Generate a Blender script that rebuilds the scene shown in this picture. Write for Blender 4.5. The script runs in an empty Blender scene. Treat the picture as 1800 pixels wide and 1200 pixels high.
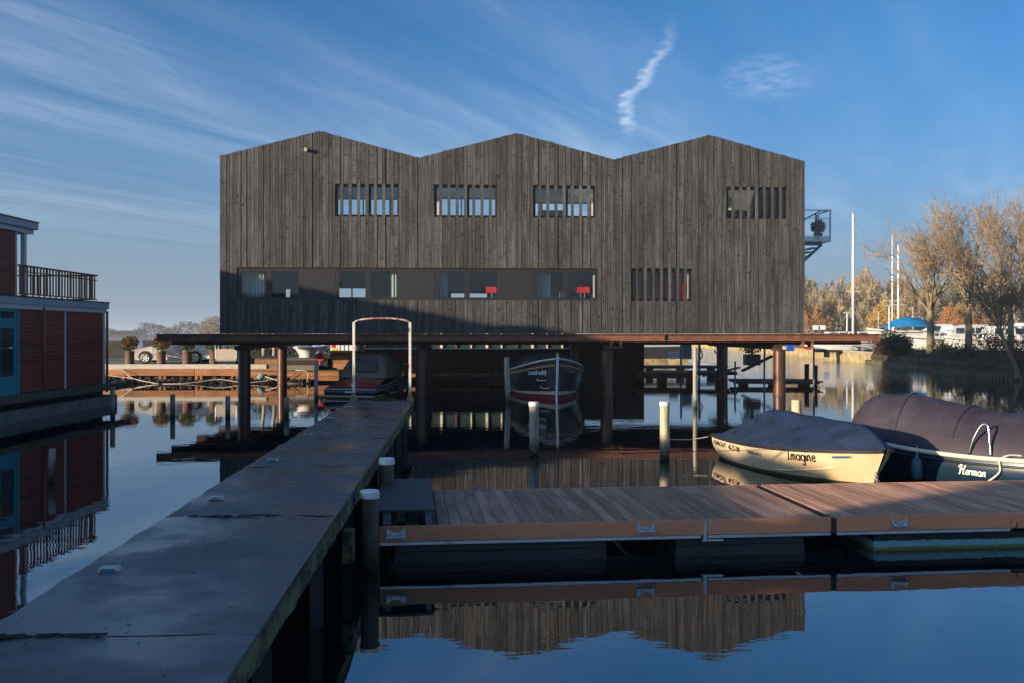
import bpy, bmesh, math, random
from mathutils import Vector, Matrix
from mathutils import noise as mnoise
from mathutils.bvhtree import BVHTree

R = math.radians
scene = bpy.context.scene

# ------------------------------------------------------------------ camera
CAM_H, FPX, CX, HY = 2.6, 1700.0, 900.0, 585.0     # eye height, focal length and horizon measured on the 1800 px photograph
cam_data = bpy.data.cameras.new('camera')
cam_data.sensor_width = 36.0
cam_data.lens = FPX / 1800.0 * 36.0
cam_data.shift_y = -15.0 / 1800.0
cam_data.clip_start = 0.05
cam_data.clip_end = 12000.0
camera = bpy.data.objects.new('camera', cam_data)
scene.collection.objects.link(camera)
camera.location = (0, 0, CAM_H)
camera.rotation_euler = (R(90), 0, 0)
scene.camera = camera

# ------------------------------------------------------------------ sun direction: low, behind the camera to the left
SUN_TO = Vector((1.5, 1.0, -0.30)).normalized()
SUN_EL = math.asin(-SUN_TO.z)
SUN_AZ = math.atan2(-SUN_TO.x, -SUN_TO.y)           # clockwise from +Y

# ------------------------------------------------------------------ world: sky with thin cirrus
world = bpy.data.worlds.new('World')
scene.world = world
world.use_nodes = True
nt = world.node_tree
for n in list(nt.nodes):
    nt.nodes.remove(n)
N = nt.nodes.new
L = nt.links.new


def math_node(tree, op, a, b=None, clamp=False):
    n = tree.nodes.new('ShaderNodeMath')
    n.operation = op
    n.use_clamp = clamp
    for i, v in enumerate((a, b)):
        if v is None:
            continue
        if isinstance(v, (int, float)):
            n.inputs[i].default_value = v
        else:
            tree.links.new(v, n.inputs[i])
    return n.outputs[0]


def smooth(tree, v, a, b, lo=0.0, hi=1.0):
    n = tree.nodes.new('ShaderNodeMapRange')
    n.interpolation_type = 'SMOOTHSTEP'
    tree.links.new(v, n.inputs['Value'])
    n.inputs['From Min'].default_value = a
    n.inputs['From Max'].default_value = b
    n.inputs['To Min'].default_value = lo
    n.inputs['To Max'].default_value = hi
    return n.outputs[0]


wout = N('ShaderNodeOutputWorld')
bg = N('ShaderNodeBackground')
bg.inputs['Strength'].default_value = 0.12
sky = N('ShaderNodeTexSky')
sky.sky_type = 'NISHITA'
sky.sun_disc = False
sky.sun_elevation = SUN_EL
sky.sun_rotation = SUN_AZ
sky.altitude = 0
sky.air_density = 0.85
sky.dust_density = 3.0
sky.ozone_density = 6.5
hsv = N('ShaderNodeHueSaturation')
hsv.inputs['Saturation'].default_value = 1.0
hsv.inputs['Value'].default_value = 0.87
hsv.inputs['Hue'].default_value = 0.490
L(sky.outputs[0], hsv.inputs['Color'])
tc = N('ShaderNodeTexCoord')
sep = N('ShaderNodeSeparateXYZ')
L(tc.outputs['Generated'], sep.inputs[0])
up = math_node(nt, 'MAXIMUM', sep.outputs['Z'], 0.02)
cx_ = math_node(nt, 'DIVIDE', sep.outputs['X'], up)
cy_ = math_node(nt, 'DIVIDE', sep.outputs['Y'], up)
comb = N('ShaderNodeCombineXYZ')
L(cx_, comb.inputs[0])
L(cy_, comb.inputs[1])
# long streaks, all drawn out in one wind direction
def cloud_noise(rot, sx, sy, loc, detail, rough, dist=0.0):
    m_ = N('ShaderNodeMapping')
    m_.vector_type = 'TEXTURE'
    m_.inputs['Rotation'].default_value = (0, 0, R(rot))
    m_.inputs['Scale'].default_value = (sx, sy, 1)
    m_.inputs['Location'].default_value = loc
    L(comb.outputs[0], m_.inputs['Vector'])
    n_ = N('ShaderNodeTexNoise')
    n_.inputs['Scale'].default_value = 1.0
    n_.inputs['Detail'].default_value = detail
    n_.inputs['Roughness'].default_value = rough
    n_.inputs['Distortion'].default_value = dist
    L(m_.outputs[0], n_.inputs['Vector'])
    return n_.outputs['Fac']


streak = smooth(nt, cloud_noise(64, 7.0, 0.55, (2.0, 1.0, 0), 8, 0.6, 0.5), 0.30, 0.78)
veil = smooth(nt, cloud_noise(64, 9.0, 2.6, (-1.5, 7.0, 0), 4, 0.55, 0.6), 0.30, 0.68)
feather = smooth(nt, cloud_noise(82, 1.6, 0.16, (0, 0, 0), 7, 0.7, 0.8), 0.25, 0.75, 0.55, 1.1)
fine = smooth(nt, cloud_noise(60, 2.2, 0.30, (5, 3, 0), 9, 0.68, 0.6), 0.50, 0.80)
cirrus = math_node(nt, 'MULTIPLY', math_node(nt, 'MULTIPLY', streak, veil), feather)
cirrus = math_node(nt, 'ADD', cirrus, math_node(nt, 'MULTIPLY', math_node(nt, 'MULTIPLY', fine, veil), 0.5))
# old, wind-blown vapour trail: a wavering band of cloud
az = math_node(nt, 'DIVIDE', sep.outputs['X'], math_node(nt, 'MAXIMUM', sep.outputs['Y'], 0.05))
el = math_node(nt, 'DIVIDE', sep.outputs['Z'], math_node(nt, 'MAXIMUM', sep.outputs['Y'], 0.05))
ncomb = N('ShaderNodeCombineXYZ')
L(az, ncomb.inputs[0])
L(el, ncomb.inputs[1])
nmap = N('ShaderNodeMapping')
nmap.inputs['Scale'].default_value = (55, 150, 1)
nmap.inputs['Rotation'].default_value = (0, 0, R(8))
L(ncomb.outputs[0], nmap.inputs['Vector'])
nw = N('ShaderNodeTexNoise')
nw.inputs['Scale'].default_value = 1.0
nw.inputs['Detail'].default_value = 7
L(nmap.outputs[0], nw.inputs['Vector'])
fc = N('ShaderNodeFloatCurve')
cu = fc.mapping.curves[0]
pts = [(0.0, 0.40), (0.33, 0.38), (0.350, 0.345), (0.38, 0.315), (0.405, 0.301), (0.435, 0.475), (0.465, 0.545), (0.505, 0.725), (0.54, 0.775), (1.0, 0.9)]
cu.points[0].location = pts[0]
cu.points[1].location = pts[-1]
for p in pts[1:-1]:
    cu.points.new(*p)
fc.mapping.update()
L(math_node(nt, 'MULTIPLY', el, 1.7), fc.inputs['Value'])
centre = math_node(nt, 'ADD', math_node(nt, 'MULTIPLY', fc.outputs[0], 0.10), 0.0875)
off = math_node(nt, 'SUBTRACT', az, centre)
off = math_node(nt, 'ADD', off, math_node(nt, 'MULTIPLY', math_node(nt, 'SUBTRACT', nw.outputs['Fac'], 0.5), 0.02))
band = smooth(nt, math_node(nt, 'ABSOLUTE', off), 0.000, 0.0115, 1.0, 0.0)
band = math_node(nt, 'MULTIPLY', band, smooth(nt, el, 0.198, 0.222))
band = math_node(nt, 'MULTIPLY', band, smooth(nt, el, 0.262, 0.325, 1.0, 0.12))
band = math_node(nt, 'MULTIPLY', band, smooth(nt, el, 0.31, 0.345, 1.0, 0.0))
band = math_node(nt, 'MULTIPLY', band, smooth(nt, nw.outputs['Fac'], 0.22, 0.68, 0.25, 1.0))
trail = math_node(nt, 'MULTIPLY', band, 0.40)
# small puff right of the trail
pd = math_node(nt, 'ADD', math_node(nt, 'POWER', math_node(nt, 'MULTIPLY', math_node(nt, 'SUBTRACT', az, 0.262), 22.0), 2.0),
               math_node(nt, 'POWER', math_node(nt, 'MULTIPLY', math_node(nt, 'SUBTRACT', el, 0.263), 42.0), 2.0))
puff = math_node(nt, 'MULTIPLY', smooth(nt, pd, 0.0, 1.6, 1.0, 0.0), smooth(nt, nw.outputs['Fac'], 0.25, 0.75, 0.0, 0.17))
cirrus = math_node(nt, 'MULTIPLY', cirrus, smooth(nt, sep.outputs['Z'], 0.03, 0.16, 0.0, 0.36))
cloud = math_node(nt, 'ADD', cirrus, math_node(nt, 'ADD', trail, puff), clamp=True)
# thin high veil, seen more and more edge-on towards the horizon
low = N('ShaderNodeMix')
low.data_type = 'RGBA'
L(smooth(nt, math_node(nt, 'POWER', math_node(nt, 'MAXIMUM', sep.outputs['Z'], 0.0), 0.6), 0.0, 0.50, 0.74, 0.0), low.inputs[0])
L(hsv.outputs[0], low.inputs[6])
low.inputs[7].default_value = (1.75, 2.25, 2.85, 1)
mix = N('ShaderNodeMix')
mix.data_type = 'RGBA'
L(cloud, mix.inputs[0])
L(low.outputs[2], mix.inputs[6])
mix.inputs[7].default_value = (4.2, 4.6, 5.2, 1)
L(mix.outputs[2], bg.inputs['Color'])
L(bg.outputs[0], wout.inputs['Surface'])

# ------------------------------------------------------------------ sun
sun_data = bpy.data.lights.new('sun', 'SUN')
sun_data.energy = 3.75
sun_data.angle = R(0.7)
sun_data.color = (1.0, 0.80, 0.55)
sun = bpy.data.objects.new('sun', sun_data)
scene.collection.objects.link(sun)
sun.rotation_euler = SUN_TO.to_track_quat('-Z', 'Y').to_euler()
sun.location = (-40, -30, 30)

# ------------------------------------------------------------------ exposure
scene.view_settings.view_transform = 'Standard'
scene.view_settings.look = 'None'
scene.view_settings.exposure = 1.0
scene.view_settings.gamma = 1.0
scene.view_settings.use_curve_mapping = False
scene.cycles.max_bounces = 8
scene.cycles.glossy_bounces = 4
scene.cycles.transparent_max_bounces = 16
scene.cycles.caustics_reflective = False
scene.cycles.caustics_refractive = False
scene.cycles.sample_clamp_indirect = 6.0
scene.cycles.use_denoising = True

# ================================================================== helpers
COL = scene.collection


def P(px, py, d):
    """point at depth d seen at pixel (px, py) of the 1800 x 1200 photograph"""
    return Vector(((px - CX) / FPX * d, d, CAM_H - (py - HY) / FPX * d))


def WD(py, z=0.0):
    """depth of a point at height z seen at row py"""
    return (CAM_H - z) * FPX / (py - HY)


class MB:
    """collects geometry for ONE mesh object"""

    def __init__(self):
        self.v, self.f, self.mi = [], [], []
        self.m = 0

    def add(self, verts, faces):
        o = len(self.v)
        self.v += [tuple(p) for p in verts]
        for f in faces:
            self.f.append(tuple(i + o for i in f))
            self.mi.append(self.m)
        return self

    def box(self, x0, x1, y0, y1, z0, z1):
        return self.add([(x0, y0, z0), (x1, y0, z0), (x1, y1, z0), (x0, y1, z0), (x0, y0, z1), (x1, y0, z1), (x1, y1, z1), (x0, y1, z1)],
                        [(0, 3, 2, 1), (4, 5, 6, 7), (0, 1, 5, 4), (1, 2, 6, 5), (2, 3, 7, 6), (3, 0, 4, 7)])

    def bar(self, p0, p1, w, h, up=(0, 0, 1)):
        p0, p1 = Vector(p0), Vector(p1)
        d = (p1 - p0).normalized()
        u = Vector(up)
        s = d.cross(u)
        if s.length < 1e-4:
            s = d.cross(Vector((1, 0, 0)))
        s.normalize()
        u = s.cross(d).normalized()
        vs = []
        for p in (p0, p1):
            for a, b in ((-1, -1), (1, -1), (1, 1), (-1, 1)):
                vs.append(p + s * (a * w / 2) + u * (b * h / 2))
        return self.add(vs, [(0, 1, 2, 3), (7, 6, 5, 4), (0, 4, 5, 1), (1, 5, 6, 2), (2, 6, 7, 3), (3, 7, 4, 0)])

    def tube(self, pts, r, n=8, caps=True):
        pts = [Vector(p) for p in pts]
        rs = r if isinstance(r, (list, tuple)) else [r] * len(pts)
        rings = []
        ref = None
        for i, p in enumerate(pts):
            a = pts[max(i - 1, 0)]
            b = pts[min(i + 1, len(pts) - 1)]
            d = (b - a)
            if d.length < 1e-9:
                d = Vector((0, 0, 1))
            d.normalize()
            if ref is None:
                ref = Vector((0, 0, 1)) if abs(d.z) < 0.9 else Vector((1, 0, 0))
            s = d.cross(ref)
            if s.length < 1e-5:
                s = d.cross(Vector((0, 1, 0)))
            s.normalize()
            ref = s.cross(d).normalized()
            rings.append([p + (s * math.cos(2 * math.pi * k / n) + ref * math.sin(2 * math.pi * k / n)) * rs[i] for k in range(n)])
        return self.rings(rings, caps)

    def rings(self, rings, caps=True):
        n = len(rings[0])
        vs = [p for r_ in rings for p in r_]
        fs = []
        for i in range(len(rings) - 1):
            for k in range(n):
                fs.append((i * n + k, i * n + (k + 1) % n, (i + 1) * n + (k + 1) % n, (i + 1) * n + k))
        if caps:
            fs.append(tuple(range(n))[::-1])
            fs.append(tuple((len(rings) - 1) * n + k for k in range(n)))
        return self.add(vs, fs)

    def lathe(self, prof, n=20, c=(0, 0, 0), caps=True):
        rings = [[(c[0] + r * math.cos(2 * math.pi * k / n), c[1] + r * math.sin(2 * math.pi * k / n), c[2] + z) for k in range(n)] for r, z in prof]
        return self.rings(rings, caps)

    def grid(self, rows, flip=False):
        n = len(rows[0])
        vs = [p for r_ in rows for p in r_]
        fs = []
        for i in range(len(rows) - 1):
            for k in range(n - 1):
                q = (i * n + k, i * n + k + 1, (i + 1) * n + k + 1, (i + 1) * n + k)
                fs.append(q[::-1] if flip else q)
        return self.add(vs, fs)

    def prism(self, poly, y0, y1):
        """polygon of (x, z) pushed from y0 to y1"""
        n = len(poly)
        vs = [(x, y0, z) for x, z in poly] + [(x, y1, z) for x, z in poly]
        fs = [tuple(range(n)), tuple(range(2 * n - 1, n - 1, -1))]
        fs += [(k, k + n, (k + 1) % n + n, (k + 1) % n) for k in range(n)]
        return self.add(vs, fs)

    def slab(self, poly, z0, z1):
        """polygon of (x, y) from z0 to z1"""
        n = len(poly)
        vs = [(x, y, z0) for x, y in poly] + [(x, y, z1) for x, y in poly]
        fs = [tuple(range(n))[::-1], tuple(range(n, 2 * n))]
        fs += [(k, (k + 1) % n, (k + 1) % n + n, k + n) for k in range(n)]
        return self.add(vs, fs)

    def mesh(self, name, mats, smooth=False):
        me = bpy.data.meshes.new(name)
        me.from_pydata(self.v, [], self.f)
        mats = mats if isinstance(mats, (list, tuple)) else [mats]
        for m in mats:
            me.materials.append(m)
        if any(self.mi):
            me.polygons.foreach_set('material_index', self.mi)
        if smooth:
            me.polygons.foreach_set('use_smooth', [True] * len(me.polygons))
        me.update()
        return me

    def build(self, name, mats, parent=None, smooth=False, bevel=0.0, segs=2, auto=None, loc=None):
        o = bpy.data.objects.new(name, self.mesh(name, mats, smooth))
        COL.objects.link(o)
        if parent is not None:
            o.parent = parent
        if loc is not None:
            o.location = loc
        if bevel:
            b = o.modifiers.new('bevel', 'BEVEL')
            b.width = bevel
            b.segments = segs
            b.limit_method = 'ANGLE'
            b.angle_limit = R(40)
        if auto is not None:
            bm = bmesh.new()
            bm.from_mesh(o.data)
            for e in bm.edges:
                e.smooth = not (len(e.link_faces) == 2 and e.calc_face_angle(0) > R(auto))
            bm.to_mesh(o.data)
            bm.free()
        return o


def tag(o, label, cat, group=None):
    o['label'] = label
    o['category'] = cat
    if group:
        o['group'] = group
    return o


def thing(name, label, cat, loc=(0, 0, 0), rz=0.0, group=None):
    o = bpy.data.objects.new(name, None)
    o.empty_display_size = 0.3
    COL.objects.link(o)
    o.location = loc
    o.rotation_euler = (0, 0, rz)
    return tag(o, label, cat, group)


def struct(o, kind='structure', label=None):
    o['kind'] = kind
    if label:
        o['label'] = label
    return o


def copy_tree(o, parent=None):
    c = o.copy()
    COL.objects.link(c)
    c.parent = parent
    for ch in list(o.children):
        copy_tree(ch, c)
    return c


def spline(vals, m):
    """Catmull-Rom through a list of tuples, m samples"""
    n = len(vals)
    out = []
    for j in range(m):
        t = j / (m - 1) * (n - 1)
        i = min(int(t), n - 2)
        f = t - i
        p0, p1, p2, p3 = vals[max(i - 1, 0)], vals[i], vals[i + 1], vals[min(i + 2, n - 1)]
        out.append(tuple(0.5 * ((2 * b) + (c - a) * f + (2 * a - 5 * b + 4 * c - d) * f * f + (3 * b - a - 3 * c + d) * f ** 3)
                         for a, b, c, d in zip(p0, p1, p2, p3)))
    return out


# ================================================================== materials
def mat(name, col, rough=0.6, metal=0.0, var=0.2, scale=4.0, bump=0.1, bscale=25.0, stretch=(1, 1, 1), rnd=0.0,
        col2=None, mask=(0.5, 0.65), mscale=2.0, mstretch=None, rvar=0.0, spec=0.5, coat=0.0, trans=0.0, detail=6.0):
    m = bpy.data.materials.new(name)
    m.use_nodes = True
    t = m.node_tree
    b = t.nodes['Principled BSDF']
    b.inputs['Roughness'].default_value = rough
    b.inputs['Metallic'].default_value = metal
    b.inputs['Specular IOR Level'].default_value = spec
    b.inputs['Coat Weight'].default_value = coat
    co = t.nodes.new('ShaderNodeTexCoord')
    info = t.nodes.new('ShaderNodeObjectInfo')
    # every object reads its own patch of the pattern
    offs = t.nodes.new('ShaderNodeVectorMath')
    offs.operation = 'MULTIPLY_ADD'
    t.links.new(info.outputs['Random'], offs.inputs[0])
    offs.inputs[1].default_value = (37.0, 53.0, 29.0)
    t.links.new(co.outputs['Object'], offs.inputs[2])
    mpn = t.nodes.new('ShaderNodeMapping')
    mpn.inputs['Scale'].default_value = stretch
    t.links.new(offs.outputs[0], mpn.inputs['Vector'])
    no = t.nodes.new('ShaderNodeTexNoise')
    no.inputs['Scale'].default_value = scale
    no.inputs['Detail'].default_value = detail
    no.inputs['Roughness'].default_value = 0.6
    t.links.new(mpn.outputs[0], no.inputs['Vector'])
    mx = t.nodes.new('ShaderNodeMix')
    mx.data_type = 'RGBA'
    t.links.new(smooth(t, no.outputs['Fac'], 0.28, 0.72), mx.inputs[0])
    mx.inputs[6].default_value = tuple(c * (1 - var) for c in col) + (1,)
    mx.inputs[7].default_value = tuple(min(1, c * (1 + var)) for c in col) + (1,)
    out = mx.outputs[2]
    if col2 is not None:
        mp_ = t.nodes.new('ShaderNodeMapping')
        mp_.inputs['Scale'].default_value = mstretch or stretch
        t.links.new(offs.outputs[0], mp_.inputs['Vector'])
        n2 = t.nodes.new('ShaderNodeTexNoise')
        n2.inputs['Scale'].default_value = mscale
        n2.inputs['Detail'].default_value = 7
        n2.inputs['Roughness'].default_value = 0.65
        t.links.new(mp_.outputs[0], n2.inputs['Vector'])
        m2 = t.nodes.new('ShaderNodeMix')
        m2.data_type = 'RGBA'
        t.links.new(smooth(t, n2.outputs['Fac'], *mask), m2.inputs[0])
        t.links.new(out, m2.inputs[6])
        m2.inputs[7].default_value = tuple(col2) + (1,)
        out = m2.outputs[2]
    if rnd:
        h = t.nodes.new('ShaderNodeHueSaturation')
        mr = t.nodes.new('ShaderNodeMapRange')
        t.links.new(info.outputs['Random'], mr.inputs['Value'])
        mr.inputs['To Min'].default_value = 1 - rnd
        mr.inputs['To Max'].default_value = 1 + rnd
        t.links.new(mr.outputs[0], h.inputs['Value'])
        t.links.new(out, h.inputs['Color'])
        out = h.outputs[0]
    t.links.new(out, b.inputs['Base Color'])
    if rvar:
        t.links.new(smooth(t, no.outputs['Fac'], 0.3, 0.7, max(0, rough - rvar), min(1, rough + rvar)), b.inputs['Roughness'])
    if bump:
        nb = t.nodes.new('ShaderNodeTexNoise')
        nb.inputs['Scale'].default_value = bscale
        nb.inputs['Detail'].default_value = 5
        t.links.new(mpn.outputs[0], nb.inputs['Vector'])
        bp = t.nodes.new('ShaderNodeBump')
        bp.inputs['Strength'].default_value = bump
        bp.inputs['Distance'].default_value = 0.02
        t.links.new(nb.outputs['Fac'], bp.inputs['Height'])
        t.links.new(bp.outputs[0], b.inputs['Normal'])
    m['b'] = 1
    return m


def nodes_of(m):
    t = m.node_tree
    return t, t.nodes['Principled BSDF']


# --- weathered black boards
def board_material():
    m = bpy.data.materials.new('stained_boards')
    m.use_nodes = True
    t = m.node_tree
    b = t.nodes['Principled BSDF']
    b.inputs['Roughness'].default_value = 0.72
    b.inputs['Specular IOR Level'].default_value = 0.25
    co = t.nodes.new('ShaderNodeTexCoord')
    info = t.nodes.new('ShaderNodeObjectInfo')
    offs = t.nodes.new('ShaderNodeVectorMath')
    offs.operation = 'MULTIPLY_ADD'
    t.links.new(info.outputs['Random'], offs.inputs[0])
    offs.inputs[1].default_value = (0.0, 71.0, 43.0)
    t.links.new(co.outputs['Object'], offs.inputs[2])

    def noise(scale, stretch, detail=5, rough=0.6, dist=0.0):
        mp_ = t.nodes.new('ShaderNodeMapping')
        mp_.inputs['Scale'].default_value = stretch
        t.links.new(offs.outputs[0], mp_.inputs['Vector'])
        n = t.nodes.new('ShaderNodeTexNoise')
        n.inputs['Scale'].default_value = scale
        n.inputs['Detail'].default_value = detail
        n.inputs['Roughness'].default_value = rough
        n.inputs['Distortion'].default_value = dist
        t.links.new(mp_.outputs[0], n.inputs['Vector'])
        return n.outputs['Fac']
    grain = noise(30, (1, 1, 0.03), 4)
    blotch = noise(1.1, (1.2, 1, 0.5), 5)
    knot = noise(5.2, (1.0, 1, 1.6), 2, 0.5, 1.6)
    crack = noise(9.0, (0.45, 1, 2.6), 2, 0.5, 1.0)
    r1 = t.nodes.new('ShaderNodeMix')
    r1.data_type = 'RGBA'
    t.links.new(smooth(t, grain, 0.3, 0.7), r1.inputs[0])
    r1.inputs[6].default_value = (0.040, 0.040, 0.041, 1)
    r1.inputs[7].default_value = (0.104, 0.102, 0.101, 1)
    # each board was stained differently; the two lengths in one run differ as well
    sepz = t.nodes.new('ShaderNodeSeparateXYZ')
    t.links.new(co.outputs['Object'], sepz.inputs[0])
    joint = math_node(t, 'GREATER_THAN', sepz.outputs['Z'], math_node(t, 'ADD', math_node(t, 'MULTIPLY', info.outputs['Random'], 9.0), 2.0))
    tone = math_node(t, 'FRACT', math_node(t, 'ADD', math_node(t, 'MULTIPLY', info.outputs['Random'], 17.3), math_node(t, 'MULTIPLY', joint, 0.37)))
    val = math_node(t, 'MULTIPLY', smooth(t, tone, 0.0, 1.0, 0.76, 1.26), smooth(t, blotch, 0.3, 0.7, 0.80, 1.18))
    # rain and sun have bleached some parts of the front more than others
    wm = t.nodes.new('ShaderNodeMapping')
    wm.inputs['Scale'].default_value = (1.0, 1.0, 0.35)
    t.links.new(co.outputs['Object'], wm.inputs['Vector'])
    wn = t.nodes.new('ShaderNodeTexNoise')
    wn.inputs['Scale'].default_value = 0.55
    wn.inputs['Detail'].default_value = 6
    wn.inputs['Roughness'].default_value = 0.65
    t.links.new(wm.outputs[0], wn.inputs['Vector'])
    val = math_node(t, 'MULTIPLY', val, smooth(t, wn.outputs['Fac'], 0.3, 0.7, 0.80, 1.20))
    val = math_node(t, 'MULTIPLY', val, smooth(t, knot, 0.600, 0.665, 1.0, 0.30))
    val = math_node(t, 'MULTIPLY', val, smooth(t, crack, 0.625, 0.68, 1.0, 0.42))
    h = t.nodes.new('ShaderNodeHueSaturation')
    t.links.new(val, h.inputs['Value'])
    t.links.new(r1.outputs[2], h.inputs['Color'])
    t.links.new(h.outputs[0], b.inputs['Base Color'])
    bp = t.nodes.new('ShaderNodeBump')
    bp.inputs['Strength'].default_value = 0.35
    bp.inputs['Distance'].default_value = 0.004
    t.links.new(math_node(t, 'SUBTRACT', grain, math_node(t, 'MULTIPLY', smooth(t, knot, 0.6, 0.72), 0.5)), bp.inputs['Height'])
    t.links.new(bp.outputs[0], b.inputs['Normal'])
    return m


def glass_material(name, tint=(0.93, 0.96, 0.955), gloss=1.0):
    m = bpy.data.materials.new(name)
    m.use_nodes = True
    t = m.node_tree
    for n in list(t.nodes):
        t.nodes.remove(n)
    out = t.nodes.new('ShaderNodeOutputMaterial')
    tr = t.nodes.new('ShaderNodeBsdfTransparent')
    tr.inputs[0].default_value = tint + (1,)
    gl = t.nodes.new('ShaderNodeBsdfGlossy')
    gl.inputs['Roughness'].default_value = 0.01
    gl.inputs[0].default_value = (gloss, gloss, gloss, 1)
    lw = t.nodes.new('ShaderNodeLayerWeight')
    lw.inputs[0].default_value = 0.5
    refl = math_node(t, 'ADD', math_node(t, 'MULTIPLY', math_node(t, 'POWER', lw.outputs['Facing'], 4.0), 0.8), 0.04)
    ms = t.nodes.new('ShaderNodeMixShader')
    t.links.new(refl, ms.inputs[0])
    t.links.new(tr.outputs[0], ms.inputs[1])
    t.links.new(gl.outputs[0], ms.inputs[2])
    t.links.new(ms.outputs[0], out.inputs[0])
    return m


def water_material():
    m = bpy.data.materials.new('still_water')
    m.use_nodes = True
    t = m.node_tree
    for n in list(t.nodes):
        t.nodes.remove(n)
    out = t.nodes.new('ShaderNodeOutputMaterial')
    df = t.nodes.new('ShaderNodeBsdfDiffuse')
    df.inputs[0].default_value = (0.006, 0.008, 0.008, 1)
    gl = t.nodes.new('ShaderNodeBsdfGlossy')
    gl.inputs['Roughness'].default_value = 0.008
    gl.inputs[0].default_value = (0.93, 0.95, 0.97, 1)
    co = t.nodes.new('ShaderNodeTexCoord')

    def noise(scale, stretch, detail, rough=0.5, dist=0.0, rot=0.0):
        mp_ = t.nodes.new('ShaderNodeMapping')
        mp_.inputs['Scale'].default_value = stretch
        mp_.inputs['Rotation'].default_value = (0, 0, rot)
        t.links.new(co.outputs['Object'], mp_.inputs['Vector'])
        n = t.nodes.new('ShaderNodeTexNoise')
        n.inputs['Scale'].default_value = scale
        n.inputs['Detail'].default_value = detail
        n.inputs['Roughness'].default_value = rough
        n.inputs['Distortion'].default_value = dist
        t.links.new(mp_.outputs[0], n.inputs['Vector'])
        return n.outputs['Fac']
    swell = noise(0.62, (0.8, 1.0, 1), 2, 0.4, 0.2, R(12))
    ripple = noise(3.2, (0.45, 1.0, 1), 3, 0.5, 0.2, R(-8))
    sp = t.nodes.new('ShaderNodeSeparateXYZ')
    t.links.new(co.outputs['Object'], sp.inputs[0])
    patch = smooth(t, noise(0.035, (1, 1, 1), 3), 0.42, 0.62)
    # the open channel beyond the boathouse is ruffled, the basin in its lee lies still
    ruffle = smooth(t, sp.outputs['Y'], 44.0, 70.0)
    ruffle = math_node(t, 'MULTIPLY', ruffle, smooth(t, sp.outputs['X'], -2.0, 12.0, 0.35, 1.0))
    amp = math_node(t, 'ADD', math_node(t, 'MULTIPLY', math_node(t, 'ADD', ruffle, math_node(t, 'MULTIPLY', patch, 0.05)), 0.030), 0.0012)
    hgt = math_node(t, 'ADD', math_node(t, 'MULTIPLY', swell, 0.0032), math_node(t, 'MULTIPLY', ripple, amp))
    bp = t.nodes.new('ShaderNodeBump')
    bp.inputs['Strength'].default_value = 1.0
    bp.inputs['Distance'].default_value = 1.0
    t.links.new(hgt, bp.inputs['Height'])
    t.links.new(bp.outputs[0], gl.inputs['Normal'])
    fr = t.nodes.new('ShaderNodeFresnel')
    fr.inputs[0].default_value = 2.4
    t.links.new(bp.outputs[0], fr.inputs['Normal'])
    ms = t.nodes.new('ShaderNodeMixShader')
    t.links.new(math_node(t, 'ADD', math_node(t, 'MULTIPLY', fr.outputs[0], 0.88), 0.12), ms.inputs[0])
    t.links.new(df.outputs[0], ms.inputs[1])
    t.links.new(gl.outputs[0], ms.inputs[2])
    t.links.new(ms.outputs[0], out.inputs[0])
    return m


def deck_felt_material():
    """wet bituminous sheet: damp, glossy patches over a matt gritty skin"""
    m = mat('wet_roofing_felt', (0.046, 0.047, 0.052), 0.5, var=0.25, scale=1.3, bump=0.0, spec=1.0)
    t, b = nodes_of(m)
    co = [n for n in t.nodes if n.bl_idname == 'ShaderNodeVectorMath'][0].outputs[0]

    def noise(scale, detail, rough=0.6):
        n = t.nodes.new('ShaderNodeTexNoise')
        n.inputs['Scale'].default_value = scale
        n.inputs['Detail'].default_value = detail
        n.inputs['Roughness'].default_value = rough
        t.links.new(co, n.inputs['Vector'])
        return n.outputs['Fac']
    wet = noise(0.9, 7, 0.6)
    grit = noise(160, 2)
    lumps = noise(7, 4)
    t.links.new(smooth(t, wet, 0.36, 0.62, 0.52, 0.17), b.inputs['Roughness'])
    bp = t.nodes.new('ShaderNodeBump')
    bp.inputs['Strength'].default_value = 0.5
    bp.inputs['Distance'].default_value = 0.006
    t.links.new(math_node(t, 'ADD', math_node(t, 'MULTIPLY', grit, 0.5), lumps), bp.inputs['Height'])
    t.links.new(bp.outputs[0], b.inputs['Normal'])
    return m


def ribbed_material(name, col, pitch, depth=0.004, axis='X', **kw):
    """boards with milled ribs along their length"""
    m = mat(name, col, **kw)
    t, b = nodes_of(m)
    co = t.nodes.new('ShaderNodeTexCoord')
    sp = t.nodes.new('ShaderNodeSeparateXYZ')
    t.links.new(co.outputs['Object'], sp.inputs[0])
    w = math_node(t, 'SINE', math_node(t, 'MULTIPLY', sp.outputs[axis], 2 * math.pi / pitch))
    bp = t.nodes.new('ShaderNodeBump')
    bp.inputs['Strength'].default_value = 0.9
    bp.inputs['Distance'].default_value = depth
    t.links.new(smooth(t, w, -0.9, 0.2), bp.inputs['Height'])
    t.links.new(bp.outputs[0], b.inputs['Normal'])
    return m


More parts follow.
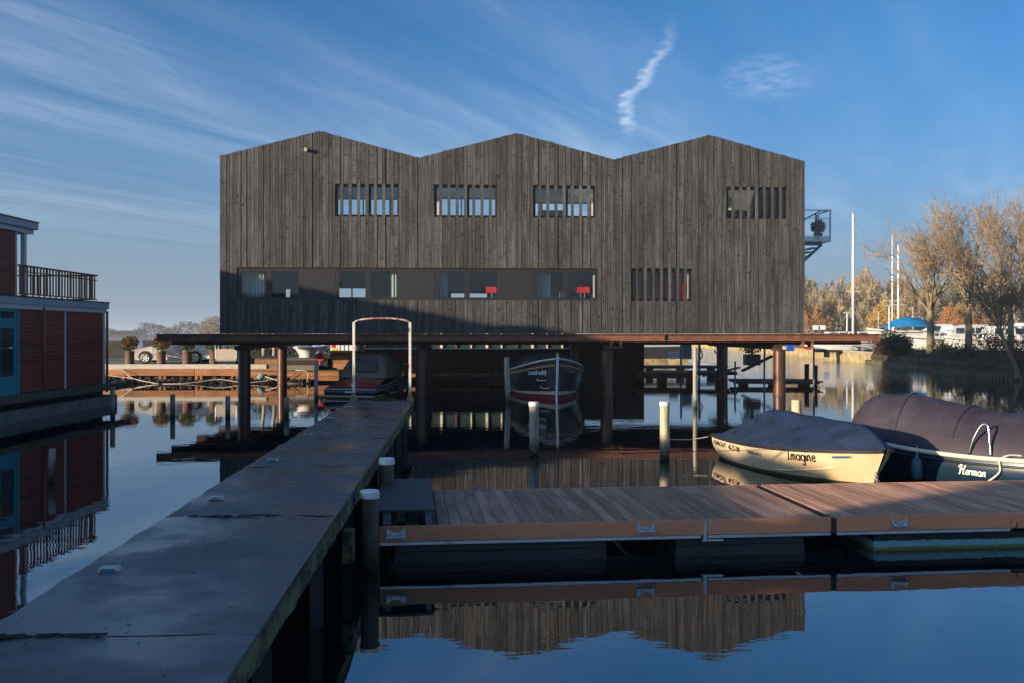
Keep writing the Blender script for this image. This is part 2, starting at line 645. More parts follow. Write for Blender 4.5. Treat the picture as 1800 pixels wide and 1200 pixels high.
def piling_material(name, col, wet=0.16, moss=(0.035, 0.045, 0.012)):
    """grey weathered pile, dark and green near the water"""
    m = mat(name, col, 0.8, var=0.35, scale=9, stretch=(1, 1, 0.12), bump=0.5, bscale=30)
    t, b = nodes_of(m)
    src = b.inputs['Base Color'].links[0].from_socket
    co = t.nodes.new('ShaderNodeTexCoord')
    sp = t.nodes.new('ShaderNodeSeparateXYZ')
    t.links.new(co.outputs['Object'], sp.inputs[0])
    n = t.nodes.new('ShaderNodeTexNoise')
    n.inputs['Scale'].default_value = 9
    n.inputs['Detail'].default_value = 4
    t.links.new(co.outputs['Object'], n.inputs['Vector'])
    z = math_node(t, 'SUBTRACT', sp.outputs['Z'], math_node(t, 'MULTIPLY', math_node(t, 'SUBTRACT', n.outputs['Fac'], 0.5), 0.35))
    a = t.nodes.new('ShaderNodeMix')
    a.data_type = 'RGBA'
    t.links.new(smooth(t, z, wet, wet + 0.30, 0.85, 0.0), a.inputs[0])
    t.links.new(src, a.inputs[6])
    a.inputs[7].default_value = moss + (1,)
    c = t.nodes.new('ShaderNodeMix')
    c.data_type = 'RGBA'
    t.links.new(smooth(t, z, wet * 0.4, wet, 1.0, 0.0), c.inputs[0])
    t.links.new(a.outputs[2], c.inputs[6])
    c.inputs[7].default_value = (0.008, 0.008, 0.006, 1)
    t.links.new(c.outputs[2], b.inputs['Base Color'])
    return m


M = {}
M['board'] = board_material()
M['dark_gap'] = mat('shadow_gap_membrane', (0.012, 0.012, 0.012), 0.9, bump=0)
M['panel'] = mat('anthracite_panel', (0.019, 0.019, 0.020), 0.5, var=0.08, bump=0.02)
M['frame'] = mat('anthracite_frame', (0.018, 0.018, 0.019), 0.45, var=0.06, bump=0)
M['pane'] = glass_material('window_glass')
M['rust'] = mat('rusted_steel', (0.215, 0.085, 0.045), 0.7, var=0.3, scale=3, bump=0.25, bscale=60, col2=(0.125, 0.060, 0.040), mask=(0.45, 0.7), mscale=1.6, rvar=0.1)
M['rust_col'] = mat('brown_steel_tube', (0.105, 0.050, 0.034), 0.38, metal=0.35, var=0.2, scale=2, bump=0.08, bscale=40, stretch=(1, 1, 0.3), rvar=0.08)
M['rust_dark'] = mat('dark_rusted_sheet', (0.055, 0.024, 0.016), 0.75, var=0.35, scale=1.5, bump=0.2, stretch=(1, 1, 0.4))
M['roof'] = mat('roof_membrane', (0.03, 0.03, 0.032), 0.7, bump=0.05)
M['white_wall'] = mat('painted_interior_wall', (0.72, 0.73, 0.72), 0.85, var=0.03, bump=0)
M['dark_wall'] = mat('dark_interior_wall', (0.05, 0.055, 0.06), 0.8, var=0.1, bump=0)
M['red_wall'] = mat('dark_red_interior_wall', (0.50, 0.020, 0.035), 0.7, var=0.1, bump=0)
M['floor_in'] = mat('interior_floor', (0.10, 0.08, 0.065), 0.5, var=0.1, bump=0)
M['curtain'] = mat('curtain_cloth', (0.74, 0.76, 0.74), 0.9, var=0.05, bump=0)
M['red_chair'] = mat('red_upholstery', (0.62, 0.015, 0.03), 0.6, var=0.08, bump=0)
M['cream'] = mat('cream_cupboard', (0.72, 0.62, 0.44), 0.7, var=0.05, bump=0)
M['water'] = water_material()
M['felt'] = deck_felt_material()
M['moss_beam'] = mat('mossy_timber_beam', (0.050, 0.045, 0.032), 0.9, var=0.3, scale=6, bump=0.6, bscale=25, stretch=(1, 0.25, 1), col2=(0.185, 0.190, 0.065), mask=(0.44, 0.58), mscale=5.5, mstretch=(1, 0.6, 1))
M['black_timber'] = mat('wet_black_timber', (0.016, 0.015, 0.013), 0.7, var=0.4, scale=6, bump=0.5, bscale=20, stretch=(1, 1, 0.2), col2=(0.03, 0.04, 0.014), mask=(0.56, 0.72), mscale=3)
M['pile_brown'] = piling_material('brown_mooring_pile', (0.155, 0.120, 0.085))
M['pile_grey'] = piling_material('grey_mooring_pile', (0.36, 0.31, 0.25))
M['pile_pale'] = piling_material('pale_mooring_pile', (0.55, 0.45, 0.30))
M['cap_white'] = mat('white_pile_cap', (0.80, 0.80, 0.76), 0.5, var=0.06, scale=12, bump=0.05, col2=(0.52, 0.53, 0.44), mask=(0.6, 0.75), mscale=9)
M['deck_plank'] = mat('ribbed_hardwood_deck', (0.400, 0.225, 0.150), 0.62, bump=0.1, var=0.35, scale=8, stretch=(1, 0.12, 1), rnd=0.22, col2=(0.42, 0.29, 0.215), mask=(0.5, 0.72), mscale=1.6, mstretch=(2, 0.5, 1))
M['fascia'] = mat('orange_brown_fascia', (0.74, 0.290, 0.140), 0.65, var=0.12, scale=2.0, bump=0.08, bscale=30, stretch=(0.3, 1, 1), col2=(0.45, 0.20, 0.085), mask=(0.58, 0.80), mscale=2.2)
M['alu'] = mat('aluminium_trim', (0.55, 0.56, 0.56), 0.42, metal=0.75, var=0.12, scale=5, bump=0.05, col2=(0.28, 0.29, 0.24), mask=(0.58, 0.8), mscale=4)
M['galv'] = mat('galvanised_steel', (0.52, 0.54, 0.56), 0.38, metal=0.85, var=0.15, scale=14, bump=0.05)
M['chrome'] = mat('polished_steel', (0.78, 0.78, 0.78), 0.14, metal=1.0, var=0.03, bump=0)
M['float_black'] = mat('black_plastic_float', (0.030, 0.031, 0.033), 0.5, var=0.2, scale=3, bump=0.15, bscale=12)
M['step_top'] = ribbed_material('dark_grooved_step', (0.050, 0.054, 0.058), 0.05, 0.004, 'Y', rough=0.6, var=0.2, scale=5)
M['stud_body'] = mat('pale_stud_body', (0.55, 0.56, 0.40), 0.5, var=0.15, scale=30, bump=0)
M['stud_blue'] = mat('blue_solar_cell', (0.05, 0.22, 0.38), 0.2, var=0.1, bump=0)
M['arch_paint'] = mat('peeling_white_paint', (0.66, 0.65, 0.58), 0.6, var=0.1, scale=8, bump=0.2, bscale=50, col2=(0.30, 0.15, 0.06), mask=(0.58, 0.66), mscale=9, mstretch=(1, 1, 0.4))
M['arch_rust'] = mat('flaking_red_paint', (0.62, 0.55, 0.50), 0.7, var=0.2, scale=10, bump=0.3, bscale=50, col2=(0.30, 0.10, 0.06), mask=(0.42, 0.55), mscale=9)
M['foot_rust'] = mat('rusty_foot_plate', (0.27, 0.17, 0.07), 0.8, var=0.4, scale=12, bump=0.3)
M['cream_hull'] = mat('cream_hull_paint', (0.76, 0.58, 0.36), 0.38, var=0.05, scale=2, bump=0.01, col2=(0.60, 0.44, 0.26), mask=(0.56, 0.76), mscale=2.5)
M['blue_tarp'] = mat('slate_blue_tarpaulin', (0.020, 0.033, 0.070), 0.5, spec=0.3, var=0.25, scale=4, bump=0.8, bscale=3.2, stretch=(0.6, 1, 1))
M['purple_tarp'] = mat('plum_canvas_cover', (0.050, 0.040, 0.056), 0.62, spec=0.3, var=0.18, scale=3, bump=0.8, bscale=3.0)
M['black_rub'] = mat('black_rubber', (0.020, 0.019, 0.018), 0.6, var=0.2, bump=0.05)
M['navy'] = mat('navy_hull_paint', (0.007, 0.011, 0.019), 0.3, var=0.12, scale=2, bump=0)
M['teal_hull'] = mat('blue_green_hull_paint', (0.009, 0.026, 0.048), 0.28, var=0.15, scale=2, bump=0.02)
M['cream_trim'] = mat('cream_gunwale', (0.74, 0.67, 0.50), 0.45, var=0.06, bump=0.02)
M['red_bottom'] = mat('red_antifouling', (0.30, 0.022, 0.045), 0.5, var=0.15, bump=0.02)
M['rope_rub'] = mat('rope_rubbing_strake', (0.34, 0.22, 0.10), 0.9, var=0.3, scale=40, bump=0.6, bscale=60)
M['rope'] = mat('pale_rope', (0.66, 0.62, 0.54), 0.9, var=0.2, scale=60, bump=0.3, bscale=90)
M['fender_teal'] = mat('teal_fender', (0.05, 0.17, 0.20), 0.5, var=0.1, bump=0.02)
M['letter_black'] = mat('black_lettering', (0.012, 0.012, 0.012), 0.5, var=0, bump=0)
M['letter_white'] = mat('white_lettering', (0.80, 0.80, 0.78), 0.5, var=0, bump=0)
M['navy_cloth'] = mat('navy_boat_cover', (0.010, 0.012, 0.017), 0.8, var=0.15, bump=0.15, bscale=8)
M['khaki_cloth'] = mat('khaki_canopy', (0.17, 0.145, 0.110), 0.85, var=0.1, bump=0.15, bscale=8)
M['dark_vinyl'] = mat('smoked_vinyl_window', (0.012, 0.012, 0.013), 0.15, var=0, bump=0)
M['red_varnish'] = mat('red_mahogany_deck', (0.42, 0.055, 0.042), 0.25, var=0.15, scale=5, stretch=(0.3, 2, 1), bump=0, coat=0.5)
M['house_board'] = mat('red_brown_siding', (0.270, 0.050, 0.028), 0.65, var=0.22, scale=5, stretch=(1, 0.15, 1), bump=0.15, bscale=20, rnd=0.16)
M['white_paint'] = mat('white_painted_timber', (0.76, 0.76, 0.73), 0.55, var=0.05, bump=0.03)
M['grey_paint'] = mat('pale_grey_fascia', (0.50, 0.53, 0.54), 0.55, var=0.06, bump=0.03)
M['teal_paint'] = mat('teal_door_paint', (0.020, 0.300, 0.350), 0.45, var=0.08, bump=0.03)
M['rail_brown'] = mat('brown_paint_with_sun', (0.36, 0.120, 0.050), 0.6, var=0.15, bump=0.05)  # base raised towards orange in place of sunlight on the railing
M['concrete'] = mat('stained_concrete', (0.22, 0.21, 0.18), 0.85, var=0.2, scale=3, bump=0.25, col2=(0.06, 0.06, 0.05), mask=(0.5, 0.75), mscale=1.5)
M['walk_moss'] = mat('mossy_walkway_board', (0.105, 0.095, 0.060), 0.85, var=0.25, scale=5, stretch=(1, 0.15, 1), bump=0.3, col2=(0.075, 0.085, 0.03), mask=(0.48, 0.68))
M['brick_floor'] = mat('brick_paving', (0.20, 0.165, 0.150), 0.85, var=0.2, scale=9, bump=0.3, bscale=14)
M['kerb'] = mat('pale_concrete_kerb', (0.50, 0.47, 0.42), 0.8, var=0.1, bump=0.1)
M['quay_timber'] = mat('orange_quay_timber', (0.33, 0.150, 0.065), 0.8, var=0.3, scale=4, stretch=(0.2, 1, 1), bump=0.3, rnd=0.18)
M['rubble'] = mat('dark_waterside_rubble', (0.040, 0.032, 0.025), 0.95, var=0.5, scale=5, bump=0.9, bscale=8)
M['grass'] = mat('lawn_grass', (0.085, 0.12, 0.030), 0.95, var=0.35, scale=8, bump=0.5)
M['algae'] = mat('waterline_algae', (0.060, 0.058, 0.020), 0.9, var=0.4, scale=14, bump=0.4)
M['blade'] = mat('grass_blades', (0.10, 0.13, 0.035), 0.9, var=0.3, bump=0)
M['dry_bank'] = mat('brown_bank_earth', (0.085, 0.062, 0.042), 0.95, var=0.4, scale=2, bump=0.8, bscale=6, col2=(0.09, 0.105, 0.03), mask=(0.45, 0.65), mscale=0.4)
M['yellow_wall'] = mat('yellow_brick_quay_wall', (0.46, 0.36, 0.18), 0.9, var=0.3, scale=1.5, bump=0.4, col2=(0.16, 0.13, 0.08), mask=(0.5, 0.7), mscale=0.8)
M['car_paint'] = mat('silver_car_paint', (0.62, 0.60, 0.56), 0.28, metal=0.15, var=0.02, bump=0, coat=0.6)
M['car_glass'] = mat('tinted_car_glass', (0.03, 0.05, 0.05), 0.06, var=0, bump=0)
M['tyre'] = mat('tyre_rubber', (0.015, 0.015, 0.015), 0.8, var=0.1, bump=0.1)
M['lamp_lens'] = mat('head_lamp_lens', (0.7, 0.7, 0.7), 0.1, var=0, bump=0)
M['tail_red'] = mat('tail_lamp_lens', (0.5, 0.02, 0.02), 0.2, var=0, bump=0)
M['leaf'] = mat('shrub_leaf', (0.120, 0.170, 0.048), 0.7, var=0.4, scale=3, bump=0)
M['leaf_dark'] = mat('dark_hedge_leaf', (0.070, 0.088, 0.035), 0.8, var=0.4, scale=2, bump=0)
M['leaf_brown'] = mat('withered_leaf', (0.12, 0.065, 0.035), 0.85, var=0.4, scale=2, bump=0)
M['flower'] = mat('red_flower_petal', (0.72, 0.05, 0.035), 0.6, var=0.3, scale=4, bump=0)
M['bark'] = mat('grey_green_bark', (0.235, 0.190, 0.110), 0.9, var=0.3, scale=6, stretch=(1, 1, 0.3), bump=0.5)
M['twig'] = mat('pale_twig', (0.30, 0.215, 0.135), 0.9, var=0.2, scale=1, bump=0)
M['twig_dark'] = mat('dark_scrub_twig', (0.085, 0.055, 0.042), 0.9, var=0.3, scale=1, bump=0)
M['wood_tan'] = mat('tan_autumn_crown', (0.58, 0.47, 0.31), 0.9, var=0.3, scale=0.6, bump=0, rnd=0.12)
M['wood_olive'] = mat('olive_autumn_crown', (0.50, 0.44, 0.29), 0.9, var=0.3, scale=0.6, bump=0, rnd=0.12)
M['wood_orange'] = mat('orange_autumn_crown', (0.64, 0.37, 0.15), 0.9, var=0.3, scale=0.6, bump=0, rnd=0.12)
M['wood_gold'] = mat('gold_autumn_crown', (0.70, 0.50, 0.16), 0.9, var=0.3, scale=0.6, bump=0, rnd=0.12)
M['far_wood'] = mat('far_shore_wood', (0.115, 0.100, 0.065), 0.95, var=0.3, scale=0.05, bump=0)
M['boat_white'] = mat('white_gelcoat', (0.66, 0.66, 0.65), 0.3, var=0.05, scale=1.5, bump=0.02)
M['boat_blue'] = mat('blue_sheet_cover', (0.010, 0.20, 0.46), 0.55, var=0.12, scale=2, bump=0.3, bscale=3)
M['boat_black'] = mat('dark_hull_band', (0.03, 0.032, 0.035), 0.4, var=0.1, bump=0)
M['boat_teak'] = mat('varnished_teak', (0.30, 0.12, 0.04), 0.4, var=0.2, bump=0)
M['mast_white'] = mat('white_mast', (0.80, 0.79, 0.76), 0.4, var=0.03, bump=0)
M['steel_grey'] = mat('grey_painted_steel', (0.24, 0.26, 0.27), 0.5, var=0.1, bump=0.03)
M['raft_wood'] = mat('dark_raft_timber', (0.105, 0.088, 0.076), 0.8, var=0.3, scale=4, bump=0.4, rnd=0.25)
M['pot_clay'] = mat('rusted_steel_planter', (0.155, 0.085, 0.055), 0.8, var=0.3, scale=5, bump=0.3, bscale=30)
M['white_pot'] = mat('white_plastic_planter', (0.82, 0.82, 0.80), 0.45, var=0.02, bump=0)
M['zinc'] = mat('grey_planter_box', (0.17, 0.19, 0.21), 0.6, var=0.1, bump=0.05)
M['ply'] = mat('pale_plywood', (0.46, 0.40, 0.32), 0.7, var=0.08, bump=0.03)
M['red_plastic'] = mat('red_plastic', (0.45, 0.025, 0.03), 0.5, var=0.05, bump=0)
M['yellow_plastic'] = mat('yellow_plastic', (0.72, 0.42, 0.02), 0.5, var=0.05, bump=0)
for k_, f_ in (('wood_tan', .5), ('wood_olive', .5), ('wood_orange', .5), ('wood_gold', .5), ('leaf', .35), ('leaf_dark', .3), ('leaf_brown', .35), ('far_wood', .4), ('curtain', .4), ('blade', .4)):
    t, b_ = nodes_of(M[k_])                    # thin leaves and cloth let light through
    tl = t.nodes.new('ShaderNodeBsdfTranslucent')
    t.links.new(b_.inputs['Base Color'].links[0].from_socket, tl.inputs['Color'])
    ms_ = t.nodes.new('ShaderNodeMixShader')
    ms_.inputs[0].default_value = f_
    o_ = [n for n in t.nodes if n.bl_idname == 'ShaderNodeOutputMaterial'][0]
    t.links.new(b_.outputs[0], ms_.inputs[1])
    t.links.new(tl.outputs[0], ms_.inputs[2])
    t.links.new(ms_.outputs[0], o_.inputs[0])
M['blue_plastic'] = mat('blue_plastic', (0.02, 0.08, 0.50), 0.5, var=0.05, bump=0)


def plastic_rope(parent_label, pts, r, m, name='mooring_rope', cat='rope', n=6):
    b = MB()
    b.tube(spline([tuple(p) for p in pts], max(8, len(pts) * 5)), r, n)
    return tag(b.build(name, m, smooth=True), parent_label, cat)


# lettering: outline text laid on a surface
def lettering(body, size, m, parent, place, name='lettering', shear=0.0, bold=0.0, spacing=1.0, surface=None, lift=0.006):
    """place(tx, ty) -> (ray origin, ray direction) in the parent's frame; the glyphs are laid on 'surface' (a BVH)"""
    c = bpy.data.curves.new('glyphs', 'FONT')
    c.body = body
    c.size = size
    c.shear = shear
    c.offset = bold
    c.space_character = spacing
    c.resolution_u = 3
    c.align_x = 'LEFT'
    o = bpy.data.objects.new('glyphs', c)
    COL.objects.link(o)
    dg = bpy.context.evaluated_depsgraph_get()
    dg.update()
    me = bpy.data.meshes.new_from_object(o.evaluated_get(dg))
    bpy.data.objects.remove(o)
    bm = bmesh.new()
    bm.from_mesh(me)
    bmesh.ops.triangulate(bm, faces=bm.faces)
    for v in bm.verts:
        org, dr = place(v.co.x, v.co.y)
        org, dr = Vector(org), Vector(dr).normalized()
        if surface is not None:
            hit = surface.ray_cast(org, dr)
            if hit[0] is not None:
                v.co = hit[0] - dr * lift
                continue
        v.co = org
    bm.to_mesh(me)
    bm.free()
    me.materials.clear()
    me.materials.append(m)
    o = bpy.data.objects.new(name, me)
    COL.objects.link(o)
    o.parent = parent
    return o


# hand-drawn script letters: strokes in units of the x-height
def ell(cx, cy, rx, ry, a0=30, a1=390, n=10):
    return [(cx + rx * math.cos(R(a0 + (a1 - a0) * k / n)), cy + ry * math.sin(R(a0 + (a1 - a0) * k / n))) for k in range(n + 1)]


SCRIPT = {
    'I': (1.05, [[(.05, 1.45), (.08, 1.85), (.40, 2.02), (.95, 1.95)], [(.62, 1.97), (.52, 1.0), (.46, .08)], [(.18, .02), (.45, .06), (.75, .04)]]),
    'H': (1.45, [[(-.25, 1.45), (-.05, 1.9), (.3, 2.0), (.28, 1.0), (.12, .08), (-.12, .05)], [(1.1, 2.05), (.95, 1.2), (.9, .2), (1.05, .03), (1.25, .15)], [(.0, .95), (.5, 1.1), (1.0, 1.1)]]),
    'L': (1.0, [[(.75, 1.75), (.5, 2.05), (.28, 1.7), (.25, .5), (.05, .08), (.35, .0), (.95, .12)]]),
    'm': (1.22, [[(0, 0), (.08, 1.0)], [(.06, .7), (.3, 1.0), (.48, .8), (.44, 0)], [(.46, .7), (.7, 1.0), (.9, .8), (.86, .12), (1.08, .08)]]),
    'n': (.86, [[(0, 0), (.08, 1.0)], [(.06, .7), (.32, 1.0), (.52, .8), (.48, .12), (.72, .08)]]),
    'a': (.95, [ell(.36, .5, .34, .48), [(.72, 1.0), (.66, .15), (.88, .08)]]),
    'g': (.92, [ell(.36, .5, .34, .48), [(.72, 1.0), (.66, -.1), (.5, -.68), (.18, -.68), (.08, -.42)]]),
    'i': (.36, [[(.08, 1.0), (.06, .15), (.26, .08)], [(.10, 1.38), (.12, 1.5)]]),
    'e': (.74, [[(.08, .48), (.58, .62), (.45, .98), (.16, .88), (.05, .42), (.25, .02), (.68, .2)]]),
    'r': (.62, [[(0, 0), (.08, 1.0)], [(.06, .65), (.28, .98), (.52, .92)]]),
    'o': (.82, [ell(.36, .5, .34, .48)]),
    's': (.66, [[(.5, .9), (.25, 1.0), (.1, .75), (.45, .4), (.35, .05), (.0, .12)]]),
    'd': (.95, [ell(.36, .5, .34, .48), [(.74, 1.9), (.66, .15), (.88, .08)]]),
    'c': (.70, [[(.6, .82), (.32, 1.0), (.05, .5), (.25, .02), (.62, .18)]]),
    'h': (.86, [[(0, 0), (.12, 1.9)], [(.06, .7), (.32, 1.0), (.52, .8), (.48, .12), (.72, .08)]]),
    't': (.60, [[(.2, 1.6), (.12, .18), (.3, .03), (.5, .14)], [(-.08, 1.0), (.42, 1.05)]]),
}


def script_lettering(word, xh, w, m, parent, place, surface, shear=.22, lift=.006, name='lettering'):
    b = MB()
    pen = 0.0
    k_ = 0
    for ch in word:
        adv, strokes = SCRIPT[ch]
        for st in strokes:
            pts_ = spline(st, max(4, len(st) * 4))
            rows = []
            k_ += 1
            for i, (x, y) in enumerate(pts_):
                x0, y0 = pts_[max(i - 1, 0)]
                x1, y1 = pts_[min(i + 1, len(pts_) - 1)]
                l_ = math.hypot(x1 - x0, y1 - y0) or 1
                nx, ny = -(y1 - y0) / l_, (x1 - x0) / l_
                row = []
                for s in (-1, 1):
                    tx = (pen + x + shear * y) * xh + s * nx * w / 2
                    ty = y * xh + s * ny * w * .42
                    org, dr = place(tx, ty)
                    org, dr = Vector(org), Vector(dr).normalized()
                    hit = surface.ray_cast(org, dr)[0]
                    row.append((hit if hit else org) - dr * (lift + .0006 * (k_ % 3)))
                rows.append(row)
            b.grid(rows)
        pen += adv
    return b.build(name, m, parent)

# ================================================================== water and land
wb = MB()
wb.add([(-2600, -180, 0), (2600, -180, 0), (2600, 2600, 0), (-2600, 2600, 0)], [(0, 1, 2, 3)])
struct(wb.build('water', M['water']), label='still dark water of the marina basin and the lake beyond')

# ================================================================== boathouse on steel columns
# local frame: x along the front, y into the depth, z up from the water
BH_ROT = math.atan2(1.2, 24.21)
BH_O = Vector((-11.91, 39.4, 0))
BC, BS = math.cos(BH_ROT), math.sin(BH_ROT)
BL, BAY, EAVE, RIDGE, BASE, DEPTH = 24.24, 8.08, 9.80, 10.86, 2.56, 10.6


def FU(px):
    a = (px - CX) / FPX
    return (a * BH_O.y - BH_O.x) / (BC - a * BS)


def FZ(px, py):
    return CAM_H - (py - HY) / FPX * (BH_O.y + FU(px) * BS)


bh = thing('boathouse', 'black timber boathouse with three low gables raised over the water on rusty steel columns', 'boathouse', BH_O, BH_ROT)


def roof_z(u):
    k = (u % BAY) / BAY if 0 <= u < BL else 0.0
    return EAVE + (RIDGE - EAVE) * (1 - abs(2 * k - 1))


# openings (u0, u1, z0, z1)
UP = [(FU(589), FU(701)), (FU(763), FU(873.5)), (FU(937), FU(1046.5)), (FU(1277), FU(1383))]
LOW = [(FU(416), FU(527)), (FU(590), FU(702)), (FU(764), FU(876)), (FU(938), FU(1051))]
UZ0, UZ1 = 7.36, 8.70
LZ0, LZ1 = 3.93, 5.27
BAND = (LOW[0][0], LOW[3][1], LZ0, LZ1)
W5 = (FU(1109), FU(1216.6), LZ0 - 0.02, LZ1 + 0.0)
holes = [(a, b, UZ0, UZ1) for a, b in UP] + [BAND, W5]

# column widths: regular slat / gap rhythm inside the slatted windows, random boards elsewhere
rng = random.Random(11)
edges = [0.0]
slat_cols = []
stops = sorted([(a, b, 's') for a, b in UP] + [(W5[0], W5[1], 's')] + [(BAND[0], BAND[0], 'c'), (BAND[1], BAND[1], 'c'), (BL, BL, 'c')])


def fill(a, b):
    """random board widths from a to b"""
    ws = []
    x = a
    while x < b - 1e-6:
        w = rng.choice((0.095, 0.12, 0.12, 0.145, 0.17))
        ws.append(w)
        x += w
    tot = sum(ws)
    k = (b - a) / tot
    return [w * k for w in ws]


cols = []           # (u0, u1, is_slat, window)
x = 0.0
for a, b, kind in stops:
    if a > x + 1e-6:
        for w in fill(x, a):
            cols.append((x, x + w, False))
            x += w
        x = a
    if kind == 's':
        n = 7
        sw = 0.137
        gw = ((b - a) - n * sw) / (n + 1)
        for k in range(n + 1):
            cols.append((x, x + gw, False))
            x += gw
            if k < n:
                cols.append((x, x + sw, True))
                x += sw
        x = b

front = MB()
# backing wall behind the boards, made of strips round the openings
ys = sorted({0.0, BL} | {h[0] for h in holes} | {h[1] for h in holes} | {k * BAY / 2 for k in range(7)})
for a, b in zip(ys, ys[1:]):
    mid = (a + b) / 2
    hz = sorted((h[2], h[3]) for h in holes if h[0] < mid < h[1])
    z = BASE
    for z0, z1 in hz:
        front.box(a, b, 0.030, 0.26, z, z0)
        z = z1
    ra, rb = roof_z(a) if a > 0 else EAVE, roof_z(b) if b < BL - 1e-6 else EAVE
    front.add([(a, 0.03, z), (b, 0.03, z), (b, 0.03, rb - 0.05), (a, 0.03, ra - 0.05), (a, 0.26, z), (b, 0.26, z), (b, 0.26, rb - 0.05), (a, 0.26, ra - 0.05)],
              [(0, 1, 2, 3), (7, 6, 5, 4), (0, 4, 5, 1), (3, 2, 6, 7), (1, 5, 6, 2), (0, 3, 7, 4)])
fw = front.build('front_wall', M['dark_gap'], bh)


def plank(a, b, z0a, z0b, z1a, z1b, y0, name, parent):
    g = 0.0065
    p = MB()
    p.add([(a + g, y0, z0a), (b - g, y0, z0b), (b - g, y0, z1b), (a + g, y0, z1a), (a + g, 0.028, z0a), (b - g, 0.028, z0b), (b - g, 0.028, z1b), (a + g, 0.028, z1a)],
          [(0, 1, 2, 3), (7, 6, 5, 4), (0, 4, 5, 1), (3, 2, 6, 7), (1, 5, 6, 2), (0, 3, 7, 4)])
    return p.build(name, M['board'], parent)


slats = {}
for a, b, is_slat in cols:
    mid = (a + b) / 2
    y0 = rng.choice((-0.018, -0.008, 0.000, 0.006, 0.012))
    top = rng.uniform(-0.022, 0.018) if rng.random() < 0.6 else 0
    hz = sorted((h[2], h[3]) for h in holes if h[0] - 1e-4 < mid < h[1] + 1e-4)
    ra, rb = roof_z(a + 1e-5) + top, roof_z(b - 1e-5) + top
    z = BASE + 0.006
    segs = []
    for z0, z1 in hz:
        segs.append((z, z0))
        z = z1
    for z0, z1 in segs:
        plank(a, b, z0, z0, z1, z1, y0, 'plank', fw)
    if any(a + 0.01 < k * BAY / 2 < b - 0.01 for k in range(1, 6)):
        plank(a, b, z, z, min(ra, rb), min(ra, rb), y0, 'plank', fw)
    else:
        plank(a, b, z, z, ra, rb, y0, 'plank', fw)
    if is_slat:
        for z0, z1 in hz:
            if (z0, z1) != (LZ0, LZ1):
                slats.setdefault((z0, round(mid)), []).append((a, b, z0, z1, y0))

# side and back walls
sw_ = MB()
sw_.box(0.0, 0.22, 0.262, DEPTH - 0.22, BASE, EAVE - 0.05)
sw_.build('side_wall', M['board'], bh)
sw_ = MB()
sw_.box(BL - 0.22, BL, 0.262, DEPTH - 0.22, BASE, EAVE - 0.05)
sw_.build('side_wall', M['board'], bh)
bopen = [(0.6, 7.5, 6.3, 9.55), (8.7, 12.0, 6.3, 9.6), (12.7, 16.6, 6.5, 9.4), (0.7, 1.9, 3.3, 4.9), (3.1, 5.2, 3.3, 4.95), (9.2, 11.2, 3.3, 4.7), (20.0, 21.4, 8.2, 9.5)]
bw_ = MB()
ys = sorted({0.0, BL} | {h[0] for h in bopen} | {h[1] for h in bopen} | {k * BAY / 2 for k in range(7)})
for a, b in zip(ys, ys[1:]):
    mid = (a + b) / 2
    hz = sorted((h[2], h[3]) for h in bopen if h[0] < mid < h[1])
    z = BASE
    for z0, z1 in hz:
        bw_.box(a, b, DEPTH - 0.218, DEPTH, z, z0)
        z = z1
    ra, rb = roof_z(a) if a > 0 else EAVE, roof_z(b) if b < BL - 1e-6 else EAVE
    bw_.add([(a, DEPTH - .218, z), (b, DEPTH - .218, z), (b, DEPTH - .218, rb - .05), (a, DEPTH - .218, ra - .05), (a, DEPTH, z), (b, DEPTH, z), (b, DEPTH, rb - .05), (a, DEPTH, ra - .05)],
            [(0, 1, 2, 3), (7, 6, 5, 4), (0, 4, 5, 1), (3, 2, 6, 7), (1, 5, 6, 2), (0, 3, 7, 4)])
bwo = bw_.build('back_wall', M['white_wall'], bh)
for a, b, z0, z1 in bopen:
    fr = MB()
    fr.box(a, b, DEPTH - .15, DEPTH - .10, z0, z0 + .07)
    fr.box(a, b, DEPTH - .15, DEPTH - .10, z1 - .07, z1)
    n = max(1, round((b - a) / 1.3))
    for k in range(n + 1):
        u = a + 0.03 + (b - a - 0.06) * k / n
        fr.box(u - .035, u + .035, DEPTH - .155, DEPTH - .095, z0 + .07, z1 - .07)
    if z1 > 7:
        fr.box(a, b, DEPTH - .145, DEPTH - .105, z0 + 1.0, z0 + 1.09)
    o = fr.build('back_window_frame', M['frame'], bwo)
# roof slopes; left-hand slopes get an unseen glazed opening, added to brighten the rooms
for k in range(6):
    u0, u1 = k * BAY / 2, (k + 1) * BAY / 2
    z0, z1 = (EAVE, RIDGE) if k % 2 == 0 else (RIDGE, EAVE)
    spans = [(0.032, 3.2), (7.2, DEPTH)] if k % 2 == 0 else [(0.032, DEPTH)]
    for ya, yb in spans:
        r = MB()
        r.add([(u0, ya, z0 - .045), (u1, ya, z1 - .045), (u1, yb, z1 - .045), (u0, yb, z0 - .045), (u0, ya, z0 - .005), (u1, ya, z1 - .005), (u1, yb, z1 - .005), (u0, yb, z0 - .005)],
              [(0, 3, 2, 1), (4, 5, 6, 7), (0, 1, 5, 4), (1, 2, 6, 5), (2, 3, 7, 6), (3, 0, 4, 7)])
        r.build('roof_slope', M['roof'], bh)
        c = MB()   # plastered ceiling under it
        c.add([(u0, max(ya, .262), z0 - .25), (u1, max(ya, .262), z1 - .25), (u1, min(yb, DEPTH - .22), z1 - .25), (u0, min(yb, DEPTH - .22), z0 - .25)], [(0, 3, 2, 1)])
        c.build('ceiling', M['white_wall'], bh)
    if len(spans) == 2:
        r = MB()
        r.add([(u0, 3.2, z0 - .02), (u1, 3.2, z1 - .02), (u1, 7.2, z1 - .02), (u0, 7.2, z0 - .02)], [(0, 1, 2, 3)])
        r.build('added_roof_part', M['pane'], bh)
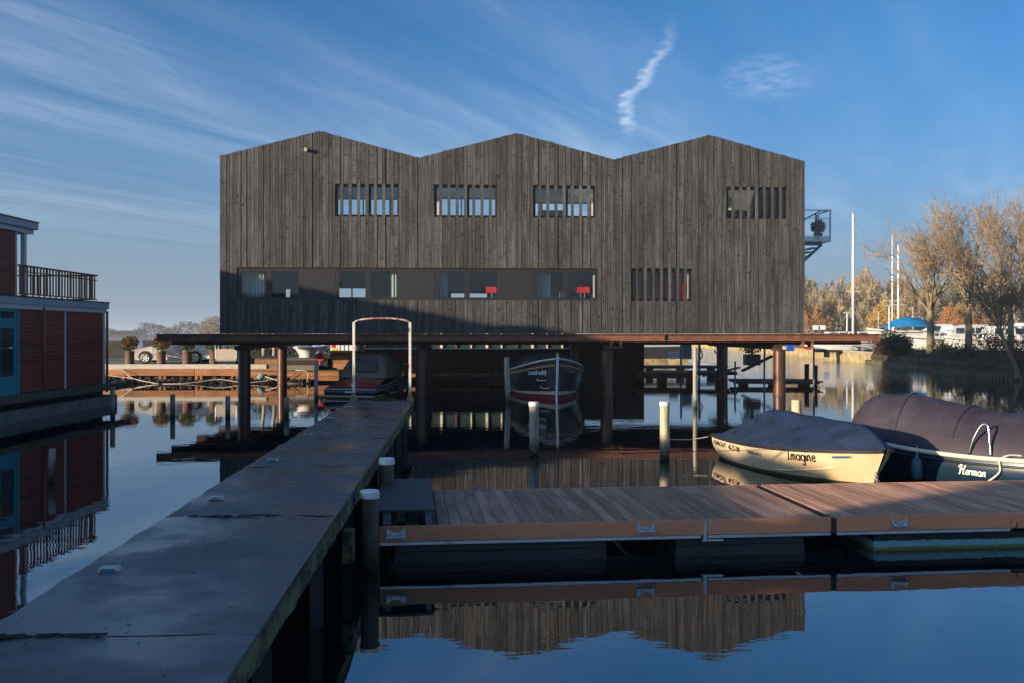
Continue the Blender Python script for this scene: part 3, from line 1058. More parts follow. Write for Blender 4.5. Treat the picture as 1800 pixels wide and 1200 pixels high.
# floors and partitions
f = MB()
f.box(0.22, BL - 0.22, 0.262, DEPTH - .22, 5.85, 6.15)
f.build('upper_floor', M['white_wall'], bh)
f = MB()
f.box(0.22, BL - 0.22, 0.262, DEPTH - .22, BASE, BASE + .08)
f.build('lower_floor', M['floor_in'], bh)
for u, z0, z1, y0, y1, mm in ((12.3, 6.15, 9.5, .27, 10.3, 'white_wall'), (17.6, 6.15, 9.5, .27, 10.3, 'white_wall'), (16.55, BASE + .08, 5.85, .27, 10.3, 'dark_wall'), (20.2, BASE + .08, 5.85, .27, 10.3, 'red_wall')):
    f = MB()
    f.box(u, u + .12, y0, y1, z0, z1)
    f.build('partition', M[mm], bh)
f = MB()
f.box(16.67, 20.2, 1.5, 1.6, BASE + .08, 5.85)
f.build('partition', M['red_wall'], bh)
f = MB()
f.box(17.72, 24.0, 3.0, 3.1, 6.15, 8.1)
f.build('partition', M['dark_wall'], bh)
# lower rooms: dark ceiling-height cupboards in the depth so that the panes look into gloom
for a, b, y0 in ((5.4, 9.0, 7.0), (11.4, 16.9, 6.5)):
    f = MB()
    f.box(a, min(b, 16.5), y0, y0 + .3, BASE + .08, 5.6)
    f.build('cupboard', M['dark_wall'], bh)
f = MB()
f.box(1.95, 2.6, 5.0, 5.4, BASE + .08, 5.0)
f.build('cupboard', M['cream'], bh)

# upper slatted windows and the right-hand lower one
for (a, b, z0, z1) in [(u0, u1, UZ0, UZ1) for u0, u1 in UP] + [W5]:
    last = abs(a - UP[3][0]) < .01
    fr = MB()
    t_ = 0.07
    y0, y1 = 0.10, 0.18
    fr.box(a, a + t_ * 1.6, y0, y1, z0, z1)
    fr.box(b - t_, b, y0, y1, z0, z1)
    fr.box(a + t_ * 1.6, b - t_, y0, y1, z1 - t_ * 1.7, z1)
    fr.box(a + t_ * 1.6, b - t_, y0, y1, z0, z0 + t_ * 1.3)
    m_ = (a + b) / 2 + 0.1
    fr.box(m_ - .06, m_ + .06, y0 - .01, y1 - .003, z0 + t_ * 1.3, z1 - t_ * 1.7)
    w = fr.build('window', M['frame'], bh)
    pn = MB()
    pn.box(a + t_ * 1.6 + .002, m_ - .062, .13, .145, z0 + t_ * 1.3 + .002, z1 - t_ * 1.7 - .002)
    pn.build('pane', M['pane'], w)
    pn = MB()
    pn.box(m_ + .062, b - t_ - .002, .13, .145, z0 + t_ * 1.3 + .002, z1 - t_ * 1.7 - .002)
    pn.build('pane', M['pane'], w)
    for key, lst in slats.items():
        for (sa, sb, s0, s1, y) in lst:
            if a - .01 < sa and sb < b + .01 and abs(s0 - z0) < .05:
                plank(sa, sb, s0, s0, s1, s1, y, 'slat', w)
# lower band: four windows with flush panels between
for i, (a, b) in enumerate(LOW):
    fr = MB()
    y0, y1 = 0.055, 0.13
    e = 0.10
    m_ = (a + b) / 2 + 0.02
    pa, pb = a + (.15 if i == 0 else .13), b - .06
    fr.box(a, pa, y0, y1, LZ0, LZ1 - .05)
    fr.box(pb, b, y0, y1, LZ0, LZ1 - .05)
    fr.box(pa, pb, y0, y1, LZ1 - .15, LZ1 - .05)
    fr.box(pa, pb, y0, y1, LZ0, LZ0 + .12)
    fr.box(m_ - .10, m_ + .10, y0 - .008, y1 - .004, LZ0 + .12, LZ1 - .15)
    w = fr.build('window', M['frame'], bh)
    for c0, c1 in ((pa, m_ - .10), (m_ + .10, pb)):
        pn = MB()
        pn.box(c0 + .002, c1 - .002, .085, .097, LZ0 + .122, LZ1 - .152)
        pn.build('pane', M['pane'], w)
        sb = MB()     # bright bead round the pane
        sb.box(c0, c0 + .014, y0 - .004, y0 + .02, LZ0 + .12, LZ1 - .15)
        sb.box(c1 - .014, c1, y0 - .004, y0 + .02, LZ0 + .12, LZ1 - .15)
        sb.box(c0 + .014, c1 - .014, y0 - .004, y0 + .02, LZ1 - .164, LZ1 - .15)
        sb.build('glazing_bead', M['frame'], w)
for (a0, b0), (a1, b1) in zip(LOW, LOW[1:]):
    pn = MB()
    pn.box(b0 + .006, a1 - .006, 0.05, 0.10, LZ0, LZ1 - .05)
    pn.build('infill_panel', M['panel'], bh, bevel=.004)
hd = MB()
hd.box(BAND[0], BAND[1], 0.02, 0.12, LZ1 - .046, LZ1)
hd.build('band_head', M['dark_gap'], bh)


def curtain(a, b, z0, z1, y, folds, parent):
    rows = []
    n = folds * 8
    for z in (z0, z1):
        rows.append([(a + (b - a) * k / n, y + 0.045 * math.sin(k / 8 * 2 * math.pi) + (.012 * math.sin(k * 1.7) if z == z0 else 0), z) for k in range(n + 1)])
    c = MB()
    c.grid(rows)
    return c.build('curtain', M['curtain'], parent, smooth=True)


curtain(LOW[0][0] + .12, FU(461), BASE + .15, 5.6, .45, 7, bh)
curtain(FU(686), FU(701), BASE + .15, 5.6, .40, 3, bh)
curtain(LOW[2][0] + .12, FU(787), BASE + .15, 5.6, .42, 4, bh)
curtain(LOW[3][0] + .12, FU(969), BASE + .15, 5.6, .45, 5, bh)
curtain(FU(1044), FU(1048), BASE + .15, 5.6, .40, 1, bh)
curtain(FU(1211), FU(1215), BASE + .15, 5.6, .40, 1, bh)
# cupboard top and lit things upstairs
f = MB()
f.box(13.3, 14.6, 3.4, 4.15, 6.15, 8.1)
f.build('cupboard', M['cream'], bh)

# vent pipe in the first gable
v = MB()
vu, vz = FU(540), FZ(540, 264.5)
v.tube([(vu, .02, vz), (vu, -.16, vz), (vu - .03, -.24, vz - .01)], [.075, .075, .085], 14)
v.build('vent_pipe', M['boat_black'], bh, smooth=True, auto=40)

# steel edge beam round the deck, deck slab, joists
DU0, DU1 = FU(280), FU(1540)
bm_ = MB()
zt, zb = 2.545, 2.245
bm_.box(DU0, DU1, -.42, -.16, zt - .028, zt)
bm_.box(DU0, DU1, -.42, -.16, zb, zb + .028)
bm_.box(DU0, DU1, -.30, -.282, zb + .028, zt - .028)
eb = bm_.build('edge_beam', M['rust'], bh)
for u in (DU0 + .02, 6.0, 12.1, 18.2, DU1 - .02):
    s = MB()
    s.box(u - .006, u + .006, -.41, -.302, zb + .03, zt - .03)
    s.build('stiffener', M['rust'], eb)
ds = MB()
ds.box(DU0, DU1, -.155, DEPTH + .8, 2.40, 2.52)
ds.build('deck_slab', M['rust_dark'], bh)
for y in (1.4, 5.2, 9.2):
    j = MB()
    j.box(DU0 + .1, DU1 - .1, y - .1, y + .1, 2.10, 2.398)
    j.build('deck_girder', M['rust_dark'], bh)
for u in (0.75, 8.1, 15.85, 23.1):
    j = MB()
    j.box(u - .13, u + .13, -.15, DEPTH + .6, 1.92, 2.098)
    j.build('cross_girder', M['rust_dark'], bh)
# angled end brackets under the beam
for u in (FU(1081), FU(1415)):
    br = MB()
    br.box(u - .22, u - .17, -.40, .2, 2.02, 2.243)
    br.box(u + .17, u + .22, -.40, .2, 2.02, 2.243)
    br.box(u - .42, u + .36, -.41, .22, 1.985, 2.018)
    br.build('beam_bracket', M['rust'], bh)
# columns: front row, back row (local positions), with a welded ring at the waterline
cpos = [(px, 40.45) for px in (429.5, 741, 1066, 1370)] + [(496, 48.6), (752, 49.0), (1010, 49.4), (1268, 50.0)]
inv = Matrix.Rotation(-BH_ROT, 4, 'Z') @ Matrix.Translation(-BH_O)
for px, d in cpos:
    q = inv @ Vector(((px - CX) / FPX * d, d, 0))
    c = MB()
    rr = 0.255 if d < 45 else 0.24
    c.lathe([(rr, -1.4), (rr, 1.92)], 28, (q.x, q.y, 0))
    co_ = c.build('column', M['rust_col'], bh, smooth=True, auto=40)
    r = MB()
    r.lathe([(rr, -.05), (rr + .018, -.03), (rr + .018, .03), (rr, .05)], 28, (q.x, q.y, 0))
    r.build('weld_ring', M['rust_col'], co_, smooth=True)
    h = MB()
    h.lathe([(rr + .10, 1.885), (rr + .10, 1.918)], 20, (q.x, q.y, 0))
    h.build('head_plate', M['rust_dark'], co_)
# hook hanging from the back column
hk = MB()
q = inv @ P(1268, 608, 49.7)
hk.tube([(q.x, q.y, 2.2), (q.x, q.y, 1.75), (q.x - .06, q.y, 1.6), (q.x - .2, q.y, 1.55), (q.x - .32, q.y, 1.62), (q.x - .34, q.y, 1.75)], .035, 8)
hk.build('lifting_hook', M['rust'], bh, smooth=True)

# steel landing and stair on the right-hand side
def BHP(px, py, d):
    return inv @ P(px, py, d)


LD = 44.0
lx0, lx1 = BL + .01, BHP(1461, 400, LD).x
zf = P(0, 421, LD).z
ly0, ly1 = BHP(1461, 400, LD).y, BHP(1461, 400, LD).y + 1.5
ld = MB()
ld.box(lx0, lx1, ly0, ly1, zf - .11, zf)
ldo = ld.build('landing', M['galv'], bh)
ztop = P(0, 370, LD).z
rl = MB()
for (xx, yy) in ((lx1 - .03, ly0 + .03), (lx1 - .03, ly1 - .03), (lx0 + .05, ly0 + .03)):
    rl.box(xx - .028, xx + .028, yy - .028, yy + .028, zf + .002, ztop - .04)
rl.build('rail_post', M['galv'], ldo)
rl = MB()
rl.bar((lx0 - .0, ly0 + .03, ztop), (lx1 + .02, ly0 + .03, ztop), .05, .05)
rl.bar((lx1 - .03, ly0 + .06, ztop), (lx1 - .03, ly1, ztop), .05, .05)
rl.build('hand_rail', M['galv'], ldo)
rl = MB()
rl.bar((lx0, ly0 + .03, ztop - .36), (lx1 - .06, ly0 + .03, ztop - .36), .03, .03)
rl.bar((lx0, ly0 + .03, zf + .14), (lx1 - .06, ly0 + .03, zf + .14), .03, .03)
rl.bar((lx0, ly0 + .03, zf + .06), (lx1 - .06, ly0 + .03, zf + .06), .012, .09)
rl.build('mid_rail', M['galv'], ldo)
pm = MB()
x0_, x1_, z0_, z1_ = lx1 - .75, lx1 - .07, zf + .17, ztop - .4
n = 9
for k in range(n + 1):
    xx = x0_ + (x1_ - x0_) * k / n
    pm.box(xx - .004, xx + .004, ly0 + .05, ly0 + .058, z0_, z1_)
for k in range(8):
    zz = z0_ + (z1_ - z0_) * k / 7
    pm.box(x0_, x1_, ly0 + .045, ly0 + .05, zz - .004, zz + .004)
pm.build('mesh_panel', M['galv'], ldo)
st = MB()
st.bar((lx1 - .35, ly0 + .35, ztop + .02), (lx0 - .1, ly0 + .35, zf + .2), .05, .06)
st.bar((lx1 - .35, ly0 + .35, ztop + .02), (lx1 + .0, ly0 + .35, ztop + .02), .05, .06)
st.bar((lx1 - .55, ly0 + .38, zf + .02), (lx1 - .55, ly0 + .38, ztop - .15), .08, .08)
st.build('stair_rail', M['steel_grey'], ldo)
sg = MB()
sg.box(lx0 + .3, lx0 + 2.0, ly0 + .1, ly0 + .16, zf - .28, zf - .112)
for k in range(4):
    xx, zz = lx0 + 1.72 - .24 * k, zf - .36 - .19 * k
    sg.box(xx - .2, xx + .1, ly0 + .12, ly1 - .1, zz - .03, zz)
sg.bar((lx0 + 2.0, ly0 + .14, zf - .22), (lx0 + .85, ly0 + .14, zf - 1.25), .05, .12)
sg.build('stair_flight', M['steel_grey'], ldo)

# clipped plant in a pot on the landing
pp = BH_O + Matrix.Rotation(BH_ROT, 3, 'Z') @ Vector((lx1 - .42, ly0 + .5, 0))
pt = thing('potted_plant', 'dark clipped plant in a brown pot behind the mesh of the steel landing', 'plant', (pp.x, pp.y, zf + .001))
b = MB()
b.lathe([(.15, 0), (.2, .26), (.215, .26), (.215, .3)], 14)
b.build('pot', M['pot_clay'], pt, smooth=True, auto=40)
b = MB()
lr = random.Random(5)
for k in range(500):
    v_ = Vector((lr.gauss(0, 1), lr.gauss(0, 1), lr.gauss(0, 1))).normalized() * (lr.random() ** .4) * .34
    c_ = v_ + Vector((0, 0, .62))
    a_ = Vector((lr.gauss(0, 1), lr.gauss(0, 1), lr.gauss(0, 1))).normalized() * .04
    e_ = a_.orthogonal().normalized() * .03
    b.add([c_ - a_ - e_, c_ + a_ - e_, c_ + a_ + e_, c_ - a_ + e_], [(0, 1, 2, 3)])
b.build('foliage', M['leaf_dark'], pt)


# red chairs seen through the lower windows (things of their own, inside the building)
def chair(px, py, d, label):
    w_ = P(px, py, d)
    t_ = thing('chair', label, 'chair', (w_.x, w_.y, BASE + .085), BH_ROT, 'red chairs inside the lower windows')
    zt_ = w_.z - BASE - .085
    b = MB()
    b.box(-.32, .32, -.03, .03, zt_ - .26, zt_)
    b.build('back_rest', M['red_chair'], t_, bevel=.02)
    b = MB()
    b.box(-.34, .34, -.05, .5, zt_ - .95, zt_ - .55)
    b.build('seat', M['red_chair'], t_, bevel=.02)
    for sx in (-.08, .08):
        b = MB()
        b.box(sx - .02, sx + .02, -.02, .02, zt_ - .55, zt_ - .26)
        b.build('back_support', M['chrome'], t_)
    for sx in (-.3, .3):
        for sy in (0, .42):
            b = MB()
            b.box(sx - .02, sx + .02, sy - .02, sy + .02, 0, zt_ - .95)
            b.build('leg', M['chrome'], t_)


chair(868, 505, 41.2, 'red chair at the right edge of the third lower window')
chair(1024, 505, 41.3, 'red chair in the right pane of the fourth lower window')
chair(987, 505, 42.8, 'dim red chair behind the left pane of the fourth lower window')

# ================================================================== jetty: fixed walkway on the left
JD0 = 0.0
JROT = math.atan(0.0547)
jt = thing('jetty', 'long fixed jetty of dark wet felt panels running towards the boathouse', 'jetty', (-1.93, 0, 0), JROT)
JW = 0.787
JZ = 0.90
jr = random.Random(3)
JEND = 24.55
seams = [-6.0, -1.4, 2.0, 5.43, 8.98, 12.32, 15.7, 19.1, JEND]
for k, (a, b) in enumerate(zip(seams, seams[1:])):
    p = MB()
    nx, ny = 10, 14
    rows = []
    for j in range(ny + 1):
        yy = a + .006 + (b - a - .012) * j / ny
        row = []
        for i in range(nx + 1):
            xx = -JW + 2 * JW * i / nx
            wob = 0.010 * math.sin(i * 1.1 + k * 2.1) * math.sin(j * .8 + k)
            z = JZ + wob * (0 if i in (0, nx) else 1)
            # curled, torn sheet edges at the seams
            if j == ny and 2 <= i <= 7:
                z += 0.004 * abs(math.sin(i * 2.3 + k * 1.7))
            ey = yy
            if j in (0, ny) and 0 < i < nx:
                ey += jr.uniform(-.014, .006) if j == ny else jr.uniform(-.002, .010)
            edge = 0
            if i == 0:
                edge = jr.uniform(-.02, .018)
            row.append((xx + edge, ey, z))
        rows.append(row)
    p.grid(rows)
    # turned-down rim
    p.grid([[q for q in [r_[0] for r_ in rows]], [(q[0], q[1], q[2] - .03) for q in [r_[0] for r_ in rows]]])
    p.grid([[q for q in [r_[-1] for r_ in rows]], [(q[0], q[1], q[2] - .025) for q in [r_[-1] for r_ in rows]]], flip=True)
    p.build('deck_panel', M['felt'], jt, smooth=True, auto=40)
# under-deck boards (seen in the open seams) and bearers
p = MB()
p.box(-JW + .03, JW - .03, -6, JEND - .01, JZ - .075, JZ - .022)
p.build('deck_board', M['black_timber'], jt)
# torn felt shreds at the two near seams
for sy, sx0, sx1 in ((5.43, -.62, -.05), (5.43, -.75, -.62), (8.98, -.55, .25)):
    p = MB()
    for k in range(26):
        xx = jr.uniform(sx0, sx1)
        yy = sy + jr.gauss(0, .012)
        l_ = jr.uniform(.02, .07)
        a_ = jr.uniform(-.5, .5)
        z = JZ + .010 + jr.uniform(0, .010)
        dx, dy = math.cos(a_) * l_, math.sin(a_) * l_ * .4
        w = jr.uniform(.003, .010)
        p.add([(xx - dx, yy - dy - w, z - .012), (xx + dx, yy + dy - w, z - .006), (xx + dx, yy + dy + w, z + .004), (xx - dx, yy - dy + w, z)], [(0, 1, 2, 3)])
    p.build('torn_felt', M['black_timber'], jt)
# mossy edge beams in lengths
for sx in (1, -1):
    y = -6.0
    while y < JEND - .1:
        l_ = min(jr.choice((3.2, 3.6, 4.0)), JEND - y)
        e = MB()
        n = 24
        ring = []
        x0 = sx * (JW - .085)
        x1 = sx * (JW - .012)
        xa, xb = min(x0, x1), max(x0, x1)
        for k in range(n + 1):
            yy = y + .004 + (l_ - .008) * k / n
            w = jr.uniform(-.006, .006)
            h = jr.uniform(-.012, .010)
            ring.append([(xa, yy, JZ - .21 + h), (xb + w, yy, JZ - .21 + h), (xb + w * .6, yy, JZ - .028), (xa, yy, JZ - .028)])
        e.rings(ring)
        e.build('edge_beam', M['moss_beam'], jt)
        y += l_
# posts with cross beams
y = -3.2
while y < JEND:
    cb = MB()
    cb.box(-JW + .09, JW - .09, y - .07, y + .07, JZ - .32, JZ - .215)
    cb.build('cross_beam', M['black_timber'], jt)
    for sx in (-1, 1):
        b = MB()
        tilt = jr.uniform(-.03, .03)
        b.bar((sx * (JW - .17), y, JZ - .322), (sx * (JW - .17) + tilt, y + tilt, -1.3), .15, .15)
        b.build('post', M['black_timber'], jt)
    y += 2.35
# dark sheet standing for the shade under the deck between the posts
b = MB()
b.box(-.05, .0, -6, JEND - .3, -.6, JZ - .33)
b.build('under_shade_sheet', M['black_timber'], jt)
# spacer blocks and a blue tag on the beam by the white-capped piles
b = MB()
b.box(JW - .03, JW + .08, 9.62, 9.82, .30, .62)
b.build('spacer_block', M['moss_beam'], jt, bevel=.01)
b = MB()
b.box(JW - .006, JW + .0, 10.6, 10.72, JZ - .20, JZ - .06)
b.build('blue_tag', M['blue_plastic'], jt)
# bolts on the beam
for yy in (4.1, 7.4, 10.9, 14.0):
    b = MB()
    b.tube([(JW - .03, yy, JZ - .12), (JW + .012, yy, JZ - .12)], .018, 8)
    b.build('bolt', M['foot_rust'], jt)
# hawser eye lying on the end of the jetty
gt = MB()
for k in range(420):
    xx = jr.gauss(-.05, .28)
    yy = JEND - .05 + jr.gauss(0, .07)
    h = jr.uniform(.05, .17) * math.exp(-((xx + .05) / .45) ** 2)
    a_ = jr.uniform(0, 6.28)
    lx, ly = jr.gauss(0, .05), jr.gauss(0, .05)
    w = .006
    gt.add([(xx - w * math.cos(a_), yy - w * math.sin(a_), JZ - .02), (xx + w * math.cos(a_), yy + w * math.sin(a_), JZ - .02), (xx + lx, yy + ly, JZ + h)], [(0, 1, 2)])
g = gt.build('grass_tuft', M['blade'], loc=(-1.93, 0, 0))
g.rotation_euler = (0, 0, JROT)
tag(g, 'tuft of green grass growing at the far end of the jetty under the arch', 'grass')


# dead leaves and grit blown along the deck
lv = MB()
for k in range(130):
    yy = jr.uniform(3.0, JEND - .5)
    xx = jr.gauss(.0, .4)
    if abs(xx) > JW - .06:
        continue
    a_ = jr.uniform(0, 6.28)
    l_, w = jr.uniform(.008, .03), jr.uniform(.004, .013)
    c_, s_ = math.cos(a_), math.sin(a_)
    z = JZ + .013
    lv.add([(xx - c_ * l_, yy - s_ * l_, z), (xx + s_ * w, yy - c_ * w, z + .004), (xx + c_ * l_, yy + s_ * l_, z + .006), (xx - s_ * w, yy + c_ * w, z + .002)], [(0, 1, 2, 3)])
o = lv.build('fallen_leaves', M['leaf_brown'], loc=(-1.93, 0, 0))
o.rotation_euler = (0, 0, JROT)
struct(o, 'stuff', 'scattered dead leaves on the jetty')


def jetty_point(x, y, z):
    v = Matrix.Rotation(JROT, 3, 'Z') @ Vector((x, y, z))
    return Vector((v.x - 1.93, v.y, v.z))


# solar studs on the left edge
names = ['nearest', 'second', 'third', 'fourth', 'fifth', 'farthest']
for k, (px, py) in enumerate(((193, 1003), (381, 877), (480, 809), (541, 765), (582, 735), (612, 715))):
    d = WD(py, JZ)
    w = P(px, py, d)
    t_ = thing('deck_light', f'{names[k]} of the six small blue solar lights along the left edge of the jetty', 'deck light', (w.x, w.y, JZ + .001), JROT + jr.uniform(-.15, .15), 'solar lights on the jetty')
    b = MB()
    b.prism([(-.075, 0), (.075, 0), (.06, .032), (-.06, .032)], -.045, .045)
    b.build('body', M['stud_body'], t_, bevel=.005)
    b = MB()
    b.add([(-.055, -.0462, .006), (.055, -.0462, .006), (.046, -.0462, .027), (-.046, -.0462, .027)], [(0, 1, 2, 3)])
    b.add([(-.045, -.033, .0335), (.045, -.033, .0335), (.045, .033, .0335), (-.045, .033, .0335)], [(0, 1, 2, 3)])
    b.build('lens', M['stud_blue'], t_)

# arch at the far end
ar = thing('arch_frame', 'rusty white steel arch standing across the far end of the jetty', 'arch', jetty_point(0, JEND - .28, JZ + .002), JROT)
ah = 1.96
for sx in (-1, 1):
    b = MB()
    b.box(sx * .70 - .032, sx * .70 + .032, -.032, .032, .12, ah)
    lg = b.build('leg', M['arch_paint'], ar, bevel=.006)
    f_ = MB()
    f_.rings([[(sx * .70 + a_ * .095, c_ * .095, .0) for a_, c_ in ((-1, -1), (1, -1), (1, 1), (-1, 1))], [(sx * .70 + a_ * .036, c_ * .036, .22) for a_, c_ in ((-1, -1), (1, -1), (1, 1), (-1, 1))]])
    f_.build('foot', M['foot_rust'], lg)
b = MB()
b.tube([(.69 * math.sin(t / 12 * math.pi / 2 * 1.0), 0, ah - .03 + .125 * (1 - (t / 12) ** 2)) for t in range(-12, 13)], .024, 8)
b.build('hoop', M['arch_rust'], ar, smooth=True)


# ================================================================== mooring piles
def pile(px, d, ztop, dia, m, label, cap=False, wob=.0, lean=(0, 0), cat='mooring pile', group='mooring piles in the basin'):
    t_ = thing('mooring_pile', label, cat, ((px - CX) / FPX * d, d, 0), jr.uniform(0, 6), group)
    b = MB()
    n = 16
    rings = []
    H = ztop + 1.2
    zt_ = ztop - (.006 if cap else 0)
    for k in range(11):
        z = -1.2 + (zt_ + 1.2) * k / 10
        f = k / 10
        ox = lean[0] * f + wob * math.sin(f * 5 + px)
        oy = lean[1] * f + wob * math.cos(f * 4 + px)
        rr = dia / 2 * (1 + .05 * (1 - f)) * (1 + jr.uniform(-.025, .025))
        rings.append([(ox + rr * math.cos(2 * math.pi * i / n) * (1 + .03 * math.sin(i * 2.3 + k)), oy + rr * math.sin(2 * math.pi * i / n), z) for i in range(n)])
    b.rings(rings)
    b.build('shaft', m, t_, smooth=True, auto=45)
    if cap:
        c = MB()
        o = (lean[0] + wob * math.sin(5 + px), lean[1] + wob * math.cos(4 + px))
        rr = dia / 2 * 1.09
        c.lathe([(rr, ztop - dia * .42), (rr, ztop - .012), (rr - .012, ztop), (.001, ztop + .004)], 24, (o[0], o[1], 0), caps=False)
        c.build('cap', M['cap_white'], t_, smooth=True, auto=35)
    return t_


pile(650, 10.57, .885, .195, M['pile_brown'], 'brown pile with a white cap beside the jetty, nearest the camera', True)
pile(680, 12.95, .93, .195, M['pile_brown'], 'brown white-capped pile behind the dark step, against the jetty', True)
pile(940, 20.6, 1.14, .205, M['pile_grey'], 'grey weathered pile with a white cap in front of the navy boat', True, lean=(.03, 0))
pile(1168.5, 20.0, 1.19, .20, M['pile_pale'], 'sunlit pale pile with a white cap left of the cream boat', True)
pile(1400, 26.0, .81, .26, M['pile_pale'], 'short sunlit pile with a flat sawn top behind the cream boat')
pile(892, 36.2, 1.70, .20, M['pile_grey'], 'bare crooked grey pile left of the navy boat', wob=.03)
pile(1222.5, 33.5, 2.10, .145, M['pile_grey'], 'tall thin grey pile right of the rusty wall', wob=.015, lean=(.03, 0))
pile(555.5, 38.0, 1.55, .15, M['pile_grey'], 'grey pile at the left side of the red boat', wob=.01)
pile(198, 29.9, .93, .15, M['pile_grey'], 'short grey pile off the corner of the red-brown houseboat')
pile(303.5, 30.1, .70, .15, M['pile_grey'], 'short dark pile in open water below the flower tubs')
pile(400.5, 29.9, .66, .15, M['pile_grey'], 'short dark pile in open water left of the first column')
pile(503.5, 30.4, .60, .15, M['pile_grey'], 'short dark pile in open water right of the second column')
pile(90, 16.9, .58, .12, M['pile_grey'], 'thin mossy pile between houseboat and jetty, nearest the left edge', wob=.02)

# ================================================================== floating pontoon
PROT = R(6.2)
PO = Vector((-1.48, 10.80, 0))
PW, PZ = 2.42, 0.44
po = thing('pontoon', 'low floating pontoon of ribbed hardwood planks with orange-brown edge boards', 'pontoon', PO, PROT)
pr = random.Random(8)
S1, S2, PE = 5.27, 5.32, 12.0
x = .66
while x < PE:
    w = .137
    if x < S1 < x + w + .002 or S1 <= x < S2:
        x = S2
        continue
    p = MB()
    x1 = min(x + w - .007, S1 - .012) if x < S1 else x + w - .007
    dz = pr.uniform(-.002, .003)
    ya, yb = .022 + pr.uniform(0, .01), PW - pr.uniform(0, .012)
    zt_ = PZ + dz
    prof = [(x, PZ - .028)]
    nr = 6
    for j in range(nr):                      # milled ribs
        xa, xb = x + (x1 - x) * j / nr, x + (x1 - x) * (j + 1) / nr
        q = (xb - xa) * .5
        prof += [(xa + .0005, zt_), (xa + q, zt_), (xa + q + .0015, zt_ - .006), (xb - .001, zt_ - .006)]
    prof += [(x1, zt_), (x1, PZ - .028)]
    n = len(prof)
    p.prism(prof, ya, yb)
    p.build('plank', M['deck_plank'], po)
    x += w
# frame under the planks
fr = MB()
for a, b in ((0, S1), (S2, PE)):
    for yy in (.05, PW / 2, PW - .09):
        fr.box(a + .01, b - .01, yy, yy + .05, PZ - .19, PZ - .032)
    n = int((b - a) / .9)
    for k in range(n + 1):
        xx = a + .02 + (b - a - .09) * k / n
        fr.box(xx, xx + .05, .10, PW / 2 - .002, PZ - .17, PZ - .034)
        fr.box(xx, xx + .05, PW / 2 + .052, PW - .092, PZ - .17, PZ - .034)
fr.build('frame', M['alu'], po)
# slats in the bare end bay under the step
for k, xx in enumerate((.06, .30, .52)):
    p = MB()
    p.box(xx, xx + .13, .03, PW - .02, PZ - .032, PZ - .008)
    p.build('plank', M['walk_moss'], po)
# edge boards and aluminium trim, in lengths
cuts = [(0.0, 3.72), (3.75, S1 - .01), (S2 + .01, 7.52), (7.523, PE)]
for i, (a, b) in enumerate(cuts):
    p = MB()
    p.box(a, b, -.006 - (.004 if i == 3 else 0), .018, PZ - .172, PZ + .004)
    p.build('edge_board', M['fascia'], po, bevel=.004)
    p = MB()
    p.box(a, b, PW + .004, PW + .028, PZ - .172, PZ + .001)
    p.build('edge_board', M['fascia'], po, bevel=.004)
for a, b in ((0.0, 3.69), (3.77, S1 - .02), (S2 + .01, 7.5)):
    p = MB()
    p.box(a, b, -.012, .03, PZ - .212, PZ - .176)
    p.build('trim', M['alu'], po, bevel=.003)
p = MB()
p.box(3.715, 3.755, -.016, .03, PZ - .235, PZ - .01)
p.box(3.70, 3.95, -.02, .03, PZ - .245, PZ - .222)
p.build('joint_bracket', M['galv'], po)
p = MB()
p.box(S1 - .008, S2 + .008, .0, PW, PZ - .19, PZ - .016)
p.build('joint_strip', M['black_rub'], po)
# screws on the edge boards
for xx in (.95, 1.9, 2.6, 3.3, 4.6, 6.0, 7.2):
    p = MB()
    p.tube([(xx, -.004, PZ - .08), (xx, -.009, PZ - .08)], .009, 8)
    p.build('screw', M['steel_grey'], po)


def cleat(xx, zc=PZ - .085):
    c = MB()
    prof = [(-.105, -.062), (-.105, .066), (-.088, .066), (-.05, .030), (0, .020), (.05, .030), (.088, .066), (.105, .066), (.105, -.062), (.07, -.052), (-.07, -.052)]
    c.prism([(xx + a, zc + b) for a, b in prof], -.018, -.0095)
    o = c.build('cleat', M['galv'], po)
    c = MB()
    c.tube([(xx - .11, -.045, zc - .028), (xx + .11, -.045, zc - .028)], .013, 8)
    c.build('cleat_bar', M['galv'], o, smooth=True, auto=40)
    for s in (-.055, .055):
        c = MB()
        c.tube([(xx + s, -.017, zc + .005), (xx + s, -.04, zc - .015), (xx + s * 1.2, -.05, zc - .028)], .014, 8)
        c.build('cleat_horn', M['galv'], o, smooth=True)
        c = MB()
        c.tube([(xx + s * 1.6, -.0175, zc + .05), (xx + s * 1.6, -.024, zc + .05)], .011, 6)
        c.build('bolt', M['galv'], o)


for px in (696, 1135, 1580):
    # station along the front edge
    a_ = (px - CX) / FPX
    t_ = (a_ * PO.y - PO.x) / (math.cos(PROT) - a_ * math.sin(PROT))
    cleat(t_)
# a small number plate on the back edge
p = MB()
p.box(1.20, 1.45, PW - .06, PW - .01, PZ + .004, PZ + .012)
npl = p.build('number_plate', M['stud_blue'], po)
lettering('46', .07, M['letter_white'], npl, lambda tx, ty: ((1.28 + tx, PW - .058 + ty * .8, PZ + .0135), (0, 0, -1)))
# floats
for a, b, y0, y1, zt_, mm in ((.16, 2.60, .10, PW - .2, .245, 'float_black'), (3.42, 4.98, .10, PW - .2, .235, 'float_black')):
    f_ = MB()
    prof = [(.0, -.35), (.0, .08), (.02, .11), (.02, .125), (.0, .14), (.02, zt_)]
    rings = []
    for ins, z in [(0.02, -.3), (0, -.05), (0, .10), (.012, .112), (.012, .122), (0, .134), (.03, zt_ - .01)]:
        rings.append([(a + ins, y0 + ins, z), (b - ins, y0 + ins, z), (b - ins, y1 - ins, z), (a + ins, y1 - ins, z)])
    f_.rings(rings)
    f_.build('float', M[mm], po, bevel=.05, segs=3)
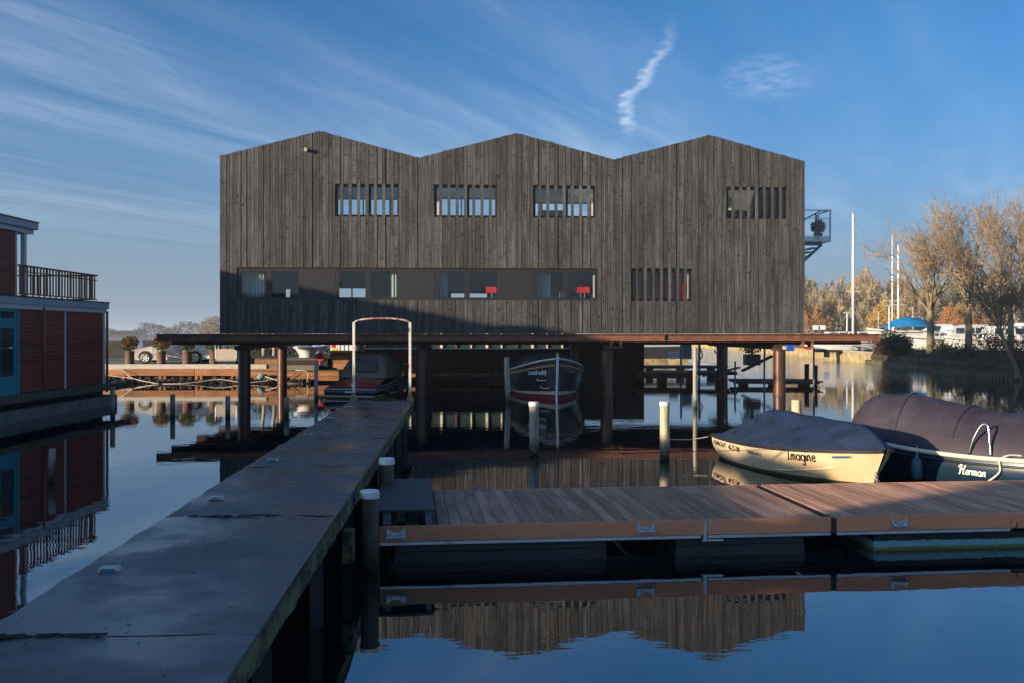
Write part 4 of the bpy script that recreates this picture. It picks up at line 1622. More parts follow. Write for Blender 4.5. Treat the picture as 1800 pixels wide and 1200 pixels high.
# the right section rides on a tarred steel tank with an algae line
tank = mat('tarred_tank', (0.020, 0.019, 0.018), 0.6, var=0.3, bump=0.2)
t, b_ = nodes_of(tank)
src = b_.inputs['Base Color'].links[0].from_socket
tcn = t.nodes.new('ShaderNodeTexCoord')
spn = t.nodes.new('ShaderNodeSeparateXYZ')
t.links.new(tcn.outputs['Object'], spn.inputs[0])
nn = t.nodes.new('ShaderNodeTexNoise')
nn.inputs['Scale'].default_value = 14
nn.inputs['Detail'].default_value = 6
t.links.new(tcn.outputs['Object'], nn.inputs['Vector'])
zz = math_node(t, 'ADD', spn.outputs['Z'], math_node(t, 'MULTIPLY', math_node(t, 'SUBTRACT', nn.outputs['Fac'], .5), .05))
m1 = t.nodes.new('ShaderNodeMix')
m1.data_type = 'RGBA'
t.links.new(math_node(t, 'LESS_THAN', zz, .115), m1.inputs[0])
t.links.new(src, m1.inputs[6])
m1.inputs[7].default_value = (.20, .42, .45, 1)
m2 = t.nodes.new('ShaderNodeMix')
m2.data_type = 'RGBA'
t.links.new(smooth(t, zz, .02, .065, 1, 0), m2.inputs[0])
t.links.new(m1.outputs[2], m2.inputs[6])
m2.inputs[7].default_value = (.13, .125, .03, 1)
t.links.new(m2.outputs[2], b_.inputs['Base Color'])
f_ = MB()
f_.box(5.85, PE - .1, .12, PW - .1, -.3, PZ - .235)
f_.build('float', tank, po, bevel=.02)
# loose cord hanging over the front edge
plastic_rope('dark thin cord hanging over the pontoon edge near the right side', [P(1772, 897, 11.72), P(1786, 915, 11.62), P(1787, 925, 11.60), P(1775, 930, 11.63)], .006, M['black_rub'], 'hanging_cord', 'cord')
plastic_rope('pale thin cord looped over the pontoon edge left of the joint', [P(1388, 905, 11.42), P(1388, 930, 11.36), P(1384, 939, 11.36), P(1378, 934, 11.37)], .004, M['rope'], 'hanging_cord', 'cord')

# dark wooden step on the left end of the pontoon
sp_ = thing('step', 'low dark grooved step standing on the left end of the pontoon', 'step', PO + Matrix.Rotation(PROT, 3, 'Z') @ Vector((0.02, .12, PZ)), PROT)
b = MB()
b.box(-.06, .60, .0, 2.34, .135, .165)
b.build('top', M['step_top'], sp_, bevel=.004)
for xx, m_ in ((.06, .09), (.53, .07)):
    for yy in (.04, 2.16):
        b = MB()
        b.box(xx - m_ / 2, xx + m_ / 2, yy, yy + .1, -.006, .133)
        b.build('leg', M['zinc'], sp_)

# ================================================================== boats
def station_rows(st, m, s_list, bulge=.0, side=1):
    """st: stations (x_sheer, half_sheer, z_sheer, x_wl, half_wl, z_wl); s runs 0 at the sheer to 1 at the waterline point"""
    rows = []
    for (xs, bs, zs, xw, bw, zw) in spline(st, m):
        row = []
        for s in s_list:
            y = bs + (bw - bs) * s + bulge * math.sin(math.pi * s) * min(1, bs * 3)
            row.append((xs + (xw - xs) * s, side * max(y, 0), zs + (zw - zs) * s))
        rows.append(row)
    return rows


def hull_band(st, m, s0, s1, n, name, material, parent, bulge=.0, grow=0.0):
    b = MB()
    sl = [s0 + (s1 - s0) * k / n for k in range(n + 1)]
    for side in (1, -1):
        rows = station_rows(st, m, sl, bulge, side)
        if grow:
            rows = [[(p[0], p[1] + side * grow, p[2]) for p in r_] for r_ in rows]
        b.grid(rows, flip=(side == 1))
    # transom
    ra, rb = station_rows(st, m, sl, bulge, 1)[0], station_rows(st, m, sl, bulge, -1)[0]
    if ra[0][1] > .02:
        b.grid([[p for p in ra], [p for p in rb]], flip=False)
    return b.build(name, material, parent, smooth=True, auto=45)


def bvh_of(objs):
    vs, fs = [], []
    for o in objs:
        k = len(vs)
        vs += [v.co.copy() for v in o.data.vertices]
        fs += [tuple(i + k for i in p.vertices) for p in o.data.polygons]
    return BVHTree.FromPolygons(vs, fs)


def cover_rows(st, m, ridge, nk, p=1.0, edge=.02, drop=.03, seed=1, wrinkle=.006, tent=False, ribs=None, sag=.03):
    """canvas from gunwale over a ridge to gunwale; ridge: heights along the length; it hangs a little between its ribs"""
    sp2 = spline(st, m)
    rid = spline([(r_,) for r_ in ridge], m)
    rows = []
    for i, (xs, bs, zs, xw, bw, zw) in enumerate(sp2):
        zr = max(rid[i][0], zs + .01)
        slack = 0.0
        if ribs:
            for a_, c_ in zip(ribs, ribs[1:]):
                if a_ < xs < c_:
                    slack = math.sin((xs - a_) / (c_ - a_) * math.pi) ** .7
        row = []
        for k in range(-nk, nk + 1):
            t_ = 1 - abs(k) / nk
            h = t_ ** p if tent else math.sin(t_ * math.pi / 2) ** p
            z = zs + .012 + (zr - zs) * h
            y = (bs + edge) * k / nk
            free = math.sin(min(1, t_ * 1.3) * math.pi) if t_ < 1 else 0
            z -= sag * slack * (.35 + .65 * min(1, t_ * 2)) * (1 if 0 < t_ else 0)
            # creases drawn down from the ribs to the gunwale
            f1 = 1 - abs(mnoise.noise(Vector((xs * 4.5 + t_ * (.8 if k > 0 else -.8), seed * 7.1 + (k > 0) * 3, t_ * .7)))) * 2
            f2 = mnoise.noise(Vector((xs * 9, k * .5, seed)))
            z += wrinkle * (f1 - .5) * max(free, 0) + wrinkle * .4 * f2 * (1 if 0 < t_ < 1 else 0)
            row.append((xs, y, z))
        row = [(row[0][0], row[0][1] * 1.003, row[0][2] - drop)] + row + [(row[-1][0], row[-1][1] * 1.003, row[-1][2] - drop)]
        rows.append(row)
    return rows


def gunwale(st, m, r, material, parent, name='rubbing_strake', s=0.0, n=8, bulge=0.0, out=.0, close=True):
    objs = []
    g = MB()
    for side in (1, -1):
        rows = station_rows(st, m, [s], bulge, side)
        g.tube([(p[0][0], p[0][1] + side * out, p[0][2]) for p in rows], r, n)
    if close:
        a = station_rows(st, m, [s], bulge, 1)[0][0]
        c = station_rows(st, m, [s], bulge, -1)[0][0]
        g.tube([a, c], r, n)
    return g.build(name, material, parent, smooth=True)


# ---------------------------------------------------------------- cream runabout "Imagine"
im = thing('motor_boat', 'cream motor boat under a slate-blue tarpaulin, lettered Imagine on its side', 'boat', (4.98, 20.55, 0), math.atan2(-4.65, 1.15))
im_st = [(0, .80, .47, .10, .66, .0), (.8, .90, .46, .85, .80, -.02), (1.9, .95, .48, 1.9, .82, -.02), (3.0, .90, .53, 2.9, .66, -.02), (3.9, .66, .59, 3.7, .36, -.02), (4.55, .30, .64, 4.2, .10, -.02), (4.82, .02, .67, 4.42, .0, -.02)]
im_h = hull_band(im_st, 40, 0, 1, 8, 'hull', M['cream_hull'], im, .05)
im_b = MB()
for side in (1, -1):
    rows = []
    for (xs, bs, zs, xw, bw, zw) in spline(im_st, 40):
        rows.append([(xw, side * max(bw, 0), zw), (xw, side * max(bw, 0) * .5, zw - .12), (xw, 0, zw - .16)])
    im_b.grid(rows, flip=(side == 1))
im_b.build('bottom', M['black_rub'], im, smooth=True)
hull_band(im_st, 60, .86, 1.0, 2, 'algae_line', M['algae'], im, .05, grow=.003)
gunwale(im_st, 40, .026, M['black_rub'], im, out=.018, bulge=.05)
im_c = MB()
im_c.grid(cover_rows(im_st, 120, [.50, .92, 1.08, 1.07, 1.06, 1.05, 1.02, .82, .70], 10, p=.93, edge=.03, drop=.05, seed=4, wrinkle=.026, tent=True, ribs=[.0, .95, 1.9, 2.85, 3.75, 4.8], sag=.016), flip=True)
im_cov = im_c.build('cover', M['blue_tarp'], im, smooth=True)
cb = bvh_of([im_cov])
# vent sleeves in the cover
for xx, yy in ((1.15, -.36), (1.75, -.38), (2.75, -.40), (.95, -.72), (2.1, .4)):
    hit = cb.ray_cast(Vector((xx, yy, 3)), Vector((0, 0, -1)))
    if hit[0] is not None:
        p0 = hit[0] + Vector((0, .10, .0))
        v = MB()
        v.tube([p0 + Vector((0, .06, .02)), p0 + Vector((0, -.08, -.005)), p0 + Vector((.0, -.15, -.045))], [.02, .036, .045], 10, caps=False)
        v.tube([p0 + Vector((0, -.04, -.0)), p0 + Vector((.0, -.146, -.043))], [.02, .040], 10, caps=True)
        v.build('vent_sleeve', M['black_rub'], im, smooth=True)
hb = bvh_of([im_h])


def on_side(x0, z0, side, dirx=1, slope=0.0):
    return lambda tx, ty: ((x0 + dirx * tx, side * 4.0, z0 + ty + slope * tx), (0, -side, 0))


script_lettering('Imagine', .106, .027, M['letter_black'], im, on_side(3.12, .345, -1, slope=.05), hb)
lettering('ALUMACRAFT', .135, M['letter_black'], im, on_side(.12, .30, -1, slope=-.01), bold=.003, spacing=.92, surface=hb)
lettering('46-25-YM', .15, M['letter_black'], im, on_side(1.02, .285, -1), bold=.003, spacing=.86, surface=hb)
lettering('LUNKER 165 CS', .085, M['letter_black'], im, on_side(1.86, .31, -1), bold=.002, spacing=.86, surface=hb)
# bow cleat and a spray rail
c = MB()
p0 = hb.ray_cast(Vector((4.12, -3, .50)), Vector((0, 1, 0)))[0]
p1 = hb.ray_cast(Vector((4.40, -3, .535)), Vector((0, 1, 0)))[0]
if p0 and p1:
    c.tube([p0 + Vector((0, -.03, 0)), p1 + Vector((0, -.03, 0))], .022, 8)
    c.build('bow_handle', M['chrome'], im, smooth=True, auto=40)
c = MB()
pts = []
for k in range(12):
    xx = 2.6 + 1.45 * k / 11
    h_ = hb.ray_cast(Vector((xx, -3, .10 + .20 * (k / 11) ** 1.4)), Vector((0, 1, 0)))[0]
    if h_:
        pts.append(h_ + Vector((0, -.004, 0)))
if len(pts) > 3:
    c.tube(pts, .016, 6)
    c.build('spray_rail', M['cream_hull'], im, smooth=True)
c = MB()
for k in range(6):
    c.lathe([(.028, 0), (.04, .012), (.028, .024)], 8, (4.62 - .05 * k * .2, -.03 + .02 * (k % 2), .10 + .035 * k))
c.build('bow_chain', M['galv'], im)

# ---------------------------------------------------------------- dark blue sloop "Herman"
hm = thing('sloop', 'dark blue sloop with cream gunwale and plum canvas cover, lettered Herman, at the right edge', 'boat', (10.35, 15.15, 0), math.atan2(.75, -.66))
hm_st = [(0, .55, .60, .15, .40, .0), (.5, .84, .56, .6, .70, -.02), (1.4, 1.02, .52, 1.4, .92, -.02), (2.7, 1.08, .50, 2.7, .98, -.02), (3.9, .98, .54, 3.8, .84, -.02), (4.9, .66, .62, 4.7, .46, -.02), (5.5, .22, .70, 5.2, .10, -.02), (5.66, .02, .74, 5.35, 0, -.02)]
hm_h = hull_band(hm_st, 40, .0, 1, 9, 'hull', M['teal_hull'], hm, .07)
gunwale(hm_st, 44, .04, M['cream_trim'], hm, name='gunwale', out=.01)
gunwale(hm_st, 44, .022, M['navy'], hm, s=.2, out=.03, bulge=.07)
c = MB()
c.grid([[(p[0], p[1] * sgn, p[2] + .0) for sgn in (1, .92, .84)] for p in [r_[0] for r_ in station_rows(hm_st, 40, [0.0], 0, 1)]], flip=False)
c.grid([[(p[0], p[1] * sgn, p[2] + .0) for sgn in (1, .92, .84)] for p in [r_[0] for r_ in station_rows(hm_st, 40, [0.0], 0, -1)]], flip=True)
c.build('side_deck', M['cream_trim'], hm)
hc_st = [(.55, .66, .60, 0, 0, 0), (1.4, .86, .55, 0, 0, 0), (2.7, .95, .53, 0, 0, 0), (3.9, .86, .57, 0, 0, 0), (4.85, .58, .65, 0, 0, 0), (5.3, .30, .70, 0, 0, 0)]
c = MB()
c.grid(cover_rows(hc_st, 120, [.66, 1.14, 1.22, 1.26, 1.42, 1.46, 1.36, 1.05], 14, p=.60, edge=.0, drop=.06, seed=9, wrinkle=.045, ribs=[.55, 1.25, 2.15, 3.05, 4.15, 4.8, 5.3], sag=.05), flip=True)
hcov = c.build('cover', M['purple_tarp'], hm, smooth=True)
# seam bands over the cover
hcb = bvh_of([hcov])
for xx in (3.05, 4.15):
    pts = []
    for k in range(-14, 15):
        h_ = hcb.ray_cast(Vector((xx, .86 * k / 14, 3)), Vector((0, 0, -1)))[0]
        if h_:
            pts.append(h_ + Vector((0, 0, .004)))
    if len(pts) > 4:
        c = MB()
        c.tube(pts, .010, 5)
        c.build('cover_seam', M['navy_cloth'], hm, smooth=True)
hhb = bvh_of([hm_h])
# name reads from bow to stern on the port side
place = lambda tx, ty: ((2.84 - tx, 4.0, .20 + ty - .02 * tx), (0, -1, 0))
script_lettering('Herman', .078, .023, M['letter_white'], hm, place, hhb, lift=.010)
# grab hoop on the gunwale
c = MB()
c.tube(spline([(2.72, .98, .53), (2.66, .96, .78), (2.56, .93, 1.00), (2.48, .92, 1.06), (2.42, .93, 1.0), (2.39, .95, .76), (2.36, .97, .53)], 30), .019, 8)
c.build('grab_hoop', M['chrome'], hm, smooth=True)
for x0 in (1.30, .95):
    c = MB()
    c.tube(spline([(x0, .82, .50), (x0 + .02, .90, .72), (x0, 1.05, .74), (x0 - .02, 1.13, .60), (x0 - .02, 1.14, .05)], 24), .018, 8)
    c.build('ladder_rail', M['chrome'], hm, smooth=True)
for zz in (.42, .20):
    c = MB()
    c.box(.94, 1.29, 1.08, 1.18, zz, zz + .025)
    c.build('ladder_step', M['galv'], hm)
c = MB()
c.tube([(1.62, .95, .52), (1.60, .95, .74)], .014, 8)
c.lathe([(.045, .74), (.055, .76), (.055, .84), (.04, .86)], 12, (1.60, .95, 0))
c.build('stern_light', M['white_pot'], hm, smooth=True, auto=40)
for xx in (3.55, 4.75):
    h_ = hhb.ray_cast(Vector((xx, 4, .28)), Vector((0, -1, 0)))[0]
    if h_:
        f_ = thing('fender', 'teal fender hanging %s' % ('between the two covered boats near the cream bow' if xx > 4 else 'on the blue sloop left of its name'), 'fender', (0, 0, 0))
        mw = Matrix.Translation(hm.location) @ Matrix.Rotation(hm.rotation_euler.z, 4, 'Z')
        f_.location = mw @ Vector((h_.x, h_.y + .11, .02))
        c = MB()
        c.lathe([(.001, 0), (.06, .01), (.092, .06), (.095, .28), (.07, .36), (.03, .39), (.025, .43), (.001, .435)], 16, caps=False)
        c.build('body', M['fender_teal'], f_, smooth=True)
        c = MB()
        c.tube([(0, 0, .43), (0, -.02, .60)], .008, 6)
        c.build('lanyard', M['rope'], f_)
mw = Matrix.Translation(hm.location) @ Matrix.Rotation(hm.rotation_euler.z, 4, 'Z')
plastic_rope('pale mooring rope hanging over the gunwale beside the name on the blue sloop', [mw @ Vector(q) for q in ((1.75, .80, .55), (1.95, .92, .58), (2.08, 1.06, .57), (2.16, 1.12, .48), (2.15, 1.15, .30), (2.35, 1.25, .10), (2.5, 1.4, .0))], .017, M['rope'])
plastic_rope('dark mooring line from the cream boat stern to the white-capped pile', [(4.15, 20.4, .42), (3.7, 20.3, .37), (3.25, 20.1, .40)], .010, M['rope'])

# ---------------------------------------------------------------- navy launch "Loosdrecht", bow on
ld_ = thing('launch', 'navy launch seen bow on under the boathouse, with red bottom and cream waterline', 'boat', (.95, 45.2, 0), math.atan2(-7.75, .80))
ls = [(0, .9, 1.05, .2, .6, .02), (1.5, 1.35, 1.0, 1.5, 1.05, .02), (3.5, 1.52, 1.02, 3.5, 1.25, .02), (5.3, 1.44, 1.16, 5.2, 1.05, .02), (6.7, 1.08, 1.36, 6.4, .62, .02), (7.5, .52, 1.54, 7.15, .20, .02), (7.82, .03, 1.62, 7.55, .0, .02)]
lh = hull_band(ls, 40, 0, .80, 9, 'hull', M['navy'], ld_, .10)
hull_band(ls, 40, .80, .885, 2, 'waterline_stripe', M['cream_trim'], ld_, .10)
hull_band(ls, 40, .885, 1.06, 2, 'bottom', M['red_bottom'], ld_, .10)
gunwale(ls, 40, .035, M['cream_trim'], ld_, name='gunwale', out=.0)
gunwale(ls, 40, .055, M['rope_rub'], ld_, name='rope_strake', s=.17, bulge=.10, out=.05)
c = MB()
c.tube([(7.60, 0, -.1), (7.66, 0, .35), (7.80, 0, 1.2), (7.87, 0, 1.74)], [.05, .055, .06, .06], 10)
c.build('stem_post', M['chrome'], ld_, smooth=True, auto=40)
c = MB()
c.lathe([(.05, 1.74), (.06, 1.78), (.02, 1.86)], 10, (7.87, 0, 0))
c.build('stem_cap', M['yellow_plastic'], ld_)
c = MB()
cs = [(0.1, .92, 1.08, 0, 0, 0), (1.5, 1.36, 1.04, 0, 0, 0), (3.5, 1.5, 1.06, 0, 0, 0), (5.3, 1.36, 1.2, 0, 0, 0), (6.4, 1.0, 1.34, 0, 0, 0)]
c.grid(cover_rows(cs, 30, [1.15, 1.62, 1.78, 1.80, 1.72, 1.50], 9, p=.45, edge=.0, drop=.03, seed=2), flip=True)
c.build('cover', M['navy_cloth'], ld_, smooth=True)
for s in (1, -1):
    c = MB()
    c.tube(spline([(6.0, s * 1.16, 1.27), (6.15, s * 1.10, 1.42), (6.6, s * .98, 1.46), (6.75, s * .95, 1.36)], 16), .022, 8)
    c.build('bow_rail', M['chrome'], ld_, smooth=True)
lb = bvh_of([lh])
for zz in (.80, .50):
    c = MB()
    h0 = lb.ray_cast(Vector((7.1, -4, zz)), Vector((0, 1, 0)))[0]
    h1 = lb.ray_cast(Vector((7.42, -4, zz)), Vector((0, 1, 0)))[0]
    if h0 and h1:
        d_ = Vector((0, -.05, -.05))
        c.tube(spline([tuple(h0), tuple(h0 + d_), tuple(h1 + d_), tuple(h1)], 12), .016, 6)
        c.build('step_handle', M['chrome'], ld_, smooth=True)
for xx in (7.25, 7.0):
    c = MB()
    h0 = lb.ray_cast(Vector((xx, 4, 1.08)), Vector((0, -1, 0)))[0]
    if h0:
        c.tube([h0 + Vector((0, .0, 0)), h0 + Vector((.02, .03, 0))], .055, 12)
        c.build('fairlead', M['chrome'], ld_)
place = lambda tx, ty: ((6.70 + tx, -4.0, .97 + ty + .03 * tx), (0, 1, 0))
script_lettering('Loosdrecht', .105, .032, M['letter_white'], ld_, place, lb, lift=.012)

# ---------------------------------------------------------------- red decked cruiser with canopy, stern on
rc = thing('motor_cruiser', 'red decked motor boat with khaki canopy moored left of the arch', 'boat', (-6.45, 38.4, 0), math.atan2(.97, .25))
rs = [(0, 1.06, .37, .0, 1.0, .02), (.9, 1.14, .50, .9, 1.02, .02), (2.4, 1.2, .74, 2.4, 1.02, .02), (4.0, 1.06, .96, 3.9, .76, .02), (5.3, .62, 1.12, 5.0, .3, .02), (6.0, .04, 1.22, 5.6, 0, .02)]
hull_band(rs, 36, 0, .72, 7, 'hull', M['navy'], rc, .06)
hull_band(rs, 36, .72, .84, 2, 'waterline_stripe', M['cream_trim'], rc, .06)
hull_band(rs, 36, .84, 1.1, 2, 'bottom', M['black_rub'], rc, .06)
gunwale(rs, 36, .03, M['galv'], rc, name='gunwale', out=.015)
gunwale(rs, 36, .022, M['steel_grey'], rc, s=.25, out=.03, bulge=.06)
c = MB()
rows = []
for k in range(8):
    xx = 0.02 + 1.45 * k / 7
    bs, zs = 1.05 - .10 * k / 7, .38 + .22 * k / 7
    rows.append([(xx, bs * q / 4, zs + .10 * (1 - (q / 4) ** 2) * (.4 + .6 * k / 7) + .14 * k / 7) for q in range(-4, 5)])
c.grid(rows, flip=True)
c.build('aft_deck', M['red_varnish'], rc, smooth=True)
c = MB()
c.box(.45, .85, -.35, .35, .50, .64)
c.build('deck_hatch', M['red_varnish'], rc, bevel=.02)
c = MB()
rows = []
for xx, w, z in ((1.25, 1.02, .78), (1.45, .98, 1.30), (1.75, .88, 1.72), (2.3, .86, 1.84), (3.1, .86, 1.80), (3.6, .86, 1.1)):
    prof = []
    for k in range(-8, 9):
        a_ = k / 8
        yy = w * math.copysign(abs(math.sin(a_ * math.pi / 2)) ** .75, a_)
        zz = .74 + (z - .74) * (math.cos(a_ * math.pi / 2) ** .35 if abs(a_) < 1 else 0)
        prof.append((xx, yy, zz))
    rows.append(prof)
c.grid(rows, flip=True)
c.build('canopy', M['khaki_cloth'], rc, smooth=True)
c = MB()
n_ = Vector((-.82, 0, .5)).normalized()
cc = [(1.28, .62, 1.02), (1.28, -.62, 1.02), (1.50, -.52, 1.52), (1.50, .52, 1.52)]
c.add([Vector(q) + n_ * .06 for q in cc], [(0, 1, 2, 3)])
c.add([Vector(q) + n_ * .05 for q in cc], [(3, 2, 1, 0)])
c.build('rear_window', M['dark_vinyl'], rc)
for s in (-1, 1):
    for xx in (1.0, 2.2, 3.1):
        c = MB()
        yy = s * (1.28 if xx > 1 else 1.2)
        c.lathe([(.001, .06), (.07, .09), (.09, .2), (.09, .48), (.05, .58), (.001, .6)], 12, (xx, yy, 0), caps=False)
        c.build('fender', M['black_rub'], rc, smooth=True)
c = MB()
c.box(-.03, -.005, -.20, .20, .24, .30)
c.build('name_plate', M['white_pot'], rc)
c = MB()
c.lathe([(.04, 0), (.04, .1), (.02, .13)], 10, (.25, 0, .45))
c.build('stern_light', M['chrome'], rc, smooth=True)

# ================================================================== red-brown houseboat on the left
HX = -14.6
hb_ = thing('houseboat', 'red-brown boarded houseboat with teal door and railed roof terrace', 'houseboat', (HX, 34.6, 0), 0)
hr = random.Random(21)
# local: x = 0 is the boarded side wall, y = 0 the far corner, negative y towards the camera
HLEN, HW = 21.0, 6.0
b = MB()
b.box(-HW, -.03, -HLEN, -.03, .62, 3.42)
core = b.build('wall_core', M['dark_wall'], hb_)
# boards, in bays between door and down-pipes
z = .84
bays = [(-5.98, -4.62), (-4.50, -3.06), (-2.98, -.09)]
while z < 3.36:
    h = .118
    for y0, y1 in bays + [(-HLEN, -9.2)]:
        p = MB()
        t_ = hr.uniform(0, .004)
        p.add([(-.028, y0, z), (.004 + t_, y0, z + .004), (-.008 + t_, y0, z + h - .004), (-.028, y0, z + h - .004),
               (-.028, y1, z), (.004 + t_, y1, z + .004), (-.008 + t_, y1, z + h - .004), (-.028, y1, z + h - .004)],
              [(0, 1, 2, 3), (7, 6, 5, 4), (1, 5, 6, 2), (2, 6, 7, 3), (0, 4, 5, 1)])
        p.build('board', M['house_board'], hb_)
    # end wall facing the boathouse
    p = MB()
    p.box(-HW, -.03, -.028, .004, z + .002, z + h - .004)
    p.build('board', M['house_board'], hb_)
    z += h
# posts, pipes, corner
for y0, y1, m_, xx in ((-4.62, -4.50, 'rail_brown', .03), (-3.06, -2.98, 'white_paint', .02), (-.09, .03, 'white_paint', .03)):
    b = MB()
    b.box(-.02, xx, y0, y1, .62, 3.38)
    b.build('cover_strip', M[m_], hb_)
b = MB()
b.tube([(.09, .06, .5), (.09, .06, 3.36)], .045, 10)
b.build('down_pipe', M['rail_brown'], hb_, smooth=True)
b = MB()
b.tube([(.07, -4.56, .80), (.07, -4.56, 3.4)], .04, 10)
b.build('down_pipe', M['rail_brown'], hb_, smooth=True)
# door with glazed leaf, top light and frame
dz0, dz1 = .80, 3.36
b = MB()
for y0, y1 in ((-6.10, -5.98), (-7.32, -7.20), (-8.5, -8.38), (-9.2, -9.1)):
    b.box(-.03, .03, y0, y1, dz0, dz1)
b.box(-.03, .025, -9.1, -6.10, 2.86, 2.96)
b.box(-.03, .025, -9.1, -6.10, dz1 - .1, dz1)
dfr = b.build('door_frame', M['teal_paint'], hb_)
for ya, yb in ((-7.20, -6.10), (-8.38, -7.32)):
    b = MB()
    b.box(-.02, .015, ya + .01, ya + .17, dz0, 2.855)
    b.box(-.02, .015, yb - .17, yb - .01, dz0, 2.855)
    b.box(-.02, .015, ya + .17, yb - .17, dz0, dz0 + .55)
    b.box(-.02, .015, ya + .17, yb - .17, 2.72, 2.855)
    d_ = b.build('door', M['teal_paint'], hb_, bevel=.006)
    b = MB()
    b.box(-.008, .002, ya + .17, yb - .17, dz0 + .55, 2.72)
    b.build('pane', M['pane'], d_)
    b = MB()
    b.tube([(.05, ya + .09, 1.85), (.05, ya + .20, 1.85)], .012, 8)
    b.build('handle', M['chrome'], d_)
    b = MB()
    rows = [[(-.10 + .03 * math.sin(k * 1.6), ya + .2 + (yb - ya - .4) * k / 24, zz) for k in range(25)] for zz in (dz0 + .5, 2.75)]
    b.grid(rows)
    b.build('curtain', M['curtain'], d_, smooth=True)
    b = MB()
    b.box(-.015, .01, ya + .02, yb - .02, 2.965, dz1 - .105)
    wl = b.build('top_light_frame', M['teal_paint'], hb_)
    b = MB()
    b.box(.0102, .016, ya + .18, yb - .18, 3.02, dz1 - .15)
    b.build('pane', M['car_glass'], wl)
# roof edge of the lower storey
b = MB()
b.box(-HW - .2, .10, -HLEN - .2, .22, 3.44, 3.65)
b.build('roof_fascia', M['grey_paint'], hb_, bevel=.008)
b = MB()
b.box(-HW - .1, .05, -HLEN - .1, .12, 3.30, 3.438)
b.build('soffit_board', M['white_paint'], hb_)
b = MB()
b.box(-HW - .22, .12, -HLEN - .22, .24, 3.652, 3.69)
b.build('roof_edge', M['roof'], hb_)
# upper storey, set back from the far end
UY = -5.95
b = MB()
b.box(-HW + .3, -.15, -11.1, UY - .03, 3.692, 5.70)
b.build('upper_wall_core', M['dark_wall'], hb_)
z = 3.72
while z < 5.66:
    p = MB()
    p.box(-.148, -.112, -11.1, UY, z, z + .114)
    p.build('board', M['house_board'], hb_)
    p = MB()
    p.box(-HW + .3, -.15, UY - .028, UY + .002, z, z + .114)
    p.build('board', M['house_board'], hb_)
    z += .118
b = MB()
b.box(-.15, -.09, UY - .01, UY + .07, 3.692, 5.72)
b.build('corner_post', M['white_paint'], hb_)
b = MB()
b.box(-.19, -.07, -5.50, -5.36, 3.692, 5.72)
b.build('porch_post', M['white_paint'], hb_)
b = MB()
b.box(-HW + .35, -HW + .47, -5.50, -5.36, 3.692, 5.72)
b.build('porch_post', M['white_paint'], hb_)
b = MB()
b.box(-HW - .1, .06, -11.4, -4.90, 5.74, 5.95)
b.build('upper_fascia', M['grey_paint'], hb_, bevel=.008)
b = MB()
b.box(-HW, -.04, -11.3, -5.0, 5.60, 5.738)
b.build('upper_soffit', M['white_paint'], hb_)
b = MB()
b.box(-HW - .12, .08, -11.42, -4.88, 5.952, 5.985)
b.build('upper_roof_edge', M['roof'], hb_)
# terrace railing
rz0, rz1 = 3.74, 4.58
ra_, rb_ = -5.85, -.45
rail = MB()
rail.box(-.10, -.02, ra_, rb_, rz1, rz1 + .05)
rail.box(-.085, -.04, ra_, rb_, rz0 + .0, rz0 + .04)
rail.box(-.08, -.05, ra_, rb_, rz1 - .16, rz1 - .13)
rail.box(-HW + .3, -.105, rb_ - .08, rb_, rz1, rz1 + .05)
rail.box(-HW + .3, -.09, rb_ - .06, rb_ - .02, rz0, rz0 + .04)
rl = rail.build('railing', M['rail_brown'], hb_)
y = ra_ + .1
k = 0
while y < rb_:
    b = MB()
    w = .045 if k % 4 == 0 else .02
    b.box(-.082 - (.003 if k % 4 == 0 else 0), -.046, y - w, y + w, rz0 + .042, rz1 - .002)
    b.build('baluster', M['rail_brown'], rl)
    y += .205
    k += 1
x = -.25
while x > -HW + .3:
    b = MB()
    b.box(x - .02, x + .02, rb_ - .058, rb_ - .022, rz0 + .042, rz1 - .002)
    b.build('baluster', M['rail_brown'], rl)
    x -= .205
# walkway along the side and float
b = MB()
b.box(.012, .42, -HLEN, 1.35, .60, .80)
b.build('walkway', M['walk_moss'], hb_, bevel=.01)
b = MB()
b.box(-HW, .0, .04, 1.30, .63, .79)
b.build('end_platform', M['walk_moss'], hb_)
b = MB()
b.box(-HW + .1, .12, -HLEN + .3, .9, -.6, .36)
b.build('float', M['concrete'], hb_, bevel=.03)
b = MB()
b.box(-HW + .4, -.25, -HLEN + .5, .5, .362, .598)
b.build('float_frame', M['black_timber'], hb_)

# neighbouring houseboats off the left edge of the picture, whose roofs throw the long shadow on the boathouse


def neighbour(name, label, loc, w, l, h1, h2=None, up=None):
    t_ = thing(name, label, 'houseboat', loc)
    b = MB()
    b.box(-w, 0, -l, 0, .55, h1 - .25)
    b.build('wall', M['house_board'], t_)
    b = MB()
    b.box(-w - .2, .1, -l - .2, .2, h1 - .248, h1)
    b.build('roof', M['grey_paint'], t_)
    b = MB()
    b.box(-w + .1, .1, -l + .2, -.2, -.6, .5)
    b.build('float', M['concrete'], t_)
    for k in range(int(l / 3)):
        b = MB()
        y0 = -1.2 - 3 * k
        b.box(.002, .05, y0 - 1.2, y0, 1.6, 2.8)
        w_ = b.build('window', M['teal_paint'], t_)
        c = MB()
        c.box(.051, .056, y0 - 1.1, y0 - .1, 1.7, 2.7)
        c.build('pane', M['car_glass'], w_)
    if h2:
        b = MB()
        b.box(-w + .3, -.1, up[0], up[1], h1 + .002, h2 - .22)
        b.build('upper_wall', M['house_board'], t_)
        b = MB()
        b.box(-w + .1, .06, up[0] - .2, up[1] + .2, h2 - .218, h2)
        b.build('upper_roof', M['grey_paint'], t_)
    return t_


